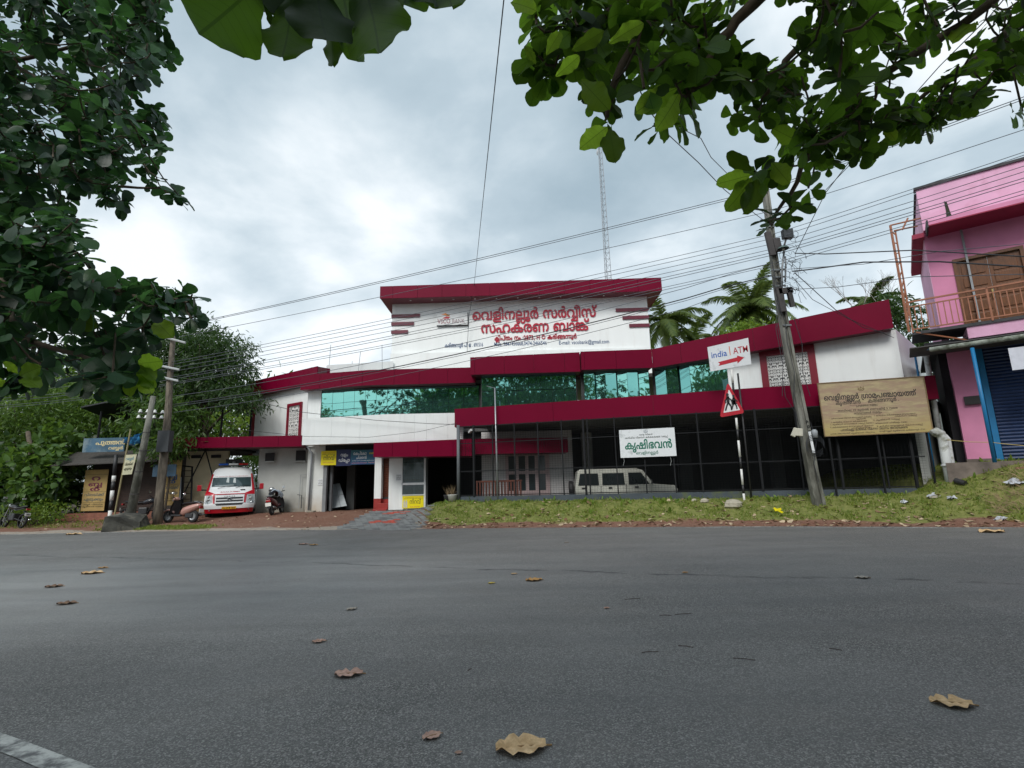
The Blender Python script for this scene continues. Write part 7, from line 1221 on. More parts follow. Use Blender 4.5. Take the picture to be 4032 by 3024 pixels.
for k in range(34):
    z0 = gf + .05 + k * (zc - gf - .1) / 34; z1 = z0 + (zc - gf - .1) / 34 - .012; MB().prism([PB_(ux[2] + .2, wv_ + .05, z0), PB_(U1, wv_ + .05, z0), PB_(U1, wv_ + .02, (z0 + z1) / 2), PB_(U1, wv_ + .05, z1), PB_(ux[2] + .2, wv_ + .05, z1), PB_(ux[2] + .2, wv_ + .02, (z0 + z1) / 2)], Vector((pnv.x, pnv.y, 0)) * .01).build('shutter_slat', bsm, pb)
pm0 = onpk(*c6(512, 1050), wv_ - .08); pmx = pu(pm0); pbox('meter_box', pmx, pmx + .42, wv_ - .12, wv_ - .01, pm0.z - .28, pm0.z, mat('meter_black', (.025, .025, .025), rough=.4))
# lean-to awning: gutter pipe, blue posts
va = -1.5; gA, gB = onpk(*c6(372, 853), va), onpk(*c6(759, 797), va); gz_ = (gA.z + gB.z) / 2
aw_ = thing('tin_awning', (gA.x, gA.y, gf), 'low tin awning with a mossy white gutter pipe on bright blue posts', 'awning')
a0 = pu(gA); MB().tube([PB_(a0, va, gz_ - .05), PB_(U1, va, gz_ + .02)], .075, 10).build('gutter_pipe', mat('mossy_pvc', (.33, .36, .31), rough=.7, var=.3, vs=4, col2=(.08, .09, .06), amt2=.7, vs2=3), aw_, smooth=True)
MB().slab([PB_(a0 - .5, va)[:2], PB_(U1, va)[:2], PB_(U1, .2)[:2], PB_(a0 - .5, .2)[:2]], gz_ + .07, gz_ + .1).build('roof_sheet', mat('aged_sheet', (.07, .07, .07), rough=.7, var=.3), aw_)
bu = pu(onpk(*c6(590, 1000), va)); pA_, pB_ = onpk(*c6(640, 1318), va), onpk(*c6(547, 850), va); MB().tube([pA_, pB_], .055, 10).build('post', bluem, aw_, smooth=True)
pC, pD = at(*c6(322, 955), 18.6), at(*c6(312, 868), 18.6); MB().tube([Vector((pC.x, pC.y, 1.0)), pD], .035, 8).build('post', bluem, aw_, smooth=True); MB().tube([pD, PB_(a0 + .1, va, gz_ - .02)], .03, 6).build('beam', bluem, aw_)
# white sheet hung under awning, right edge
sA, sB = onpk(*c6(693, 852), va + .1), onpk(*c6(770, 935), va + .1); us_ = pu(sA); ws_ = thing('white_sheet', (sA.x, sA.y, sB.z), 'blank white sheet hanging under the tin awning at the right edge', 'sheet')
pbox('sheet', us_, us_ + 1.2, va + .1, va + .12, sB.z, sA.z, mat('sheet_white', (.62, .64, .72), rough=.7), ws_)
# PVC rain pipes at the end of the fence
pvc = mat('white_pvc', (.60, .62, .62), rough=.45, var=.1, vs=2, col2=(.3, .3, .26), amt2=.4, vs2=3)
Yp = 18.25; vp = thing('tall_drain_pipe', (13.9, 17.2, .9), 'tall mossy white drain pipe rising past the end of the crimson canopy', 'pipe')
MB().tube([at(*c6(412, 1195), Yp), at(*c6(357, 868), Yp)], .085, 10).build('pipe', pvc, vp, smooth=True); MB().tube([at(*c6(358, 885), Yp), at(*c6(356, 862), Yp)], .11, 10).build('collar', pvc, vp, smooth=True)
vp = thing('bent_drain_pipe', (14.1, 16.9, .9), 'two thick bent white plastic pipes standing at the right end of the fence', 'pipe'); Yq = 17.3
MB().tube([at(*c6(x, y), Yq) for x, y in ((390, 1200), (402, 1192), (418, 1200), (428, 1225), (440, 1300), (462, 1415))], .14, 12).build('pipe', pvc, vp, smooth=True)
MB().tube([at(*c6(x, y), Yq + .25) for x, y in ((432, 1210), (445, 1222), (458, 1300), (475, 1395))], .10, 10).build('pipe', pvc, vp, smooth=True)
for y in (1225, 1330): p = at(*c6(432 + (y - 1225) * .11, y), Yq); MB().tube([p + Vector((0, 0, -.03)), p + Vector((0, 0, .03))], .155, 12).build('coupling', pvc, vp, smooth=True)
vq = thing('loose_pipe_piece', (14.6, 17, 1.0), 'short black pipe lying on the ground right of the white pipes', 'pipe'); a, b = at(*c6(480, 1392), 16.9), at(*c6(520, 1405), 16.6); MB().tube([a, b], .09, 10).build('pipe', mat('black_pipe', (.03, .03, .032), rough=.4), vq)
rp_ = thing('yellow_rope', (14, 15, 2.3), 'thin yellow rope stretched low across the front of the pink building', 'rope'); rpts = [onpk(*c6(x, y), va) for x, y in ((445, 1226), (540, 1234), (625, 1236), (690, 1243), (790, 1252))]; MB().tube(rpts, .01, 5).build('rope', mat('rope_yellow', (.45, .35, .12), rough=.8), rp_)

# SHOPS ON THE LEFT
def z2b(x, y): return (300 + .2712 * x, 1650 + .2712 * y)
def c2(x, y): return (200 + .4973 * x, 1600 + .4973 * y)
shop = thing('roadside_shop', (-18, 26, .5), 'dark roadside shop with rusty awning and shutters behind the leaning pole', 'shop')
shop_dark = mat('shop_dark_wall', (.05, .045, .042), rough=.9, var=.3, vs=2); cream = mat('cream_wall', (.66, .58, .40), rough=.85, var=.12, vs=1.5, stain=((.16, .11, .06), .3, 2.4, .95), bump=.2, bs=25); brn = mat('aged_shutter', (.045, .028, .022), rough=.7, var=.3, vs=2)
SYs = 25.0; x0, x1, x2, x3 = (at(*z2b(*q), SYs).x for q in ((110, 1300), (430, 1000), (1500, 1000), (1560, 1000)))
MB().aabb((x0, 25.3, .3), (x2, 27.8, 3.4)).build('rear_block', shop_dark, shop)
MB().aabb((x0 - .3, 24.3, .2), (x2 + .3, 27.5, .62)).build('plinth', mat('red_step', (1, 0, 0)), shop); MB().aabb((x0 - .4, 24.0, .2), (x2 - 2.5, 24.3, .42)).build('plinth_step', MATS['red_step'], shop)
for i in range(30):
    z0 = .66 + i * .085; MB().aabb((x1 + .15, 25.2, z0), (x2 - .9, 25.24, z0 + .07)).build('shutter_slat', brn, shop)
MB().prism([(x0 - 1.0, 23.8, 2.75), (x2 - .3, 23.7, 2.85), (x2 - .3, 25.4, 3.45), (x0 - 1.0, 25.4, 3.45)], (0, 0, .05)).build('awning', mat('rusty_sheet', (.05, .045, .04), rough=.8, var=.5, vs=4, stretch=(8, 1, 1)), shop)
for x in (x0 - .55, x2 - .35): MB().tube([(x, 24.0, .2), (x + .06, 24.0, 2.8)], .05, 8).build('post', mat('green_post', (.05, .09, .06), rough=.7), shop)
MB().aabb((x2 - .05, 24.9, .3), (x2 + .1, 25.5, 3.3)).build('pillar', shop_dark, shop)
# posters on shop pillars (rubber dealers)
pt_y = mat('poster_tan', (.42, .29, .11), rough=.8, var=.15, vs=3); mr1 = mat('print_maroon', (.15, .02, .05), rough=.6); gr1 = mat('print_slate', (.06, .09, .10), rough=.6)
def vposter(label, x0p, x1p, ytop, ybot, Y, big):
    a, b = at(*z2b(x0p, ytop), Y), at(*z2b(x1p, ybot), Y); w_, h_ = b.x - a.x, a.z - b.z
    t = thing('shop_poster', ((a.x + b.x) / 2, Y, b.z), label, 'poster'); MB().aabb((a.x, Y, b.z), (b.x, Y + .02, a.z)).build('sheet', pt_y, t)
    for s, base, sz, wd, m_, bd in (('റ', .74, .15, .40, big, 30), ('ബ്ബ', .60, .13, .62, big, 30), ('ർ', .485, .12, .45, big, 30), ('വിലയ്ക്ക്', .36, .09, .85, gr1, 12), ('എടുക്കും', .25, .09, .85, gr1, 12), ('റബ്ബർ വിലാസം', .14, .05, .85, pk, 4), ('കൃഷിഭവൻ സമയം', .09, .05, .9, pk, 4)):
        put_text(t, s, (a.x, Y - .002, b.z), (1, 0, 0), (0, 0, 1), sz * h_ * 1.05, m_, cx=w_ * .5, base=h_ * base, width=w_ * wd, bold=bd)
    for z in (.46, .20, .88): MB().aabb((a.x, Y - .004, b.z + h_ * z), (b.x, Y, b.z + h_ * z + .012)).build('rule', pk, t)
    return t
vposter('tall tan poster with maroon vertical letters on the left pillar of the dark shop', 140, 400, 740, 1330, 24.6, mr1)
vposter('tall tan poster with navy vertical letters behind the motorcycle by the rough pole', 1310, 1475, 600, 1250, 24.5, navy)
bb, a, b = flat_board('shop_name_board', 'faded blue name board with cream Malayalam letters above the dark shop awning', 'sign board', (z2b(112, 282), z2b(690, 470)), 24.2, mat('faded_blue_board', (.045, .11, .17), rough=.6, var=.25, vs=2, col2=(.16, .22, .25), amt2=.5, vs2=1.5), [('പുത്തൻ', .66, .52, .72, .42, mat('print_cream', (.62, .52, .28)), 26), ('റബ്ബർ', .80, .16, .36, .3, mat('print_cream', (1, 0, 0)), 24)], thick=.05)
MB().aabb((at(*z2b(1180, 420), 24.6).x, 24.6, at(*z2b(1180, 460), 24.6).z), (at(*z2b(1490, 420), 24.6).x, 24.65, at(*z2b(1180, 410), 24.6).z)).build('fascia_board', mat('teal_board', (.05, .13, .14), rough=.6), shop)
nb, a, b = flat_board('shop_side_board', 'small blue name board half hidden behind the rough wooden pole', 'sign board', (z2b(1120, 665), z2b(1440, 830)), 23.9, mat('dull_blue_board', (.035, .08, .13), rough=.6, var=.2, vs=3), [('പുത്തൻ റബ്ബർ', .6, .35, .7, .3, gr1, 8)], thick=.03)
# cream building beside the ambulance with its lean-to roof and leaning frames
cb = thing('cream_shed', (-15, 27, .4), 'cream plastered shed with a black roof edge left of the ambulance', 'shed'); cA, cB = at(*c2(1010, 780), 25.1), at(*c2(1360, 740), 25.3)
MB().wall((cA.x - .2, 25.1), (cB.x, 25.5), .3, 3.38, .2).build('wall', cream, cb); MB().slab([(cA.x - .6, 24.8), (cB.x + .4, 25.2), (cB.x + .3, 29), (cA.x - .6, 29)], 3.38, 3.47).build('roof', coping, cb)
for u in (.35, .75): q = Vector((cA.x - .2, 25.1, 0)).lerp(Vector((cB.x, 25.5, 0)), u); MB().aabb((q.x - .22, q.y - .05, 3.05), (q.x + .22, q.y + .05, 3.2)).build('vent', dark, cb)
MB().tube([at(*c2(1375, 345), 25.8), at(*c2(1350, 480), 25.8)], .05, 6).build('roof_bracket', blk, cb)
rf_ = thing('steel_trestle', (-14.5, 24.8, .4), 'dark leaning steel frame between the pink scooter and the ambulance', 'frame')
for p, q, r_ in (((1225, 345), (1010, 780), .03), ((1225, 345), (1340, 770), .03), ((1120, 480), (1110, 790), .04), ((1035, 470), (1045, 780), .035), ((1035, 470), (1125, 480), .03), ((1000, 780), (1140, 770), .03), ((1030, 350), (985, 780), .04)): MB().tube([at(*c2(*p), 24.9), at(*c2(*q), 24.7)], r_, 6).build('bar', blk, rf_)
for k_ in range(6): y = 510 + k_ * 45; MB().tube([at(*c2(1040, y), 24.9), at(*c2(1115, y), 24.9)], .015, 5).build('slat', brn, rf_)
wp_ = thing('leaning_pipes', (-15.3, 24.6, .4), 'three pale pipes leaning upright beside the dark steel frame', 'pipes')
for x in (1005, 1018, 1030): MB().tube([at(*c2(x, 560), 24.6), at(*c2(x - 8, 780), 24.5)], .025, 6).build('pipe', pg, wp_)
# sacks/boxes beside the van
for (x, y, w_, h_, c_, nm, lb) in ((1205, 790, .55, .55, (.22, .13, .05), 'cardboard_sack', 'brown sack slumped against the cream wall left of the ambulance'), (1165, 800, .35, .42, (.42, .48, .52), 'pale_box', 'pale blue grey box beside the pink scooter tail')):
    p = at(*c2(x, y + 30), 24.9); t = thing(nm, (p.x, 24.9, .35), lb, nm.split('_')[1]); MB().box((p.x, 24.9, .35 + h_ / 2), w_, .4, h_, rz=.3, taper=.8).build('body', mat(nm + '_m', c_, rough=.8, var=.3, vs=5), t, bevel=.06)
# dark raised roof on thin posts above the shop
rr = thing('raised_roof', (-19, 26.5, .5), 'black raised sheet roof on thin posts above the roadside shop', 'roof'); P4 = [at(318, 1606, 26.0), at(495, 1560, 26.0), at(700, 1528, 26.0)]
MB().prism([P4[0], P4[2], P4[2] + Vector((.5, 3.2, -.5)), P4[0] + Vector((0, 3.2, -.6))], (0, 0, .07)).build('roof_sheet', mat('black_sheet', (.02, .022, .025), rough=.6, var=.3), rr)
for x, y in ((P4[0].x + .9, 26.2), (-18.2, 26.2), (-14.6, 25.9), (-13.5, 26.6), (-12.3, 27.0)): MB().tube([(x, y, 3.5), (x + .02, y, 5.6)], .05, 6).build('post', blk, rr)
# torn blue tarpaulin tied to the pole
tq = [at(*z2b(670, 262), 22.6), at(*z2b(965, 180), 22.2), at(*z2b(905, 345), 22.2), at(*z2b(715, 352), 22.7)]; tt = thing('blue_tarpaulin', tq[3], 'torn blue tarpaulin tied between the shop board and the leaning pole', 'tarpaulin')
rows_ = [[(tq[0].lerp(tq[1], i / 12)).lerp(tq[3].lerp(tq[2], i / 12), j / 5) + Vector((0, .12 * math.sin(i * 1.3 + j) + .05 * math.sin(j * 3), -.10 * math.sin(math.pi * i / 12))) for i in range(13)] for j in range(6)]; MB().grid(rows_).build('sheet', mat('blue_tarp', (.02, .16, .34), rough=.5, var=.3, vs=6), tt, smooth=True)
# concrete block in the verge
kt = thing('concrete_block', (-15.3, 20.9, .1), 'big dark mossy concrete block lying on the verge in front of the leaning pole', 'block')
mb = MB(); mb.add([(-16.1, 20.85, -.05), (-14.85, 21.2, 0), (-14.9, 22.0, 0), (-16.1, 21.9, -.05), (-16.05, 20.9, .58), (-15.5, 20.95, .56), (-14.9, 21.25, .32), (-15.1, 21.9, .6), (-15.9, 21.8, .72)], [(0, 1, 6, 5, 4), (4, 5, 6, 7, 8), (1, 2, 7, 6), (3, 0, 4, 8), (2, 3, 8, 7)])
mb.build('block', mat('mossy_concrete', (.045, .045, .038), rough=.9, var=.5, vs=3, col2=(.15, .14, .11), amt2=.45, vs2=2.5, bump=1.0, bs=9), kt)
# POLES, WIRES, MAST
aged_wood = mat('rough_pole', (.16, .135, .105), rough=.9, var=.35, vs=5, stretch=(2, 2, .35), col2=(.06, .05, .04), amt2=.6, vs2=3, bump=.8, bs=12); conc = mat('aged_concrete', (.20, .20, .175), rough=.9, var=.25, vs=3, col2=(.075, .075, .06), amt2=.8, vs2=2, bump=.4, bs=14, stretch=(1.5, 1.5, .5))
iron = mat('rusty_iron', (.05, .045, .045), rough=.7, var=.3)
LP = lambda px, py: at(px, py, 22.4)
RPY = 17.7
RP = lambda px, py, d=0.0: at(px, py, RPY + d)
# left rough pole
lb0 = LP(621, 2058); lb0.z = float(H(lb0.x, 22.4)) - .15; lt = LP(684, 1302)
lp = thing('rough_utility_pole', lb0, 'rough grey brown utility pole with white crossarms between scooter and motorcycle', 'utility pole')
pts = [lb0] + [LP(x, y) for x, y in ((628, 1960), (640, 1850), (655, 1700), (664, 1600), (668, 1500), (676, 1400), (684, 1302))]
MB().tube(pts, [.185, .18, .17, .155, .14, .125, .11, .10], 10).build('pole', aged_wood, lp, smooth=True)
for (xa, ya, xb, yb) in ((655, 1330, 730, 1350), (638, 1442, 706, 1456), (640, 1486, 702, 1500)): MB().tube([at(xa, ya, 22.2), at(xb, yb, 22.2)], .05, 6).build('crossarm', mat('arm_grey', (.4, .42, .42), rough=.6), lp)
MB().tube([LP(684, 1302), LP(686, 1285)], .03, 6).build('insulator_pin', iron, lp); MB().box(at(650, 1738, 22.15), .5, .3, .9).build('junction_box', mat('box_dark', (.035, .04, .045), rough=.5), lp)
# leaning pole with porcelain insulators
a, b = at(512, 2010, 22.0), at(604, 1560, 21.2); a.z = .1; le = thing('leaning_pole', a, 'grey concrete pole leaning right beside the dark shop with white insulators', 'utility pole'); MB().tube([a, a.lerp(b, .5), b], [.19, .14, .095], 10).build('pole', conc, le, smooth=True)
cer = mat('porcelain', (.68, .70, .68), rough=.2)
for (x, y) in ((710, 35), (768, 35), (825, 38), (886, 43), (697, 80), (755, 82), (818, 82), (877, 84)):
    p = at(*c2(x, y), 21.8); MB().lathe(p, [(.07, -.07), (.085, -.04), (.05, -.01), (.06, .02), (.03, .06), (.001, .07)], 12, caps=False).build('insulator', cer, le, smooth=True)
for y in (60, 100): MB().tube([at(*c2(690, y - 8), 21.85), at(*c2(895, y), 21.85)], .02, 6).build('crossarm', iron, le)
for f_ in (.25, .42, .58, .72): p = a.lerp(b, f_); MB().lathe(p, [(.195 - .1 * f_, -.02), (.195 - .1 * f_, .03)], 12, caps=False).build('wire_band', iron, le)
# banded short post, bamboo prop, small board
a, b = at(436, 2006, 22.6), at(458, 1790, 22.6); a.z = .2; bp3 = thing('banded_post', a, 'short black and white banded post left of the leaning pole', 'post'); ys = [2006, 1965, 1935, 1905, 1878, 1860, 1795]
for i in range(6): MB().tube([a.lerp(b, (2006 - ys[i]) / 211), a.lerp(b, (2006 - ys[i + 1]) / 211)], .075, 10).build('band', wht if i % 2 == 0 else bnd, bp3, smooth=True)
a, b = at(452, 2000, 22.2), at(515, 1690, 22.2); a.z = .2; bm_ = thing('bamboo_prop', a, 'thin yellowish bamboo prop leaning beside the banded post', 'prop'); MB().tube([a, b], .035, 7).build('cane', mat('bamboo', (.26, .22, .11), rough=.6, var=.2), bm_)
sb0 = [at(*z2b(x, y), 22.0) for x, y in ((665, 812), (805, 800), (880, 512), (722, 520))]; sbt = thing('rubber_sign', sb0[0], 'small cream sign board with faded letters tied to the leaning pole', 'sign board'); MB().prism(sb0, (0, .02, 0)).build('board', mat('cream_board', (.50, .48, .33), rough=.7, var=.15, vs=4), sbt)
X_ = (sb0[1] - sb0[0]); U_ = (sb0[3] - sb0[0]).normalized(); W_ = X_.length; Hh = (sb0[3] - sb0[0]).length; O_ = sb0[0] + Vector((0, -.004, 0))
put_text(sbt, 'റബ്ബർ', O_, X_, U_, .2 * Hh, mat('print_sky', (.12, .25, .30)), cx=W_ * .5, base=Hh * .72, width=W_ * .85, bold=14); put_text(sbt, 'വിലയ്ക്ക്', O_, X_, U_, .17 * Hh, pk, cx=W_ * .5, base=Hh * .46, width=W_ * .85, bold=12); put_text(sbt, 'എടുക്കും', O_, X_, U_, .17 * Hh, pk, cx=W_ * .5, base=Hh * .24, width=W_ * .85, bold=12)
# right concrete pole
rb0 = RP(3226, 1985); rb0.z = float(H(rb0.x, RPY)) - .1; rp2 = thing('concrete_utility_pole', rb0, 'weathered tapering concrete utility pole carrying many cables in front of the lattice window', 'utility pole')
cpt = [rb0, RP(3200, 1870), RP(3158, 1640), RP(3110, 1400), RP(3070, 1180), RP(3046, 1010), RP(3020, 800), RP(3006, 700)]
rad = [.175, .165, .15, .135, .12, .105, .095, .09]; mb = MB()
for sgn in (-1, 1):
    mb2 = MB()
    for i in range(len(cpt) - 1):
        p, q = cpt[i], cpt[i + 1]; r0, r1 = rad[i], rad[i + 1]
        vs = []
        for c, r_ in ((p, r0), (q, r1)): vs += [c + Vector((sgn * r_ * .35, -.11, 0)), c + Vector((sgn * r_, -.11, 0)), c + Vector((sgn * r_, .11, 0)), c + Vector((sgn * r_ * .35, .11, 0))]
        mb2.add(vs, [(0, 1, 5, 4), (1, 2, 6, 5), (2, 3, 7, 6), (3, 0, 4, 7)])
    mb2.build('pole_flange', conc, rp2)
mb2 = MB()
for i in range(len(cpt) - 1):
    vs = []
    for c, r_ in ((cpt[i], rad[i]), (cpt[i + 1], rad[i + 1])): vs += [c + Vector((-r_ * .36, -.06, 0)), c + Vector((r_ * .36, -.06, 0)), c + Vector((r_ * .36, .06, 0)), c + Vector((-r_ * .36, .06, 0))]
    mb2.add(vs, [(0, 1, 5, 4), (1, 2, 6, 5), (2, 3, 7, 6), (3, 0, 4, 7)])
mb2.build('pole_web', conc, rp2)
for y, w_ in ((1062, .5), (1090, .45), (1125, .38), (1142, .5), (1280, .3), (890, .3), (975, .4)):
    t_ = (1985 - y) / 1285; p = RP(3226 - 220 * t_ ** .92, y, -.14); MB().box(p, w_, .03, .06).build('clamp', mat('galv_clamp', (.2, .21, .21), rough=.4, metal=.6), rp2)
for (x, y, w_, h_) in ((3032, 960, .2, .9), (3060, 965, .25, .5), (3092, 1145, .5, .2), (3074, 1180, .2, .9), (3112, 1170, .15, .7)): MB().box(RP(x, y, -.18), w_, .12, h_, ry=-.1).build('fitting', iron, rp2)
for (pts_, r_) in ((((3078, 1130), (3080, 1050), (3088, 990)), .035), (((3092, 1110), (3094, 1040), (3092, 1010)), .03)): MB().tube([RP(x, y, -.2) for x, y in pts_], r_, 7).build('conduit', pg, rp2, smooth=True)
sl_ = thing('street_lamp', RP(3085, 975, -.3), 'small enamel street lamp and control box on the concrete pole', 'street lamp'); p = RP(3083, 975, -.35); MB().lathe(p, [(.20, -.05), (.17, .0), (.05, .05), (.03, .08)], 14, caps=False).build('lamp_shade', mat('enamel_green', (.10, .15, .14), rough=.4), sl_, smooth=True)
MB().lathe(p, [(.04, -.1), (.06, -.05), (.04, 0)], 10).build('bulb', mat('bulb_glass', (.5, .5, .46), rough=.15), sl_, smooth=True); MB().box(RP(3100, 922, -.3), .34, .2, .34).build('control_box', MATS['box_dark'], sl_); MB().tube([RP(3096, 940, -.3), RP(3088, 965, -.35)], .03, 6).build('bracket', iron, sl_)
mb_ = thing('fibre_junction_box', RP(3145, 1705, -.3), 'cream plastic cable box with looped leads on the concrete pole', 'cable box'); MB().box(RP(3145, 1702, -.25), .24, .1, .26, ry=.1).build('box', mat('cream_plastic', (.52, .50, .42), rough=.5), mb_, bevel=.02); MB().box(RP(3128, 1702, -.25), .12, .08, .3, ry=.5).build('bracket', MATS['cream_plastic'], mb_); MB().lathe(RP(3206, 1698, -.2), [(.09, -.22), (.1, 0), (.05, .06)], 10).build('splice_dome', pg, mb_, smooth=True)
pn_ = thing('pole_notice', RP(3190, 1740, -.2), 'narrow white paper strip pasted on the concrete pole', 'notice'); MB().prism([RP(3200, 1785, -.22), RP(3210, 1783, -.22), RP(3192, 1698, -.22), RP(3182, 1700, -.22)], (0, .003, 0)).build('strip', MATS['paper'], pn_)
put_text(rp2, '6 0 8 / 9', RP(3182, 1698, -.13), Vector((.12, 0, -1)), Vector((1, 0, .12)), .14, blk, width=.75, bold=20)
# overhead lines
wire_m = mat('aluminium_wire', (.10, .11, .13), rough=.45, metal=.3); cab_m = mat('black_cable', (.02, .022, .028), rough=.5)
def span(a, b, sag, n=10): return [a.lerp(b, i / n) + Vector((0, 0, -4 * sag * (i / n) * (1 - i / n))) for i in range(n + 1)]
def line(label, pts, r, mt=wire_m, group='bare power lines between the poles', name='power_line'):
    t = thing(name, pts[0], label, 'wire', group); MB().tube(pts, r, 5, caps=False).build('strand', mt, t, smooth=True); return t
WR = [(1288, 740, 368, .013, 'topmost'), (1292, 748, 378, .012, 'second from the top'), (1330, 830, 497, .011, 'third from the top'), (1424, 918, 585, .010, 'fourth from the top'), (1434, 935, 597, .010, 'fifth from the top'), (1448, 955, 640, .010, 'sixth from the top'), (1462, 975, 662, .010, 'seventh from the top'), (1484, 988, 687, .011, 'eighth from the top'), (1492, 998, 700, .011, 'ninth from the top'), (1506, 1028, 735, .010, 'tenth from the top'), (1512, 1038, 750, .010, 'lowest')]
for i, (yl, ym, yr, r_, w_) in enumerate(WR):
    A = at(684, yl, 22.3); xm = 3026 + (ym - 740) * .17; Bp = at(xm, ym, RPY - .15); Cp = at(4032, yr, 12.6); C2 = Bp + (Cp - Bp) * 2.2
    Z = at(-200, yl + 62 + i * 4, 26.5)
    line('bare power line crossing the whole view, %s of the eleven' % w_, span(Z, A, .25, 8)[:-1] + span(A, Bp, .12 + .01 * i, 14)[:-1] + span(Bp, C2, .1, 6), r_)
CB_ = [([(4032, 1010), (3600, 985), (3250, 1000), (3130, 997)], 16.6, .018, 'thick black cable running right from the pole, upper'), ([(4032, 1050), (3700, 1030), (3400, 1032), (3180, 1062), (3120, 1068)], 16.6, .022, 'thick black cable with a splice running right from the pole'), ([(4032, 1080), (3600, 1090), (3300, 1130), (3110, 1140)], 16.6, .011, 'thin cable below the spliced cable right of the pole'), ([(4032, 960), (3700, 990), (3400, 1040), (3100, 1060)], 16.6, .010, 'thin cable rising gently to the right above the spliced cable'),
       ([(2700, 1134), (2900, 1072), (3048, 1035)], 17.8, .011, 'cable leaving the pole leftward above the palm'), ([(2700, 1175), (2850, 1130), (3045, 1082)], 17.8, .020, 'black spliced cable leaving the pole leftward'), ([(2700, 1184), (2860, 1135), (3045, 1086)], 17.8, .010, 'thin cable hugging the black spliced cable'), ([(2700, 1214), (2790, 1180), (2850, 1172)], 17.9, .010, 'lowest thin cable left of the pole')]
for pts_, Y, r_, lb in CB_:
    P_ = [at(x, y, Y + (0.0 if x < 3200 else -(x - 3200) * .005)) for x, y in pts_]
    if pts_[0][0] == 2700: P_ = span(at(684, 1560 + (pts_[0][1] - 1134) * .8, 22.4), P_[0], .35, 10)[:-1] + P_
    line(lb, P_, r_, cab_m if r_ > .013 else wire_m, 'service cables on the concrete pole', 'service_cable')
for P_, r_, lb in (([at(1990, -60, 6.0), at(1868, 1112, 26.0)], .010, 'thin cable dropping from the top of the view to the name wall roof'), ([at(1868, 1112, 26.0), at(1846, 1250, 26.6), at(1838, 1410, 26.8)], .012, 'thin cable hanging down the face of the name wall'),
                  ([at(3130, 1075, 17.5), at(3290, 1220, 18.3), at(3400, 1290, 18.9), at(3480, 1310, 18.6)], .014, 'black cable sagging from the pole onto the right crimson band'), ([at(3120, 1090, 17.5), at(3200, 1180, 17.9), at(3330, 1250, 18.4), at(3520, 1330, 18.4)], .010, 'second cable dropping from the pole to the right crimson band'),
                  ([at(2250, -200, 5), at(2560, 440, 9), at(2620, 520, 10.5), at(2750, 640, 12.5), at(2850, 745, 14), at(2930, 810, 15.5), at(3010, 870, 17)], .012, 'knotted cable descending from the right canopy to the pole'), ([at(2420, -200, 5), at(2680, 505, 9), at(2760, 545, 10.5), at(2800, 620, 12), at(2870, 690, 14), at(2960, 800, 16), at(3022, 850, 17)], .010, 'twisted thin cable beside the knotted cable'),
                  ([at(3640, -200, 6), at(3420, 480, 10), at(3380, 590, 12), at(3250, 760, 15), at(3130, 1000, 17.3)], .012, 'cable slanting down to the pole from the right leaves'), ([at(4200, -300, 6), at(3900, 60, 8), at(3700, 260, 10), at(3450, 540, 13), at(3240, 760, 16)], .011, 'long cable slanting down from the upper right corner'),
                  ([at(1030, 1585, 23.0), at(1180, 1622, 23.2), at(1480, 1655, 23.3), at(1690, 1668, 23.2), at(1800, 1672, 22.6)], .012, 'cable sagging across the white parapet'), ([at(975, 1695, 23.3), at(1200, 1718, 23.4), at(1450, 1722, 23.4), at(1650, 1700, 23.2), at(1800, 1665, 22.6)], .008, 'thin cable sagging low on the white parapet'),
                  ([at(500, 1740, 22), at(560, 1780, 22), at(640, 1760, 22.3)], .012, 'slack cable between the leaning and the rough pole')):
    line(lb, P_, r_, cab_m, 'drop cables', 'drop_cable')
# tangle of loose leads round the pole head
tg = thing('cable_tangle', RP(3110, 1060, -.2), 'tangle of loose cable ends around the head of the concrete pole', 'cable tangle'); rg = random.Random(3)
for k_ in range(26):
    c = RP(3095 + rg.uniform(-10, 45), 1060 + rg.uniform(-120, 90), -.25); pts_ = [c]; d = Vector((rg.uniform(-.2, 1), rg.uniform(-.3, .1), rg.uniform(-1, 1))) * .3
    for i in range(8): d += Vector((rg.uniform(-.25, .22), rg.uniform(-.1, .1), rg.uniform(-.25, .25))); d = d.normalized() * .14; pts_.append(pts_[-1] + d)
    MB().tube(pts_, .007, 4, caps=False).build('lead', cab_m, tg)
for (xa, ya, xb, yb, s_) in ((3040, 1030, 3085, 1400, 1), (3045, 1085, 3100, 1350, -1), (3100, 1350, 3150, 1690, 1), (3060, 1160, 3080, 1560, -1), (3125, 1250, 3190, 1560, 1), (3085, 1500, 3140, 1680, -1), (3190, 1660, 3225, 1900, 1)):
    A, Bq = RP(xa, ya, -.2), RP(xb, yb, -.22); MB().tube([A, A.lerp(Bq, .35) + Vector((s_ * .10, 0, 0)), A.lerp(Bq, .7) + Vector((-s_ * .08, 0, 0)), Bq], .011, 5, caps=False).build('riser_cable', cab_m, tg)
for k_ in range(4):
    c = RP(3208, 1745 + k_ * 4, -.2); MB().tube([c + Vector((.3 * math.cos(a), -.03, .28 * math.sin(a) - .02 * k_)) for a in np.linspace(0, 5.6, 14)], .008, 4, caps=False).build('coil', cab_m, tg)
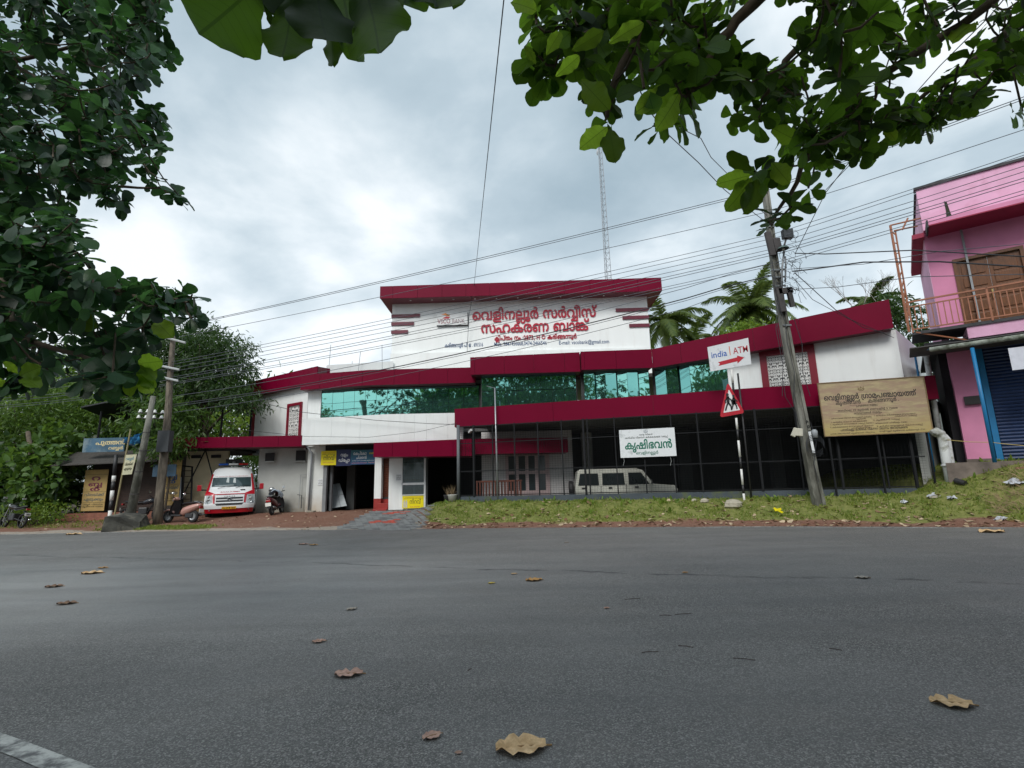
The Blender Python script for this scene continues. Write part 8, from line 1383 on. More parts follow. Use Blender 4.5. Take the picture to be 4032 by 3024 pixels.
# lattice mast on the roof
mz0, mz1 = at(2395, 1095, 34), at(2357, 555, 34); ms = thing('lattice_mast', (mz0.x, 34, mz0.z - 4), 'very tall thin grey lattice mast rising behind the name wall', 'mast'); gm = mat('mast_grey', (.32, .34, .37), rough=.5); s_ = .21
off3 = [Vector((-s_, 0, 0)), Vector((s_, 0, 0)), Vector((0, s_ * 1.6, 0))]; b_ = mz0 - Vector((0, 0, 5)) ; t_ = Vector((mz0.x, 34, mz1.z)); 
for o_ in off3: MB().tube([b_ + o_ * 1.2, t_ + o_ * .55], .022, 5).build('leg', gm, ms)
mb = MB(); nseg = 34
for i in range(nseg):
    f0, f1 = i / nseg, (i + 1) / nseg
    for a_, c_ in ((0, 1), (1, 2), (2, 0)):
        p = b_.lerp(t_, f0) + off3[a_] * (1.2 - .65 * f0); q = b_.lerp(t_, f1) + off3[c_] * (1.2 - .65 * f1); mb.tube([p, q], .010, 3, caps=False); q2 = b_.lerp(t_, f0) + off3[c_] * (1.2 - .65 * f0); mb.tube([p, q2], .010, 3, caps=False)
mb.build('bracing', gm, ms, kind='stuff')
for dz_, r_ in ((-.3, .28), (-1.0, .2)): MB().lathe(t_ + Vector((-.25, -.1, dz_)), [(.03, -.05), (r_, 0), (r_ * .96, .03)], 14, 'X').build('dish', mat('dish_white', (.6, .62, .64), rough=.4), ms)
# bare reinforcement rods on the roof
for i, (xa, ya, xb, yb) in enumerate(((835, 15, 818, 190), (1078, 70, 1060, 165), (1253, 15, 1257, 150), (1010, 150, 1006, 170))):
    p, q = at(*c3(xb, yb), 25.6), at(*c3(xa, ya), 25.6); rd = thing('roof_rod', p, ('long leftmost', 'slanting middle', 'upright rightmost', 'shortest')[i] + ' bare steel rod sticking up from the white roof parapet', 'rod', 'bare rods on the roof'); MB().tube([p - Vector((0, 0, .5)), q], .014, 5).build('rod', gm, rd)
# VEGETATION
def leaf_shape(kind, seed=0):
    """-> verts (x across, y along 0..1, z), faces, uv"""
    r = random.Random(seed)
    if kind == 'almond': st = [(0, .015), (.12, .06), (.3, .17), (.5, .27), (.68, .335), (.83, .315), (.92, .24), (.97, .15), (1.0, .03)]; fold, droop = .18, .22
    elif kind == 'oval': st = [(0, .02), (.3, .18), (.65, .2), (1.0, .02)]; fold, droop = .15, .2
    elif kind == 'lance': st = [(0, .02), (.4, .12), (.8, .09), (1.0, .0)]; fold, droop = .1, .35
    elif kind == 'heart': st = [(0, .2), (.15, .42), (.45, .40), (.75, .22), (1.0, .02)]; fold, droop = .2, .3
    else: st = [(0, .03), (.5, .2), (1.0, .02)]; fold, droop = .1, .15
    V, U, F = [], [], []
    for i, (t, w_) in enumerate(st):
        for s in (-1, 0, 1):
            ww = w_ * (1 + (r.uniform(-.09, .09) if 0 < i < len(st) - 1 else 0)); V.append((s * ww, t, abs(s) * ww * fold - droop * t * t + (r.uniform(-.02, .02) if s else 0))); U.append((s * ww, t))
    for i in range(len(st) - 1):
        a = i * 3; F += [(a, a + 1, a + 4, a + 3), (a + 1, a + 2, a + 5, a + 4)]
    return np.array(V), F, np.array(U)
def fine_leaf(seed):
    r = random.Random(seed); V, U, F = [], [], []; ph = [r.uniform(0, 6.3) for _ in range(4)]; n, m_ = 20, 9
    for i in range(n):
        t = i / (n - 1); w_ = .33 * (math.sin(math.pi * t ** 1.45) ** .62 if 0 < t < 1 else 0) + .012
        for k in range(m_):
            s = (k / (m_ - 1)) * 2 - 1; e_ = abs(s) ** 3; ww = w_ * (1 + e_ * (.07 * math.sin(t * 13 + ph[0] + (s > 0) * 2) + .05 * math.sin(t * 29 + ph[1] * (1 + (s > 0))))); V.append((s * ww, t + .03 * e_ * math.sin(t * 9 + ph[2]), .16 * abs(s) * w_ - .22 * t * t + .035 * e_ * math.sin(t * 17 + ph[3] + s))); U.append((s * ww, t))
    for i in range(n - 1):
        for k in range(m_ - 1): a = i * m_ + k; F.append((a, a + 1, a + m_ + 1, a + m_))
    return np.array(V), F, np.array(U)
SH = {k: [leaf_shape(k, i) for i in range(3)] for k in ('almond', 'oval', 'lance', 'heart', 'small')}
SH['fine'] = [fine_leaf(i) for i in range(3)]
def frames(axis, up):
    """leaf frames: y along axis, z close to up"""
    y = axis / np.linalg.norm(axis, axis=1, keepdims=True); x = np.cross(y, up); n = np.linalg.norm(x, axis=1, keepdims=True); x = np.where(n > 1e-4, x / np.maximum(n, 1e-4), np.array([[1., 0, 0]])); z = np.cross(x, y); return x, y, z
def foliage(name, P, axis, up, size, shape, mt, parent, origin=(0, 0, 0), kind='stuff'):
    V0, F0, U0 = shape; N_ = len(P); x, y, z = frames(axis, up); s = np.asarray(size).reshape(-1, 1, 1)
    V = P[:, None, :] + s * (V0[None, :, 0:1] * x[:, None, :] + V0[None, :, 1:2] * y[:, None, :] + V0[None, :, 2:3] * z[:, None, :])
    L_ = len(V0); F = (np.array(F0)[None] + (np.arange(N_) * L_)[:, None, None]).reshape(-1, 4); V = V.reshape(-1, 3) - np.array(origin)
    me = bpy.data.meshes.new(name); me.vertices.add(len(V)); me.vertices.foreach_set('co', V.ravel()); me.loops.add(F.size); me.loops.foreach_set('vertex_index', F.ravel().astype(np.int32)); me.polygons.add(len(F))
    me.polygons.foreach_set('loop_start', (np.arange(len(F)) * 4).astype(np.int32)); me.polygons.foreach_set('loop_total', np.full(len(F), 4, np.int32)); me.polygons.foreach_set('use_smooth', np.ones(len(F), bool))
    uv = me.uv_layers.new(name='UVMap'); uvv = np.tile(U0, (N_, 1))[F.ravel()]; uv.data.foreach_set('uv', uvv.ravel().astype(np.float32)); me.update(calc_edges=True); me.materials.append(mt)
    o = bpy.data.objects.new(name, me); COL.objects.link(o)
    if parent is not None: o.parent = parent; o.location = Vector(origin) - WL[parent.name]
    else: o.location = origin
    if kind: o['kind'] = kind
    WL[o.name] = Vector(origin); return o
def rnd_dirs(n, up_bias=0.0):
    v = RNG.normal(size=(n, 3)); v[:, 2] += up_bias; return v / np.linalg.norm(v, axis=1, keepdims=True)
bark = mat('tree_bark', (.09, .07, .05), rough=.95, var=.4, vs=6, bump=.8, bs=14, stretch=(1, 1, .4))
def tree(label, blobs, trunk, mt, shape='oval', n=4000, size=.25, group=None, name='tree', lean=(0, 0), clump=.45, per=22, tr=.2, up=.2, z0=None, cat='tree', limbs=True, shell=.55):
    """blobs: (x, y, z, rx, ry, rz) crown volumes; leaves sit in clumps through the outer part of each"""
    bx, by = trunk; gz0 = float(H(bx, by)) if z0 is None else z0
    t = thing(name, (bx, by, gz0), label, cat, group)
    B = np.array(blobs, float); wv = B[:, 3] * B[:, 4] + B[:, 4] * B[:, 5] + B[:, 3] * B[:, 5]; nc = max(6, n // per); ix = RNG.choice(len(B), nc, p=wv / wv.sum())
    d = rnd_dirs(nc); r = shell + (1 - shell) * RNG.random((nc, 1)) ** .6; r *= 1 + .16 * RNG.normal(size=(nc, 1)); C = B[ix, :3] + d * r * B[ix, 3:]
    P = np.repeat(C, per, 0) + RNG.normal(size=(nc * per, 3)) * clump * np.array([1, 1, .65]); out_ = P - np.repeat(B[ix, :3], per, 0); out_ /= np.linalg.norm(out_, axis=1, keepdims=True) + 1e-6
    ax = out_ * .5 + rnd_dirs(len(P)) * .8 + np.array([0, 0, -.25]); ups = rnd_dirs(len(P), 1.2); sz = size * RNG.uniform(.6, 1.25, len(P)); k = RNG.integers(0, 3, len(P))
    for j in range(3):
        m_ = k == j; foliage('leaves', P[m_], ax[m_], ups[m_], sz[m_], SH[shape][j], mt, t, origin=(bx, by, gz0))
    cz = float(B[:, 2].mean()); top = Vector((float(B[:, 0].mean()), float(B[:, 1].mean()), cz)); base = Vector((bx, by, gz0 - .1)); midp = base.lerp(top, .5) + Vector((.15, .1, 0))
    MB().tube([base, base + Vector((0, 0, .3)), midp, top], [tr * 1.3, tr, tr * .75, tr * .4], 9).build('trunk', bark, t, smooth=True)
    if limbs:
        for i in range(min(nc, 16)):
            c = Vector(C[i * (nc // min(nc, 16))]); s_ = base.lerp(top, random.uniform(.45, .95)); mb = MB(); mb.tube([s_, s_.lerp(c, .5) + Vector((0, 0, .25)), c], [tr * .38, tr * .2, tr * .06], 6); mb.build('limb', bark, t, smooth=True)
    return t
lm_dark = leafmat('leaf_dark_green', (.018, .045, .012), (.045, .085, .022), trans=(.10, .22, .03), tw=.28)
lm_mid = leafmat('leaf_mid_green', (.035, .085, .015), (.08, .15, .03), trans=(.22, .38, .05), tw=.32)
lm_fresh = leafmat('leaf_fresh_green', (.055, .12, .02), (.12, .20, .04), trans=(.30, .48, .06), tw=.36)
lm_light = leafmat('leaf_light_green', (.09, .17, .02), (.17, .26, .045), trans=(.40, .55, .06), tw=.38)
lm_palm = leafmat('palm_green', (.06, .11, .03), (.14, .18, .05), trans=(.34, .46, .09), tw=.35)
lm_dry = leafmat('leaf_yellowing', (.14, .15, .03), (.24, .20, .05), trans=(.4, .4, .05), tw=.3)
# light feathery trees on the far left
tree('pale feathery green tree at the far left behind the motorcycle', [(-27.5, 28, 6.2, 3.2, 2.4, 2.6), (-25.2, 29, 4.2, 2.6, 2, 2.2), (-29.5, 30, 4.5, 3, 2, 3)], (-27, 29), lm_fresh, 'lance', 24000, .26, clump=.55, shell=.35)
tree('pale feathery green tree between the far left tree and the dark shop', [(-22.6, 30, 6.6, 2.6, 2.2, 1.9), (-21.4, 31, 4.6, 2.4, 2, 2), (-24.2, 31, 5.4, 2, 2, 2.2)], (-22, 30.5), lm_fresh, 'lance', 22000, .26, clump=.55, shell=.35)
tree('taller grey green tree rising behind the feathery ones at the left', [(-31, 38, 9, 6, 3, 3), (-24, 38, 7.5, 4.5, 3, 3), (-18, 40, 6.0, 4, 3, 3)], (-27, 38), lm_mid, 'small', 14000, .5, clump=.9, shell=.3)
# dark mango tree behind the poles
tree('dark glossy mango tree with long drooping leaves behind the rough pole', [(-17.4, 27.2, 8.2, 2.0, 1.8, 2.1), (-16.0, 26.6, 8.7, 1.8, 1.5, 1.3), (-14.9, 26.3, 7.6, 1.6, 1.5, 1.5), (-14.0, 25.6, 6.2, 1.1, 1.0, .55), (-17.6, 26.6, 6.4, 1.9, 1.8, 1.1), (-12.9, 25.0, 5.6, .65, .6, .35), (-18.5, 27.4, 9.0, 1.4, 1.3, 1.1)], (-16.2, 27.2), lm_dark, 'lance', 20000, .26, clump=.33, per=26, tr=.25)
tree('small bright green leafy tree hanging over the shop name board', [(-16.5, 24.0, 5.1, 1.2, .8, .9), (-17.3, 24.2, 4.6, .8, .6, .5), (-15.4, 24.0, 4.0, .7, .6, .7), (-16.0, 23.8, 3.4, .8, .6, .4), (-15.2, 24.6, 5.0, .5, .5, .4)], (-15.9, 24.2), lm_mid, 'lance', 2600, .30, clump=.28, per=14, tr=.06)
# hedge and trees seen beyond the carport
tree('sunlit green bushes seen through the carport behind the ambulance', [(-15.5, 34, 2.6, 2.4, 1.5, 1.8), (-18.5, 35, 3.2, 2.4, 1.5, 2.2), (-12.4, 33, 2.4, 1.8, 1.2, 1.6)], (-15.5, 34), lm_mid, 'oval', 9000, .2, cat='bush', name='bush', limbs=False, clump=.3)
tree('pale leafy treetop above the carport roof', [(-17.0, 36, 6.3, 1.8, 1.2, 1.0), (-20, 36, 6.0, 1.6, 1.2, 1.1), (-14.6, 36, 5.6, 1.2, 1, .7)], (-17, 36), lm_light, 'oval', 1500, .3, clump=.4, per=12, tr=.1)
# undergrowth on the left
for (lb, bl, tk, m_, shp, n_, s_) in (('broad leaved climbing bush left of the tan shop poster', [(-21.8, 24.2, 2.2, 1.3, .8, 1.5), (-22.6, 25.6, 3.6, 1.2, 1, 1.2)], (-21.8, 24.4), lm_mid, 'heart', 1500, .3), ('dark leafy bush at the far left behind the motorcycle', [(-23.8, 25.0, 1.6, 1.2, 1, 1.4), (-25.2, 25.4, 2.6, 1.4, 1, 1.8)], (-24, 25), lm_dark, 'heart', 1700, .26), ('low bright green weeds at the foot of the broad leaved bush', [(-20.6, 23.4, .7, 1.2, .6, .35), (-22.2, 23.2, .6, .9, .5, .3)], (-20.8, 23.3), lm_light, 'oval', 1300, .12), ('tangled dark creeper mass between the feathery trees and the verge', [(-25.8, 27, 1.9, 3.2, 1.2, 1.7), (-21.5, 27.2, 2.6, 2.4, 1.2, 2.0), (-29.5, 27, 1.9, 3, 1.2, 1.7)], (-24.5, 27), lm_dark, 'heart', 6000, .26)):
    tree(lb, bl, tk, m_, shp, n_, s_, cat='bush', name='bush', limbs=False, clump=.22, per=10, tr=.03, shell=.4)
p = at(165, 2040, 24.2); tk_ = thing('bare_leaning_tree', (p.x, 24.2, .3), 'thin dark leaning tree trunk behind the left motorcycle', 'tree'); MB().tube([(p.x, 24.2, .2), at(150, 1950, 24.2), at(135, 1860, 24.4), at(110, 1700, 24.8)], [.17, .15, .13, .09], 8).build('trunk', bark, tk_, smooth=True)
# coconut palms
def palm(label, crown, nf=16, length=3.6, ground=.5, group='coconut palms beyond the bank building', wind=(.6, 0), seed=1, trk=True):
    rg = random.Random(seed); c = Vector(crown); t = thing('coconut_palm', (c.x + .8, c.y, ground), label, 'palm tree', group)
    if trk: MB().tube([(c.x + .8, c.y, ground), (c.x + .5, c.y, (ground + c.z) / 2), (c.x, c.y, c.z)], [.2, .15, .13], 9).build('trunk', mat('palm_trunk', (.12, .11, .09), rough=.9, var=.3, vs=8, stretch=(1, 1, 3)), t, smooth=True)
    for k in range(nf):
        a = 2 * math.pi * k / nf + rg.uniform(-.25, .25); el_ = rg.uniform(-.1, 1.15) if k % 3 else rg.uniform(-.7, .2); L_ = length * rg.uniform(.8, 1.1)
        d0 = Vector((math.cos(a) * math.cos(el_) + wind[0] * .5, math.sin(a) * math.cos(el_) + wind[1], math.sin(el_))).normalized(); pts = [c.copy()]; d = d0.copy(); st = 14
        for i in range(st): d = (d + Vector((wind[0] * .03, 0, -.085 - .05 * (i / st)))).normalized(); pts.append(pts[-1] + d * L_ / st)
        fr = MB(); fr.tube(pts, .03, 4, caps=False, r2=.008); P_, A_l, U_ = [], [], []
        for i in range(2, st * 5):
            f = i / (st * 5); q = pts[int(f * st)].lerp(pts[min(st, int(f * st) + 1)], f * st % 1); dd = (pts[min(st, int(f * st) + 1)] - pts[int(f * st)]).normalized(); sd_ = dd.cross(Vector((0, 0, 1))).normalized(); ll = .95 * math.sin(math.pi * (f * .82 + .14)) ** .6 * L_ / 3.6
            for sg in (-1, 1):
                tip = q + (sd_ * sg * .8 + dd * .6 + Vector((wind[0] * .25, 0, -.25 - .4 * rg.random()))).normalized() * ll * rg.uniform(.75, 1.05); w_ = dd * .034; fr.add([q - w_, q + w_, (q.lerp(tip, .6)) + w_ * .9 + Vector((0, 0, .06)), tip, (q.lerp(tip, .6)) - w_ * .9 + Vector((0, 0, .06))], [(0, 1, 2, 3, 4)])
        fr.build('frond', lm_palm, t, kind='stuff')
    if trk:
        for k in range(5): a = rg.uniform(0, 6.3); MB().lathe(c + Vector((math.cos(a) * .25, math.sin(a) * .25, -.3)), [(.001, -.14), (.1, -.08), (.12, 0), (.09, .08), (.001, .12)], 8, caps=False).build('coconut', mat('coconut_husk', (.12, .13, .03), rough=.6), t, smooth=True)
    return t
palm('coconut palm just right of the name wall, half hidden by it', at(2615, 1262, 30.5), 18, 2.9, seed=4, wind=(.35, 0))
palm('windswept coconut palm behind the lamp pole above the right crimson band', at(2965, 1215, 30), 24, 3.4, seed=9, wind=(-.4, 0))
palm('low coconut palm with only its top fronds showing between the two taller palms', at(2725, 1350, 33), 14, 2.6, seed=13, wind=(.2, 0))
palm('ragged dark palm top above the right end of the crimson band', at(3430, 1190, 29), 18, 2.0, seed=21, wind=(.1, 0))
tree('round bright lime green bush crown below the windswept palm', [(at(2935, 1290, 28).x, 28, at(2935, 1320, 28).z, 1.3, 1, .6), (at(3040, 1330, 28).x, 28, at(3040, 1340, 28).z, 1.1, 1, .5)], (at(2960, 1300, 28).x, 28.4), lm_light, 'oval', 2600, .24, clump=.2, per=14, tr=.1)
tree('dark tree filling the gap between the bank and the pink building', [(at(3555, 1400, 27).x, 27, 8.6, 1.4, 1.2, 2.2), (at(3500, 1290, 27.5).x, 27.5, 10.2, 1.2, 1, 1.0), (at(3640, 1500, 27).x, 27, 6.5, 1.6, 1.2, 2.0)], (at(3590, 1400, 27.5).x, 27.5), lm_dark, 'lance', 4200, .34, clump=.3, per=14)
bt = thing('bare_tree', at(3440, 1200, 27.8) - Vector((0, 0, 11)), 'leafless pale twiggy tree above the right end of the crimson band', 'tree'); rg = random.Random(5)
def twigs(mb, p, d, l, r_, dep):
    q = p + d * l; mb.tube([p, p.lerp(q, .5) + Vector((rg.uniform(-.05, .05), 0, 0)) * l, q], r_, 4, caps=False, r2=r_ * .6)
    if dep:
        for k in range(rg.choice((2, 3))): twigs(mb, q, (d + Vector((rg.uniform(-.8, .8), rg.uniform(-.4, .4), rg.uniform(-.25, .6)))).normalized(), l * rg.uniform(.6, .85), r_ * .6, dep - 1)
for (x, y) in ((3400, 1225), (3470, 1215), (3500, 1250), (3350, 1225)):
    mb = MB(); twigs(mb, at(x, y, 28) - Vector((0, 0, .6)), Vector((rg.uniform(-.3, .3), 0, 1)).normalized(), .95, .035, 4); mb.build('twigs', mat('pale_twig', (.28, .26, .25), rough=.9), bt, kind='stuff')
MB().tube([at(3440, 1200, 27.8) - Vector((0, 0, 11)), at(3430, 1230, 28) - Vector((0, 0, .3))], .12, 7).build('trunk', bark, bt)
# near Indian-almond trees
lm_near = leafmat('almond_leaf', (.010, .032, .006), (.03, .075, .010), trans=(.21, .43, .03), tw=.36, veins=True, rough=.5, spec=.18)
lm_left = leafmat('almond_leaf_left', (.008, .030, .018), (.03, .08, .028), trans=(.10, .27, .06), tw=.28, veins=True, rough=.42, spec=.3)
LM = {}
def leaf_mesh(j, mt, key):
    if (key, j) in LM: return LM[(key, j)]
    V0, F0, U0 = SH['almond' if key in 'lr' else 'fine'][j]; me = bpy.data.meshes.new('leaf'); me.from_pydata(V0.tolist(), [], F0); me.polygons.foreach_set('use_smooth', [True] * len(F0)); uv = me.uv_layers.new(name='UVMap')
    uv.data.foreach_set('uv', U0[[i for f in F0 for i in f]].ravel()); me.materials.append(mt); LM[(key, j)] = me; return me
def place_leaf(parent, p, ax, up, size, j, mt, key, wide=1.0):
    x, y, z = frames(np.array([ax], float), np.array([up], float)); M = Matrix(((x[0][0], y[0][0], z[0][0]), (x[0][1], y[0][1], z[0][1]), (x[0][2], y[0][2], z[0][2]))).to_4x4() @ Matrix.Diagonal((size * wide, size, size, 1)); M.translation = Vector(p) - WL[parent.name]
    o = bpy.data.objects.new('leaf', leaf_mesh(j, mt, key)); COL.objects.link(o); o.parent = parent; o.matrix_local = M; return o
def almond_tree(label, base, trunk_pts, limbs, rosettes, mt, key, size=(.17, .26), extra=()):
    t = thing('almond_tree', base, label, 'tree'); MB().tube(trunk_pts, [.26, .22, .2, .16][:len(trunk_pts)], 10).build('trunk', bark, t, smooth=True); nodes = []
    for L_ in limbs:
        k = len(L_); pts = []
        for i in range(k - 1):
            for s in range(4): pts.append(L_[i].lerp(L_[i + 1], s / 4) + Vector((random.uniform(-.03, .03), random.uniform(-.03, .03), random.uniform(-.03, .03))))
        pts.append(L_[-1]); n_ = len(pts); MB().tube(pts, [.055 - .045 * i / n_ for i in range(n_)], 7).build('limb', bark, t, smooth=True); nodes += pts[4:]
    NP = np.array([tuple(p) for p in nodes]); tw = MB(); leaves = []
    order = sorted(rosettes, key=lambda r: float(np.min(np.linalg.norm(NP - np.array(r[0]), axis=1))))
    for c, sc_ in order:
        c = Vector(c); dd = np.linalg.norm(NP - np.array(c), axis=1); q = Vector(NP[int(dd.argmin())]); m_ = q.lerp(c, .5) + Vector((0, 0, -.04)); tw.tube([q, m_, c], .008 * (.7 + sc_ * .5), 5, caps=False); NP = np.vstack([NP, np.array(m_), np.array(c)])
        ta = (c - q).normalized() if (c - q).length > .01 else Vector((0, 0, 1)); ta = (ta * .6 + Vector((random.uniform(-.5, .5), random.uniform(-.5, .5), .5))).normalized(); e1 = ta.orthogonal().normalized(); e2 = ta.cross(e1); n_ = random.choice((6, 7, 8, 9)); ph = random.uniform(0, 6.28)
        for i in range(n_):
            a = ph + 2.4 * i; od = e1 * math.cos(a) + e2 * math.sin(a); back = random.uniform(-.05, .6); ax = od + ta * back + Vector((0, 0, -.25)); s_ = random.uniform(*size) * sc_ * (1 if i < n_ - 2 else .75); p = c + od * .012 - ta * .015 * i; up_ = ta + Vector((random.uniform(-.3, .3), random.uniform(-.3, .3), .35)); leaves.append((tuple(p), tuple(ax), tuple(up_), s_, random.randrange(3)))
    tw.build('twigs', bark, t, kind='stuff')
    cam_p = np.array([0, 0, EYE]); vis = lambda l: l[3] / (np.linalg.norm(np.array(l[0]) - cam_p) + .01) * (1 if l[0][1] > .3 else .01)
    leaves.sort(key=vis, reverse=True); nn = 265 - len(extra)
    for (p, ax, up_, s_, j, wd) in extra: place_leaf(t, p, ax, up_, s_, j, mt, 'fine', wd)
    for p, ax, up_, s_, j in leaves[:nn]: place_leaf(t, p, ax, up_, s_, j, mt, key, random.uniform(.85, 1.2))
    rest = leaves[nn:]
    for j in range(3):
        s_ = [l for l in rest if l[4] == j]
        if s_: foliage('far_leaves', np.array([l[0] for l in s_]), np.array([l[1] for l in s_]), np.array([l[2] for l in s_]), np.array([l[3] for l in s_]), SH['almond'][j], mt, t, origin=base)
    return t
def in_poly(x, y, P):
    c = False; j = len(P) - 1
    for i in range(len(P)):
        if (P[i][1] > y) != (P[j][1] > y) and x < (P[j][0] - P[i][0]) * (y - P[i][1]) / (P[j][1] - P[i][1]) + P[i][0]: c = not c
        j = i
    return c
def c4n(x, y): return (1950 + .5424 * x, .5424 * y)
def c5n(x, y): return (2700 + .6027 * x, .6027 * y)
rr_ = random.Random(17)
ros = []
key_pts = [(c4n(*p), 3.2) for p in ((290, 45), (480, 480), (790, 885), (905, 575), (1060, 100), (1340, 620), (1150, 900), (1440, 790), (1640, 500), (600, 190), (320, 330), (330, 560), (700, 680), (860, 700), (1000, 330), (1250, 420), (1320, 830), (560, 60), (800, 60), (1250, 120), (1080, 640), (640, 420), (300, 180), (1500, 200), (740, 300))]
key_pts += [(c5n(*p), 4.1) for p in ((650, 570), (450, 800), (870, 310), (1060, 60), (1250, 540), (1000, 590), (1480, 690), (1600, 700), (1780, 420), (2060, 200), (1210, 770), (1060, 900), (860, 850), (850, 1040), (640, 1040), (450, 1120), (800, 1230), (540, 1440), (1140, 980), (690, 1350), (2200, 730), (1550, 320), (2150, 430), (960, 1040), (740, 940), (900, 700), (1150, 650), (1320, 600), (1700, 560), (1880, 330), (1960, 120), (1400, 280), (1240, 240), (1000, 420), (740, 440), (540, 470), (420, 600), (1620, 130), (1400, 60), (1750, 20), (2100, 60), (560, 1130), (950, 160), (1120, 420), (2200, 300), (600, 1380), (300, 760), (1090, 760), (1330, 720))]
for (px, py), d in key_pts: ros.append((tuple(at(px, py, d * rr_.uniform(.88, 1.12))), rr_.uniform(.8, 1.1)))
polyR = [(2040, -350), (2080, 40), (2130, 300), (2260, 330), (2360, 400), (2560, 330), (2700, 380), (2830, 250), (2920, 60), (3040, 0), (3130, 80), (3200, 250), (3330, 330), (3480, 300), (3560, 180), (3700, 120), (3820, -20), (3960, 30), (4080, 150), (4500, 100), (4500, -500), (2040, -500)]
polyR2 = [(2700, 100), (3020, 250), (3200, 330), (3420, 420), (3350, 520), (3200, 560), (3080, 640), (2990, 560), (2960, 360), (2760, 300)]
polyR3 = [(3300, 560), (3480, 470), (3640, 420), (3760, 300), (3900, 200), (4040, 130), (4080, 240), (3900, 330), (3700, 470), (3480, 560)]
for P_, n_, d0, d1 in ((polyR, 300, 2.8, 4.8), (polyR2, 50, 3.4, 4.8), (polyR3, 36, 3.8, 4.8)):
    k = 0
    while k < n_:
        x, y = rr_.uniform(min(p[0] for p in P_), max(p[0] for p in P_)), rr_.uniform(min(p[1] for p in P_), max(p[1] for p in P_))
        if in_poly(x, y, P_): ros.append((tuple(at(x, y, rr_.uniform(d0, d1))), rr_.uniform(.75, 1.1))); k += 1
Lr = lambda *q: [at(x, y, d) for x, y, d in q]
limbsR = [Lr((4700, -700, 3.5), (4200, -250, 3.8), (3800, 100, 4.1), (3400, 330, 4.2), (3220, 560, 4.3), (3100, 760, 4.3), (3030, 880, 4.2)), Lr((4700, -700, 3.3), (3900, -300, 3.3), (3300, -200, 3.2), (2800, -120, 3.2), (2450, -20, 3.2), (2250, 200, 3.2)), Lr((4300, -100, 4.3), (3950, 150, 4.4), (3700, 330, 4.4), (3560, 430, 4.4)), Lr((3100, -150, 3.2), (2900, 80, 3.3), (2760, 260, 3.4), (2700, 380, 3.3)), Lr((2600, -60, 3.2), (2470, 200, 3.2), (2390, 460, 3.2)), Lr((3600, -250, 3.6), (3300, 0, 3.9), (3100, 250, 4.0), (2980, 440, 4.1))]
def explicit(b, tp, d0, d1, j, wd, twist=0.0):
    p, q = at(b[0], b[1], d0), at(tp[0], tp[1], d1); ax = q - p; v = (p + q) / 2 - Vector((0, 0, EYE)); up_ = -v.normalized() * -1; up_ = v.normalized() + ax.normalized().cross(v.normalized()) * twist
    return (tuple(p), tuple(ax), tuple(up_), ax.length, j, wd)
near = [explicit((1010, -60), (775, 165), 1.32, 1.30, 0, 1.35, .15), explicit((1150, -30), (1132, 280), 1.36, 1.38, 1, .85, .3), explicit((1240, -90), (1278, 232), 1.30, 1.30, 2, .95, -.2), explicit((1420, -110), (1545, 302), 1.34, 1.33, 0, .72, .2), explicit((1390, -130), (1592, 110), 1.38, 1.4, 1, .9, 0), explicit((1200, -160), (1010, 60), 1.42, 1.4, 2, .9, .2), explicit((1150, -160), (1135, 150), 1.44, 1.44, 0, 1.2, .2), explicit((1330, -120), (1400, 190), 1.42, 1.42, 1, 1.1, .1),
        explicit((1660, -170), (1578, 70), 1.5, 1.5, 2, .9, .1), explicit((1700, -160), (1706, 88), 1.5, 1.5, 0, .85, -.1), explicit((1740, -150), (1790, 82), 1.48, 1.48, 1, .95, 0), explicit((1290, 60), (1337, 280), 1.5, 1.55, 1, .6, .5), explicit((1370, 70), (1395, 272), 1.52, 1.55, 2, .7, -.4), explicit((1230, -180), (1220, 50), 1.46, 1.46, 2, 1.4, 0), explicit((1480, -190), (1480, 90), 1.46, 1.46, 0, 1.2, 0), explicit((1040, 20), (1085, 115), 1.34, 1.4, 1, .5, .3)]
limbsR.append(Lr((1900, -400, 1.9), (1700, -300, 1.7), (1500, -260, 1.5), (1250, -230, 1.42), (1080, -140, 1.36)))
treeR = almond_tree('near almond tree with big backlit leaves hanging into the upper right of the view', (8.6, .4, 0), [(8.6, .4, -.2), (8.5, .5, 2.5), tuple(at(4700, -700, 3.4))], limbsR, ros, lm_near, 'r', (.135, .21), near)
# left tree
z = 1.8228
polyL = [(-420, -420), (640, -420), (660, 60), (600, 110), (600, 200), (560, 340), (520, 420), (640, 560), (600, 640), (560, 700), (430, 690), (330, 760), (300, 960), (380, 1080), (620, 1120), (700, 1230), (700, 1290), (560, 1300), (560, 1390), (520, 1480), (420, 1540), (330, 1500), (120, 1440), (-420, 1470)]
rosL = []; k = 0
while k < 1150:
    x, y = rr_.uniform(-420, 700), rr_.uniform(-420, 1540)
    if not in_poly(x, y, polyL): continue
    if (x - 60) ** 2 / 50 ** 2 + (y - 60) ** 2 / 40 ** 2 < 1 or (x - 130) ** 2 + (y - 220) ** 2 < 55 ** 2 or (x - 105) ** 2 + (y - 300) ** 2 < 40 ** 2 or (x - 180) ** 2 + (y - 1270) ** 2 < 30 ** 2: continue
    d = rr_.uniform(4.3, 8.0) if y > 850 else rr_.uniform(5.5, 9.0); rosL.append((tuple(at(x, y, d)), rr_.uniform(.8, 1.1))); k += 1
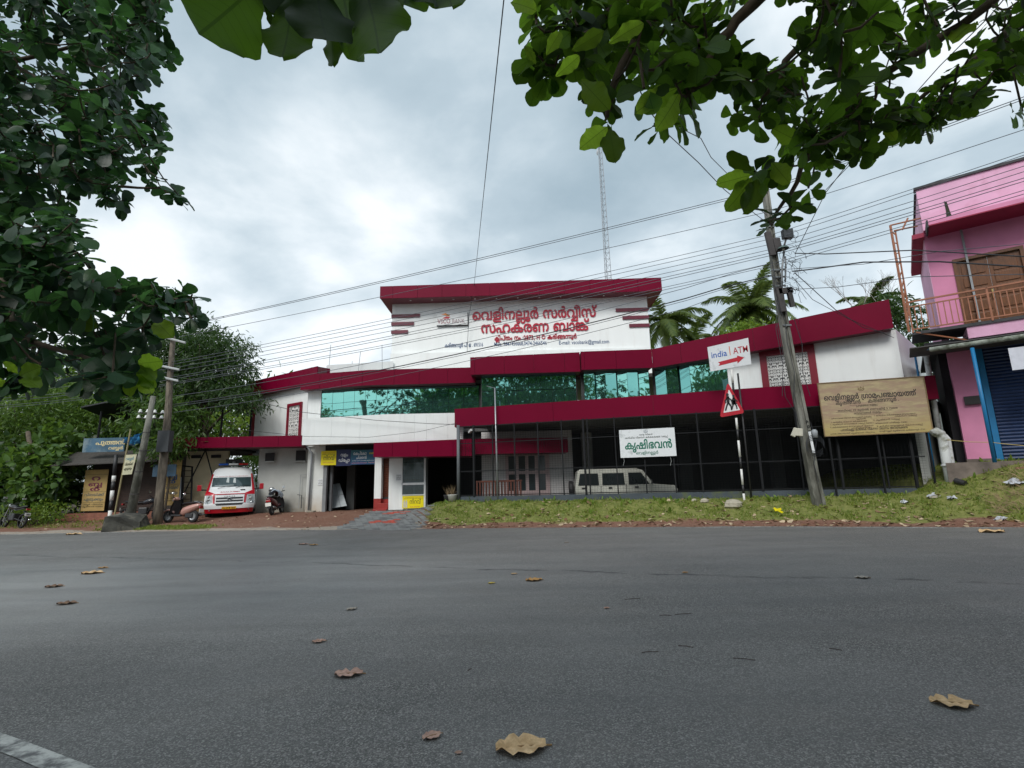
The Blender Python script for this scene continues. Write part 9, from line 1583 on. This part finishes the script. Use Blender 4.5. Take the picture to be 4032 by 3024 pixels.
for (x, y), d in (((620, 100), 7), ((640, 190), 7), ((640, 240), 7.5), ((640, 460), 7.5), ((600, 500), 7.5), ((560, 300), 7), ((680, 770), 7), ((620, 700), 7), ((720, 760), 7), ((560, 640), 7), ((440, 720), 6.5), ((400, 760), 6.5), ((480, 800), 6.5), ((760, 1230), 5.2), ((700, 1180), 5.2), ((640, 1160), 5.4), ((770, 1170), 5.2), ((560, 1230), 5.4), ((620, 1260), 5.3), ((540, 1500), 5.5), ((500, 1440), 5.5), ((560, 1480), 5.5), ((90, 1490), 5.0), ((30, 1480), 5.0), ((10, 1500), 5.0), ((470, 1120), 5.6), ((620, 10), 7), ((520, 20), 7), ((590, 420), 7.4), ((540, 560), 7.4), ((330, 1090), 5.5)):
    for q in range(2): rosL.append((tuple(at(x + rr_.uniform(-18, 18), y + rr_.uniform(-18, 18), d * rr_.uniform(.96, 1.04))), rr_.uniform(.8, 1.0)))
tpL = at(-700, 700, 7.5)
limbsL = [Lr((-700, 500, 7.4), (-100, 300, 7.2), (250, 180, 7.2), (560, 90, 7.0)), Lr((-700, 600, 7.4), (-50, 200, 7.6), (280, 380, 7.5), (500, 470, 7.5), (600, 480, 7.5)), Lr((-700, 800, 7.2), (-50, 700, 7), (250, 690, 7), (450, 730, 6.8), (640, 740, 7)), Lr((-700, 1000, 7), (-50, 1000, 6), (300, 1100, 5.6), (560, 1170, 5.4), (730, 1190, 5.2)), Lr((-700, 1150, 7), (-50, 1300, 6), (250, 1380, 5.7), (500, 1450, 5.5)), Lr((-700, 100, 7.6), (-100, -150, 7.6), (300, -100, 7.4)), Lr((-50, 1000, 6), (60, 1250, 5.5), (60, 1450, 5.1))]
treeL = almond_tree('large dark almond tree whose leafy branches fill the upper left of the view', (tpL.x, 7.5, 0), [(tpL.x, 7.5, -.2), (tpL.x + .1, 7.5, 2), (tpL.x, 7.5, 4.5), tuple(at(-700, 300, 7.5))], limbsL, rosL, lm_left, 'l', (.16, .25))
lm_bright = leafmat('backlit_leaf', (.07, .15, .015), (.12, .2, .02), trans=(.36, .60, .04), tw=.55, veins=True, rough=.5, spec=.2)  # brighter copy of the tree's leaf, backlight put into its colour
for tr_, L_ in ((treeR, ((2150, 220, 2200, 130, 2.7), (2190, 300, 2270, 230, 2.7), (2250, 200, 2370, 130, 2.6), (2400, 170, 2520, 90, 2.6), (2110, 250, 2080, 200, 2.8), (2290, 320, 2370, 400, 2.8), (2390, 500, 2310, 560, 2.9), (2400, 510, 2420, 600, 2.9), (2010, 10, 2090, 20, 2.7), (2660, 350, 2540, 400, 2.9), (2670, 370, 2620, 480, 3.0), (2960, 670, 2880, 620, 3.9), (2955, 690, 2860, 715, 3.9), (2960, 700, 2900, 800, 3.9), (2980, 710, 2960, 805, 3.9), (3840, 90, 3770, 120, 4.1), (3040, 640, 3090, 700, 3.9), (3150, 560, 3070, 520, 3.9), (3480, 500, 3520, 530, 4.0))),
    (treeL, ((70, 1470, 30, 1430, 4.4), (80, 1480, 130, 1450, 4.4), (90, 1490, 140, 1500, 4.4), (20, 1500, -20, 1510, 4.4), (540, 1440, 600, 1470, 4.8), (540, 1460, 590, 1510, 4.8), (545, 1430, 610, 1430, 4.8), (520, 1480, 510, 1540, 4.8), (560, 1480, 580, 1530, 4.8), (610, 1260, 660, 1310, 4.9), (300, 1250, 350, 1280, 4.7)))):
    for a, b, c, d, dd in L_:
        if tr_ is treeR: c, d = c + (c - a) * .1, d + (d - b) * .1
        p, q = at(a, b, dd), at(c, d, dd * .97); v = (p - Vector((0, 0, EYE))).normalized(); ax = q - p
        place_leaf(tr_, tuple(p), tuple(ax), tuple(v * -1 + Vector((rr_.uniform(-.4, .4), 0, rr_.uniform(-.2, .4)))), max(ax.length, .11), rr_.randrange(3), lm_bright, 'bright', rr_.uniform(.62, .85))
# trees across the road, seen in the mirror glass
bt0 = None; rg = random.Random(12)
for i, (x, y, s_, ang_) in enumerate(((-13, -8, 1.45, 0), (-7, -10, 1.7, 1.3), (-1.5, -7.5, 1.6, 2.2), (4.5, -8, 1.65, 4.0), (10, -9, 1.6, 5.1), (16, -12, 1.3, 3.0), (30, -12, 1.2, .6), (-21, -9, 1.2, 3.6), (-29, -12, 1.3, 1.0))):
    lb = 'leafy roadside tree across the road behind the viewer, %s' % ('left of centre', 'the tallest on the left', 'nearest the centre', 'just right of centre', 'right', 'farther right', 'far right', 'far left', 'farthest left')[i]
    if bt0 is None:
        bt0 = tree(lb, [(x, y, 6.6, 2.6, 2.4, 2.2), (x + 1.8, y + .5, 5.2, 1.9, 1.8, 1.5), (x - 1.9, y, 5.4, 1.9, 1.8, 1.7), (x + .4, y - .8, 8.3, 1.7, 1.6, 1.3)], (x, y), lm_mid, 'oval', 5200, .34, group='roadside trees behind the viewer', clump=.45, per=16, z0=-.02, tr=.22)
    else: c = copy_tree(bt0); c.location = (x, y, -.02); c.rotation_euler = (0, 0, ang_); c.scale = (s_, s_, s_ * rg.uniform(.9, 1.15)); c['label'] = lb
hs = thing('tiled_house', (-3, -22, 0), 'low house with a brown sloping roof across the road behind the viewer', 'house'); MB().aabb((-8, -26, 0), (3, -20, 4.2)).build('wall', cream, hs); MB().add([(-9, -27, 4.1), (4, -27, 4.1), (4, -19, 4.1), (-9, -19, 4.1), (-9, -23, 6.6), (4, -23, 6.6)], [(0, 1, 5, 4), (2, 3, 4, 5), (1, 2, 5), (3, 0, 4), (3, 2, 1, 0)]).build('roof', brn, hs)
# GRASS, LITTER, FALLEN LEAVES
lm_grass = leafmat('grass_blade', (.10, .17, .02), (.26, .30, .06), trans=(.36, .46, .06), tw=.3)
def scatter(n, x0, x1, y0, y1, fn_):
    x = RNG.uniform(x0, x1, n); y = RNG.uniform(y0, y1, n); k = fn_(x, y) > RNG.random(n); x, y = x[k], y[k]; return np.stack([x, y, H(x, y)], 1)
def gmask(x, y):
    s = y - edge(x); n = .5 + .5 * np.sin(x * 1.7 + 2 * np.sin(y * 1.1)) * np.sin(y * 2.3 + x * .6); n2 = .5 + .5 * np.sin(x * 5.1 + 1.7 * np.sin(y * 3.7)); ok = (y < fence_y(x) - .05) | (x > 14.2)
    return cover(x, y)[:, 0] * (.12 + .88 * n2) * (.45 + .55 * n) * ok * (s > .9 - .0 * x)
def gmask_left(x, y): s = y - edge(x); return (sstep(-16.9, -16.0, x) * (1 - sstep(-12.6, -11.5, x)) * sstep(.25, .45, s) * (1 - sstep(.85, 1.35, s)) + .12 * (x < -17) * (s > 1.2))
G = scatter(62000, -3.8, 18, 13.5, 23, gmask); G2 = scatter(26000, -24, -11, 20, 24.5, gmask_left)
grass_shape = (np.array([(-.035, 0, 0), (.035, 0, 0), (.022, .6, -.06), (-.022, .6, -.06)], float), [(0, 1, 2, 3)], np.zeros((4, 2)))
def turf(P, name, hmin, hmax, kx=1.0):
    P = np.repeat(P, 3, 0) + RNG.normal(size=(len(P) * 3, 3)) * np.array([.035, .035, 0]); n = len(P); ax = np.stack([RNG.normal(size=n) * .55, RNG.normal(size=n) * .55, np.ones(n)], 1); ups = np.stack([RNG.normal(size=n), RNG.normal(size=n), RNG.normal(size=n) * .1 + .05], 1)
    V0 = grass_shape[0].copy(); V0[:, 0] *= kx * 2.2; return foliage(name, P, ax, ups, RNG.uniform(hmin, hmax, n), (V0, grass_shape[1], grass_shape[2]), lm_grass, None)
for P_, nm in ((G, 'verge_grass'), (G2, 'verge_grass')):
    o = turf(P_, nm, .04, .17); tag(o, kind='stuff'); tag(o, 'short green grass growing on the roadside bank' if P_ is G else 'thin strip of grass by the concrete block and poles', 'grass')
# taller weeds near the fence and pole
W_ = scatter(1500, -3.0, 17, 15, 22.6, lambda x, y: gmask(x, y) * (.1 + .9 * (np.abs(y - fence_y(x) + .5) < .5)))
ax = np.stack([RNG.normal(size=len(W_)) * .5, RNG.normal(size=len(W_)) * .5, np.ones(len(W_))], 1)
o = foliage('weeds', np.repeat(W_, 3, 0), np.repeat(ax, 3, 0) + RNG.normal(size=(len(W_) * 3, 3)) * .5, rnd_dirs(len(W_) * 3, 1.0), RNG.uniform(.08, .26, len(W_) * 3), SH['oval'][0], lm_light, None); tag(o, 'broad leaved weeds along the foot of the fence', 'weeds', kind='stuff')
# dry leaf litter
lm_lit = leafmat('dry_leaf_litter', (.16, .08, .035), (.56, .44, .30), trans=(.2, .12, .05), tw=.1, rough=.7)
def flat_leaves(P, size, m_, name, lb, j=0, lift=.02):
    n = len(P); a = RNG.uniform(0, 6.28, n); ax = np.stack([np.cos(a), np.sin(a), RNG.normal(size=n) * .18], 1); ups = np.stack([RNG.normal(size=n) * .3, RNG.normal(size=n) * .3, np.ones(n) * RNG.choice([1, -1], n)], 1)
    P = P + np.array([0, 0, lift]); o = foliage(name, P, ax, ups, size, SH['almond'][j], m_, None); return tag(o, lb, 'leaf litter', kind='stuff')
Lr1 = scatter(5600, -3.6, 16.5, 13.5, 22, lambda x, y: np.clip(1.25 - (y - edge(x)) * .33, .1, 1) * (y - edge(x) > .05) * ((y < fence_y(x)) | (x > 14.2)) * .75)
flat_leaves(Lr1, RNG.uniform(.06, .2, len(Lr1)), lm_lit, 'leaf_litter', 'dry brown leaves and scraps scattered over the right bank and its gravel edge')
Lr2 = scatter(900, -20, -4, 18.9, 24.5, lambda x, y: (y - edge(x) > .05) * .28)
flat_leaves(Lr2, RNG.uniform(.05, .14, len(Lr2)), lm_lit, 'leaf_litter', 'dry leaves scattered thinly over the red gravel yard', 1)
# gravel: little stones
def stones(P, sz, m_, name, lb):
    n = len(P); base = np.array([(1, 0, 0), (-1, 0, 0), (0, 1, 0), (0, -1, 0), (0, 0, .7), (0, 0, -.5)], float); V = P[:, None, :] + sz[:, None, None] * base[None] * RNG.uniform(.6, 1.2, (n, 6, 1)); f = np.array([(0, 2, 4), (2, 1, 4), (1, 3, 4), (3, 0, 4), (2, 0, 5), (1, 2, 5), (3, 1, 5), (0, 3, 5)])
    F = (f[None] + (np.arange(n) * 6)[:, None, None]).reshape(-1, 3); me = bpy.data.meshes.new(name); me.from_pydata(V.reshape(-1, 3).tolist(), [], F.tolist()); me.materials.append(m_); o = bpy.data.objects.new(name, me); COL.objects.link(o); return tag(o, lb, 'gravel', kind='stuff')
stone_m = leafmat('gravel_stone', (.12, .05, .035), (.34, .22, .17), trans=(.1, .1, .1), tw=0.0, rough=.9, spec=.2)
S1 = scatter(15000, -22, 17, 13.8, 24.6, lambda x, y: (y - edge(x) > -.05) * np.where(x < -3.2, .75 - .0 * x, np.clip(1.3 - (y - edge(x)), 0, 1)) * ((x < -3.2) | (y - edge(x) < 1.5)) * (1 - .9 * ((x > -7.2) & (x < -4.2) & (y > 18.5) & (y < 24))))
stones(S1, RNG.uniform(.006, .024, len(S1)), stone_m, 'gravel', 'loose red brown laterite gravel along the road edge and yard')
S2 = scatter(2600, -26, 17, 13, 21.2, lambda x, y: np.clip(1 - np.abs(y - edge(x) + .15) * 2.2, 0, 1)); S2[:, 2] = np.maximum(S2[:, 2], .003); stones(S2, RNG.uniform(.004, .014, len(S2)), stone_m, 'gravel', 'fine grit washed onto the far edge of the asphalt')
S3 = np.stack([RNG.normal(-1.2, 1.2, 700), RNG.normal(3.9, .8, 700), np.full(700, .002)], 1); stones(S3, RNG.uniform(.0015, .005, 700), leafmat('grit', (.12, .12, .12), (.36, .34, .31), tw=0.0, rough=.9), 'gravel', 'pale grit scattered on the asphalt in the foreground')
# rocks
rock_m = mat('pale_rock', (.36, .33, .26), rough=.9, var=.25, vs=6, bump=.6, bs=14)
for (px, py, Y, s_, lb) in ((2885, 1985, 18.6, .26, 'pale yellowish rock at the foot of the banded sign post'), (2775, 1992, 19.2, .13, 'small grey white rock on the bank left of the sign post'), (2735, 1990, 19.4, .09, 'smallest pale stone left of the small rock'), (3670, 1935, 16.9, .12, 'pale stone by the bent drain pipes')):
    p = at(px, py, Y); z = float(H(p.x, Y)); t = thing('rock', (p.x, Y, z), lb, 'rock'); rows_ = []
    for i in range(6):
        ph = math.pi * i / 5; rows_.append([Vector((p.x + s_ * math.sin(ph) * math.cos(a) * (1.2 + .25 * math.sin(a * 3 + i)), Y + s_ * math.sin(ph) * math.sin(a) * (1 + .2 * math.cos(a * 2 + i)), z + s_ * .25 + s_ * .75 * math.cos(ph))) for a in np.linspace(0, 2 * math.pi, 10)])
    MB().grid(rows_).build('stone', rock_m, t)
# litter bags by the pipes
plas = mat('crumpled_plastic', (.46, .48, .52), rough=.45, var=.15, vs=9)
for i, (px, py, s_, lb) in enumerate(((3665, 1905, .2, 'crumpled white plastic bag at the foot of the bent pipes'), (3745, 1930, .16, 'bluish white plastic scrap on the bank right of the pipes'), (3990, 1855, .26, 'heap of white plastic rubbish in dry grass at the right edge'), (3930, 1985, .16, 'torn white wrapper low on the right bank'), (3560, 1965, .12, 'small white scrap below the council board'))):
    Y = (16.9, 16.4, 15.6, 14.9, 16.9)[i]; p = at(px, py, Y); z = float(H(p.x, Y)) + .02; t = thing('plastic_litter', (p.x, Y, z), lb, 'litter'); rg = random.Random(i + 40); rows_ = []
    for a in range(7): rows_.append([Vector((p.x + s_ * 1.5 * (b / 6 - .5) + rg.uniform(-.04, .04), Y + s_ * (a / 6 - .5) + rg.uniform(-.04, .04), z + max(0, s_ * .5 * math.sin(math.pi * a / 6) * math.sin(math.pi * b / 6) + rg.uniform(-.05, .07)))) for b in range(7)])
    MB().grid(rows_).build('bag', plas, t)
dg = thing('dry_brush_heap', (15.2, 15.6, 1.6), 'heap of dry grass and twigs at the right edge in front of the pink building', 'brush'); mb = MB(); rg = random.Random(8)
for i in range(420):
    p = at(rg.uniform(3880, 4120), rg.uniform(1850, 1905), rg.uniform(15.0, 15.9)); p.z = float(H(p.x, p.y)) + rg.uniform(0, .12); e_ = p + Vector((rg.uniform(-.35, .35), rg.uniform(-.2, .2), rg.uniform(0, .3))); w_ = Vector((.006, 0, .008)); mb.add([p - w_, p + w_, e_], [(0, 1, 2)])
mb.build('dry_stems', MATS['dry_stem'], dg, kind='stuff')
# yellow toy-like bit of litter in the grass
p = at(3065, 2010, 17.5); t = thing('yellow_scrap', (p.x, 17.5, float(H(p.x, 17.5))), 'yellow crossed scrap lying in the grass below the concrete pole', 'litter'); MB().box((p.x, 17.5, p.z), .32, .04, .06, ry=.5).build('strip', yel, t); MB().box((p.x - .02, 17.49, p.z + .03), .22, .03, .06, ry=-.2).build('strip', yel, t)
# fallen leaves on the asphalt, one by one
cols = {'tan': ((.70, .48, .26), (.50, .31, .14)), 'pink': ((.50, .31, .24), (.36, .20, .15)), 'yellow': ((.55, .42, .04), (.4, .3, .03)), 'brown': ((.20, .11, .06), (.12, .07, .04)), 'pale': ((.36, .33, .29), (.27, .24, .2)), 'orange': ((.48, .26, .07), (.36, .18, .05))}
def dry_leaf(px, py, wpx, ang_, col_, lb, jag=.1, curl=.25, notch=0):
    c = onz(px, py, 0); dist = (c - Vector((0, 0, EYE))).length; L_ = wpx * dist / FPX * (.92); t = thing('fallen_leaf', (c.x, c.y, 0), lb, 'leaf', 'fallen leaves on the asphalt'); rg = random.Random(int(px)); n = 11; rows_ = []
    for i in range(n):
        f = i / (n - 1); w_ = (.42 * math.sin(math.pi * min(1, f * .94 + .03)) ** .75) * (1 + rg.uniform(-jag, jag)); r = []
        for s in (-1, -.5, 0, .5, 1):
            ww = w_ * s * (1 if s < 0 or not notch else (.45 if 3 < i < 6 else 1)); r.append(Vector(((f - .5) * L_, ww * L_, .006 + L_ * (curl * abs(s) ** 1.6 * (.35 + .3 * math.sin(i * 1.9 + s)) * .5 + .05 * abs(math.sin(i * 1.3))))))
        rows_.append(r)
    key = 'dry_leaf_' + col_; m_ = MATS.get(key) or mat(key, cols[col_][0], rough=.65, var=.25, vs=25, col2=cols[col_][1], amt2=.8, vs2=12, bump=.2, bs=60)
    mb = MB().grid(rows_); b_ = mb.build('blade', m_, t, origin=(0, 0, 0), smooth=True); b_.location = (0, 0, 0)
    st = MB().tube([(-.5 * L_, 0, .008), (0, 0, .012), (.5 * L_, 0, .008), (.62 * L_, .02 * L_, .004)], .004 * L_ / .2, 5, caps=False); s_ = st.build('midrib', mat('leaf_midrib', (.30, .18, .08), rough=.7), t, origin=(0, 0, 0)); s_.location = (0, 0, 0); t.rotation_euler = (0, 0, ang_)
for (px, py, w_, a_, c_, lb, ng) in ((2052, 2948, 178, .12, 'tan', 'biggest curled tan leaf on the asphalt at the bottom centre', 0), (3748, 2773, 108, -.3, 'tan', 'ragged tan leaf on the asphalt at the lower right', 1), (1372, 2657, 100, .05, 'pink', 'notched pinkish leaf on the asphalt left of centre', 1), (1700, 2903, 70, .6, 'pink', 'pinkish folded leaf left of the biggest tan leaf', 0), (1805, 2968, 26, .3, 'pink', 'tiny pinkish leaf scrap beside the biggest tan leaf', 0), (1255, 2528, 48, .2, 'pink', 'small pale pink leaf above the notched pinkish leaf', 0), (1384, 2400, 42, .9, 'pale', 'upright pale grey leaf on the asphalt left of centre', 0), (2102, 2286, 66, .2, 'orange', 'orange brown leaf lying flat in mid road near the centre', 0), (1936, 2298, 30, .5, 'yellow', 'small bright yellow leaf left of the orange brown leaf', 0), (2024, 2261, 24, .1, 'tan', 'tiny tan leaf just above the yellow leaf', 0), (2698, 2256, 24, .4, 'orange', 'tiny orange leaf in mid road right of centre', 0), (3395, 2276, 46, -.1, 'pale', 'pale leaf in the road toward the right', 0), (3904, 2096, 72, .05, 'tan', 'tan leaf near the far road edge at the right', 0), (362, 2258, 60, .15, 'tan', 'tan leaf on the road at the left', 0), (405, 2237, 28, .1, 'orange', 'little orange leaf just above the left tan leaf', 0), (212, 2311, 46, .3, 'brown', 'dark brown twisted leaf near the left edge', 0), (262, 2378, 52, .25, 'brown', 'thin dark brown leaf below the twisted one at the left', 0), (2389, 2396, 26, .7, 'pink', 'tiny pink leaf in the middle of the road', 0), (1195, 2144, 34, .1, 'pink', 'pair of small pinkish leaves by the driveway, left one', 0), (1235, 2147, 32, -.1, 'orange', 'pair of small leaves by the driveway, right orange one', 0), (2230, 2137, 18, 0, 'pale', 'small white speck of leaf near the far lane', 0), (290, 2105, 44, .1, 'tan', 'flat tan leaf on the sandy strip at the far left', 0), (325, 2092, 30, .6, 'pink', 'curled pink leaf on the red gravel at the far left', 0)):
    dry_leaf(px, py, w_, a_, c_, lb, notch=ng)
# twigs on the road
for i, (px, py, l_, a_) in enumerate(((2560, 2570, .16, .1), (2700, 2548, .14, -.5), (2930, 2598, .18, -.4), (2490, 2360, .22, .2), (3290, 2560, .10, -.6), (1850, 2640, .05, .9), (2690, 2420, .2, .1), (2620, 2425, .14, -.2))):
    c = onz(px, py, 0); t = thing('twig', (c.x, c.y, 0), 'short dark twig on the asphalt, %s' % ('forked one right of centre', 'thin one beside the forked twig', 'reddish one toward the right', 'longest one in the far lane', 'tiny one at the right', 'tiny one near the centre', 'long one above the forked twig', 'short one left of the long twig')[i], 'twig', 'twigs on the asphalt')
    d = Vector((math.cos(a_), math.sin(a_), 0)); q = [c - d * l_ * .45, c + Vector((0, .015, 0)), c + d * l_ * .45]; mb = MB(); mb.tube([p + Vector((0, 0, .006)) for p in q], .0028, 5); mb.build('stick', mat('dark_twig', (.05, .025, .02), rough=.9), t)
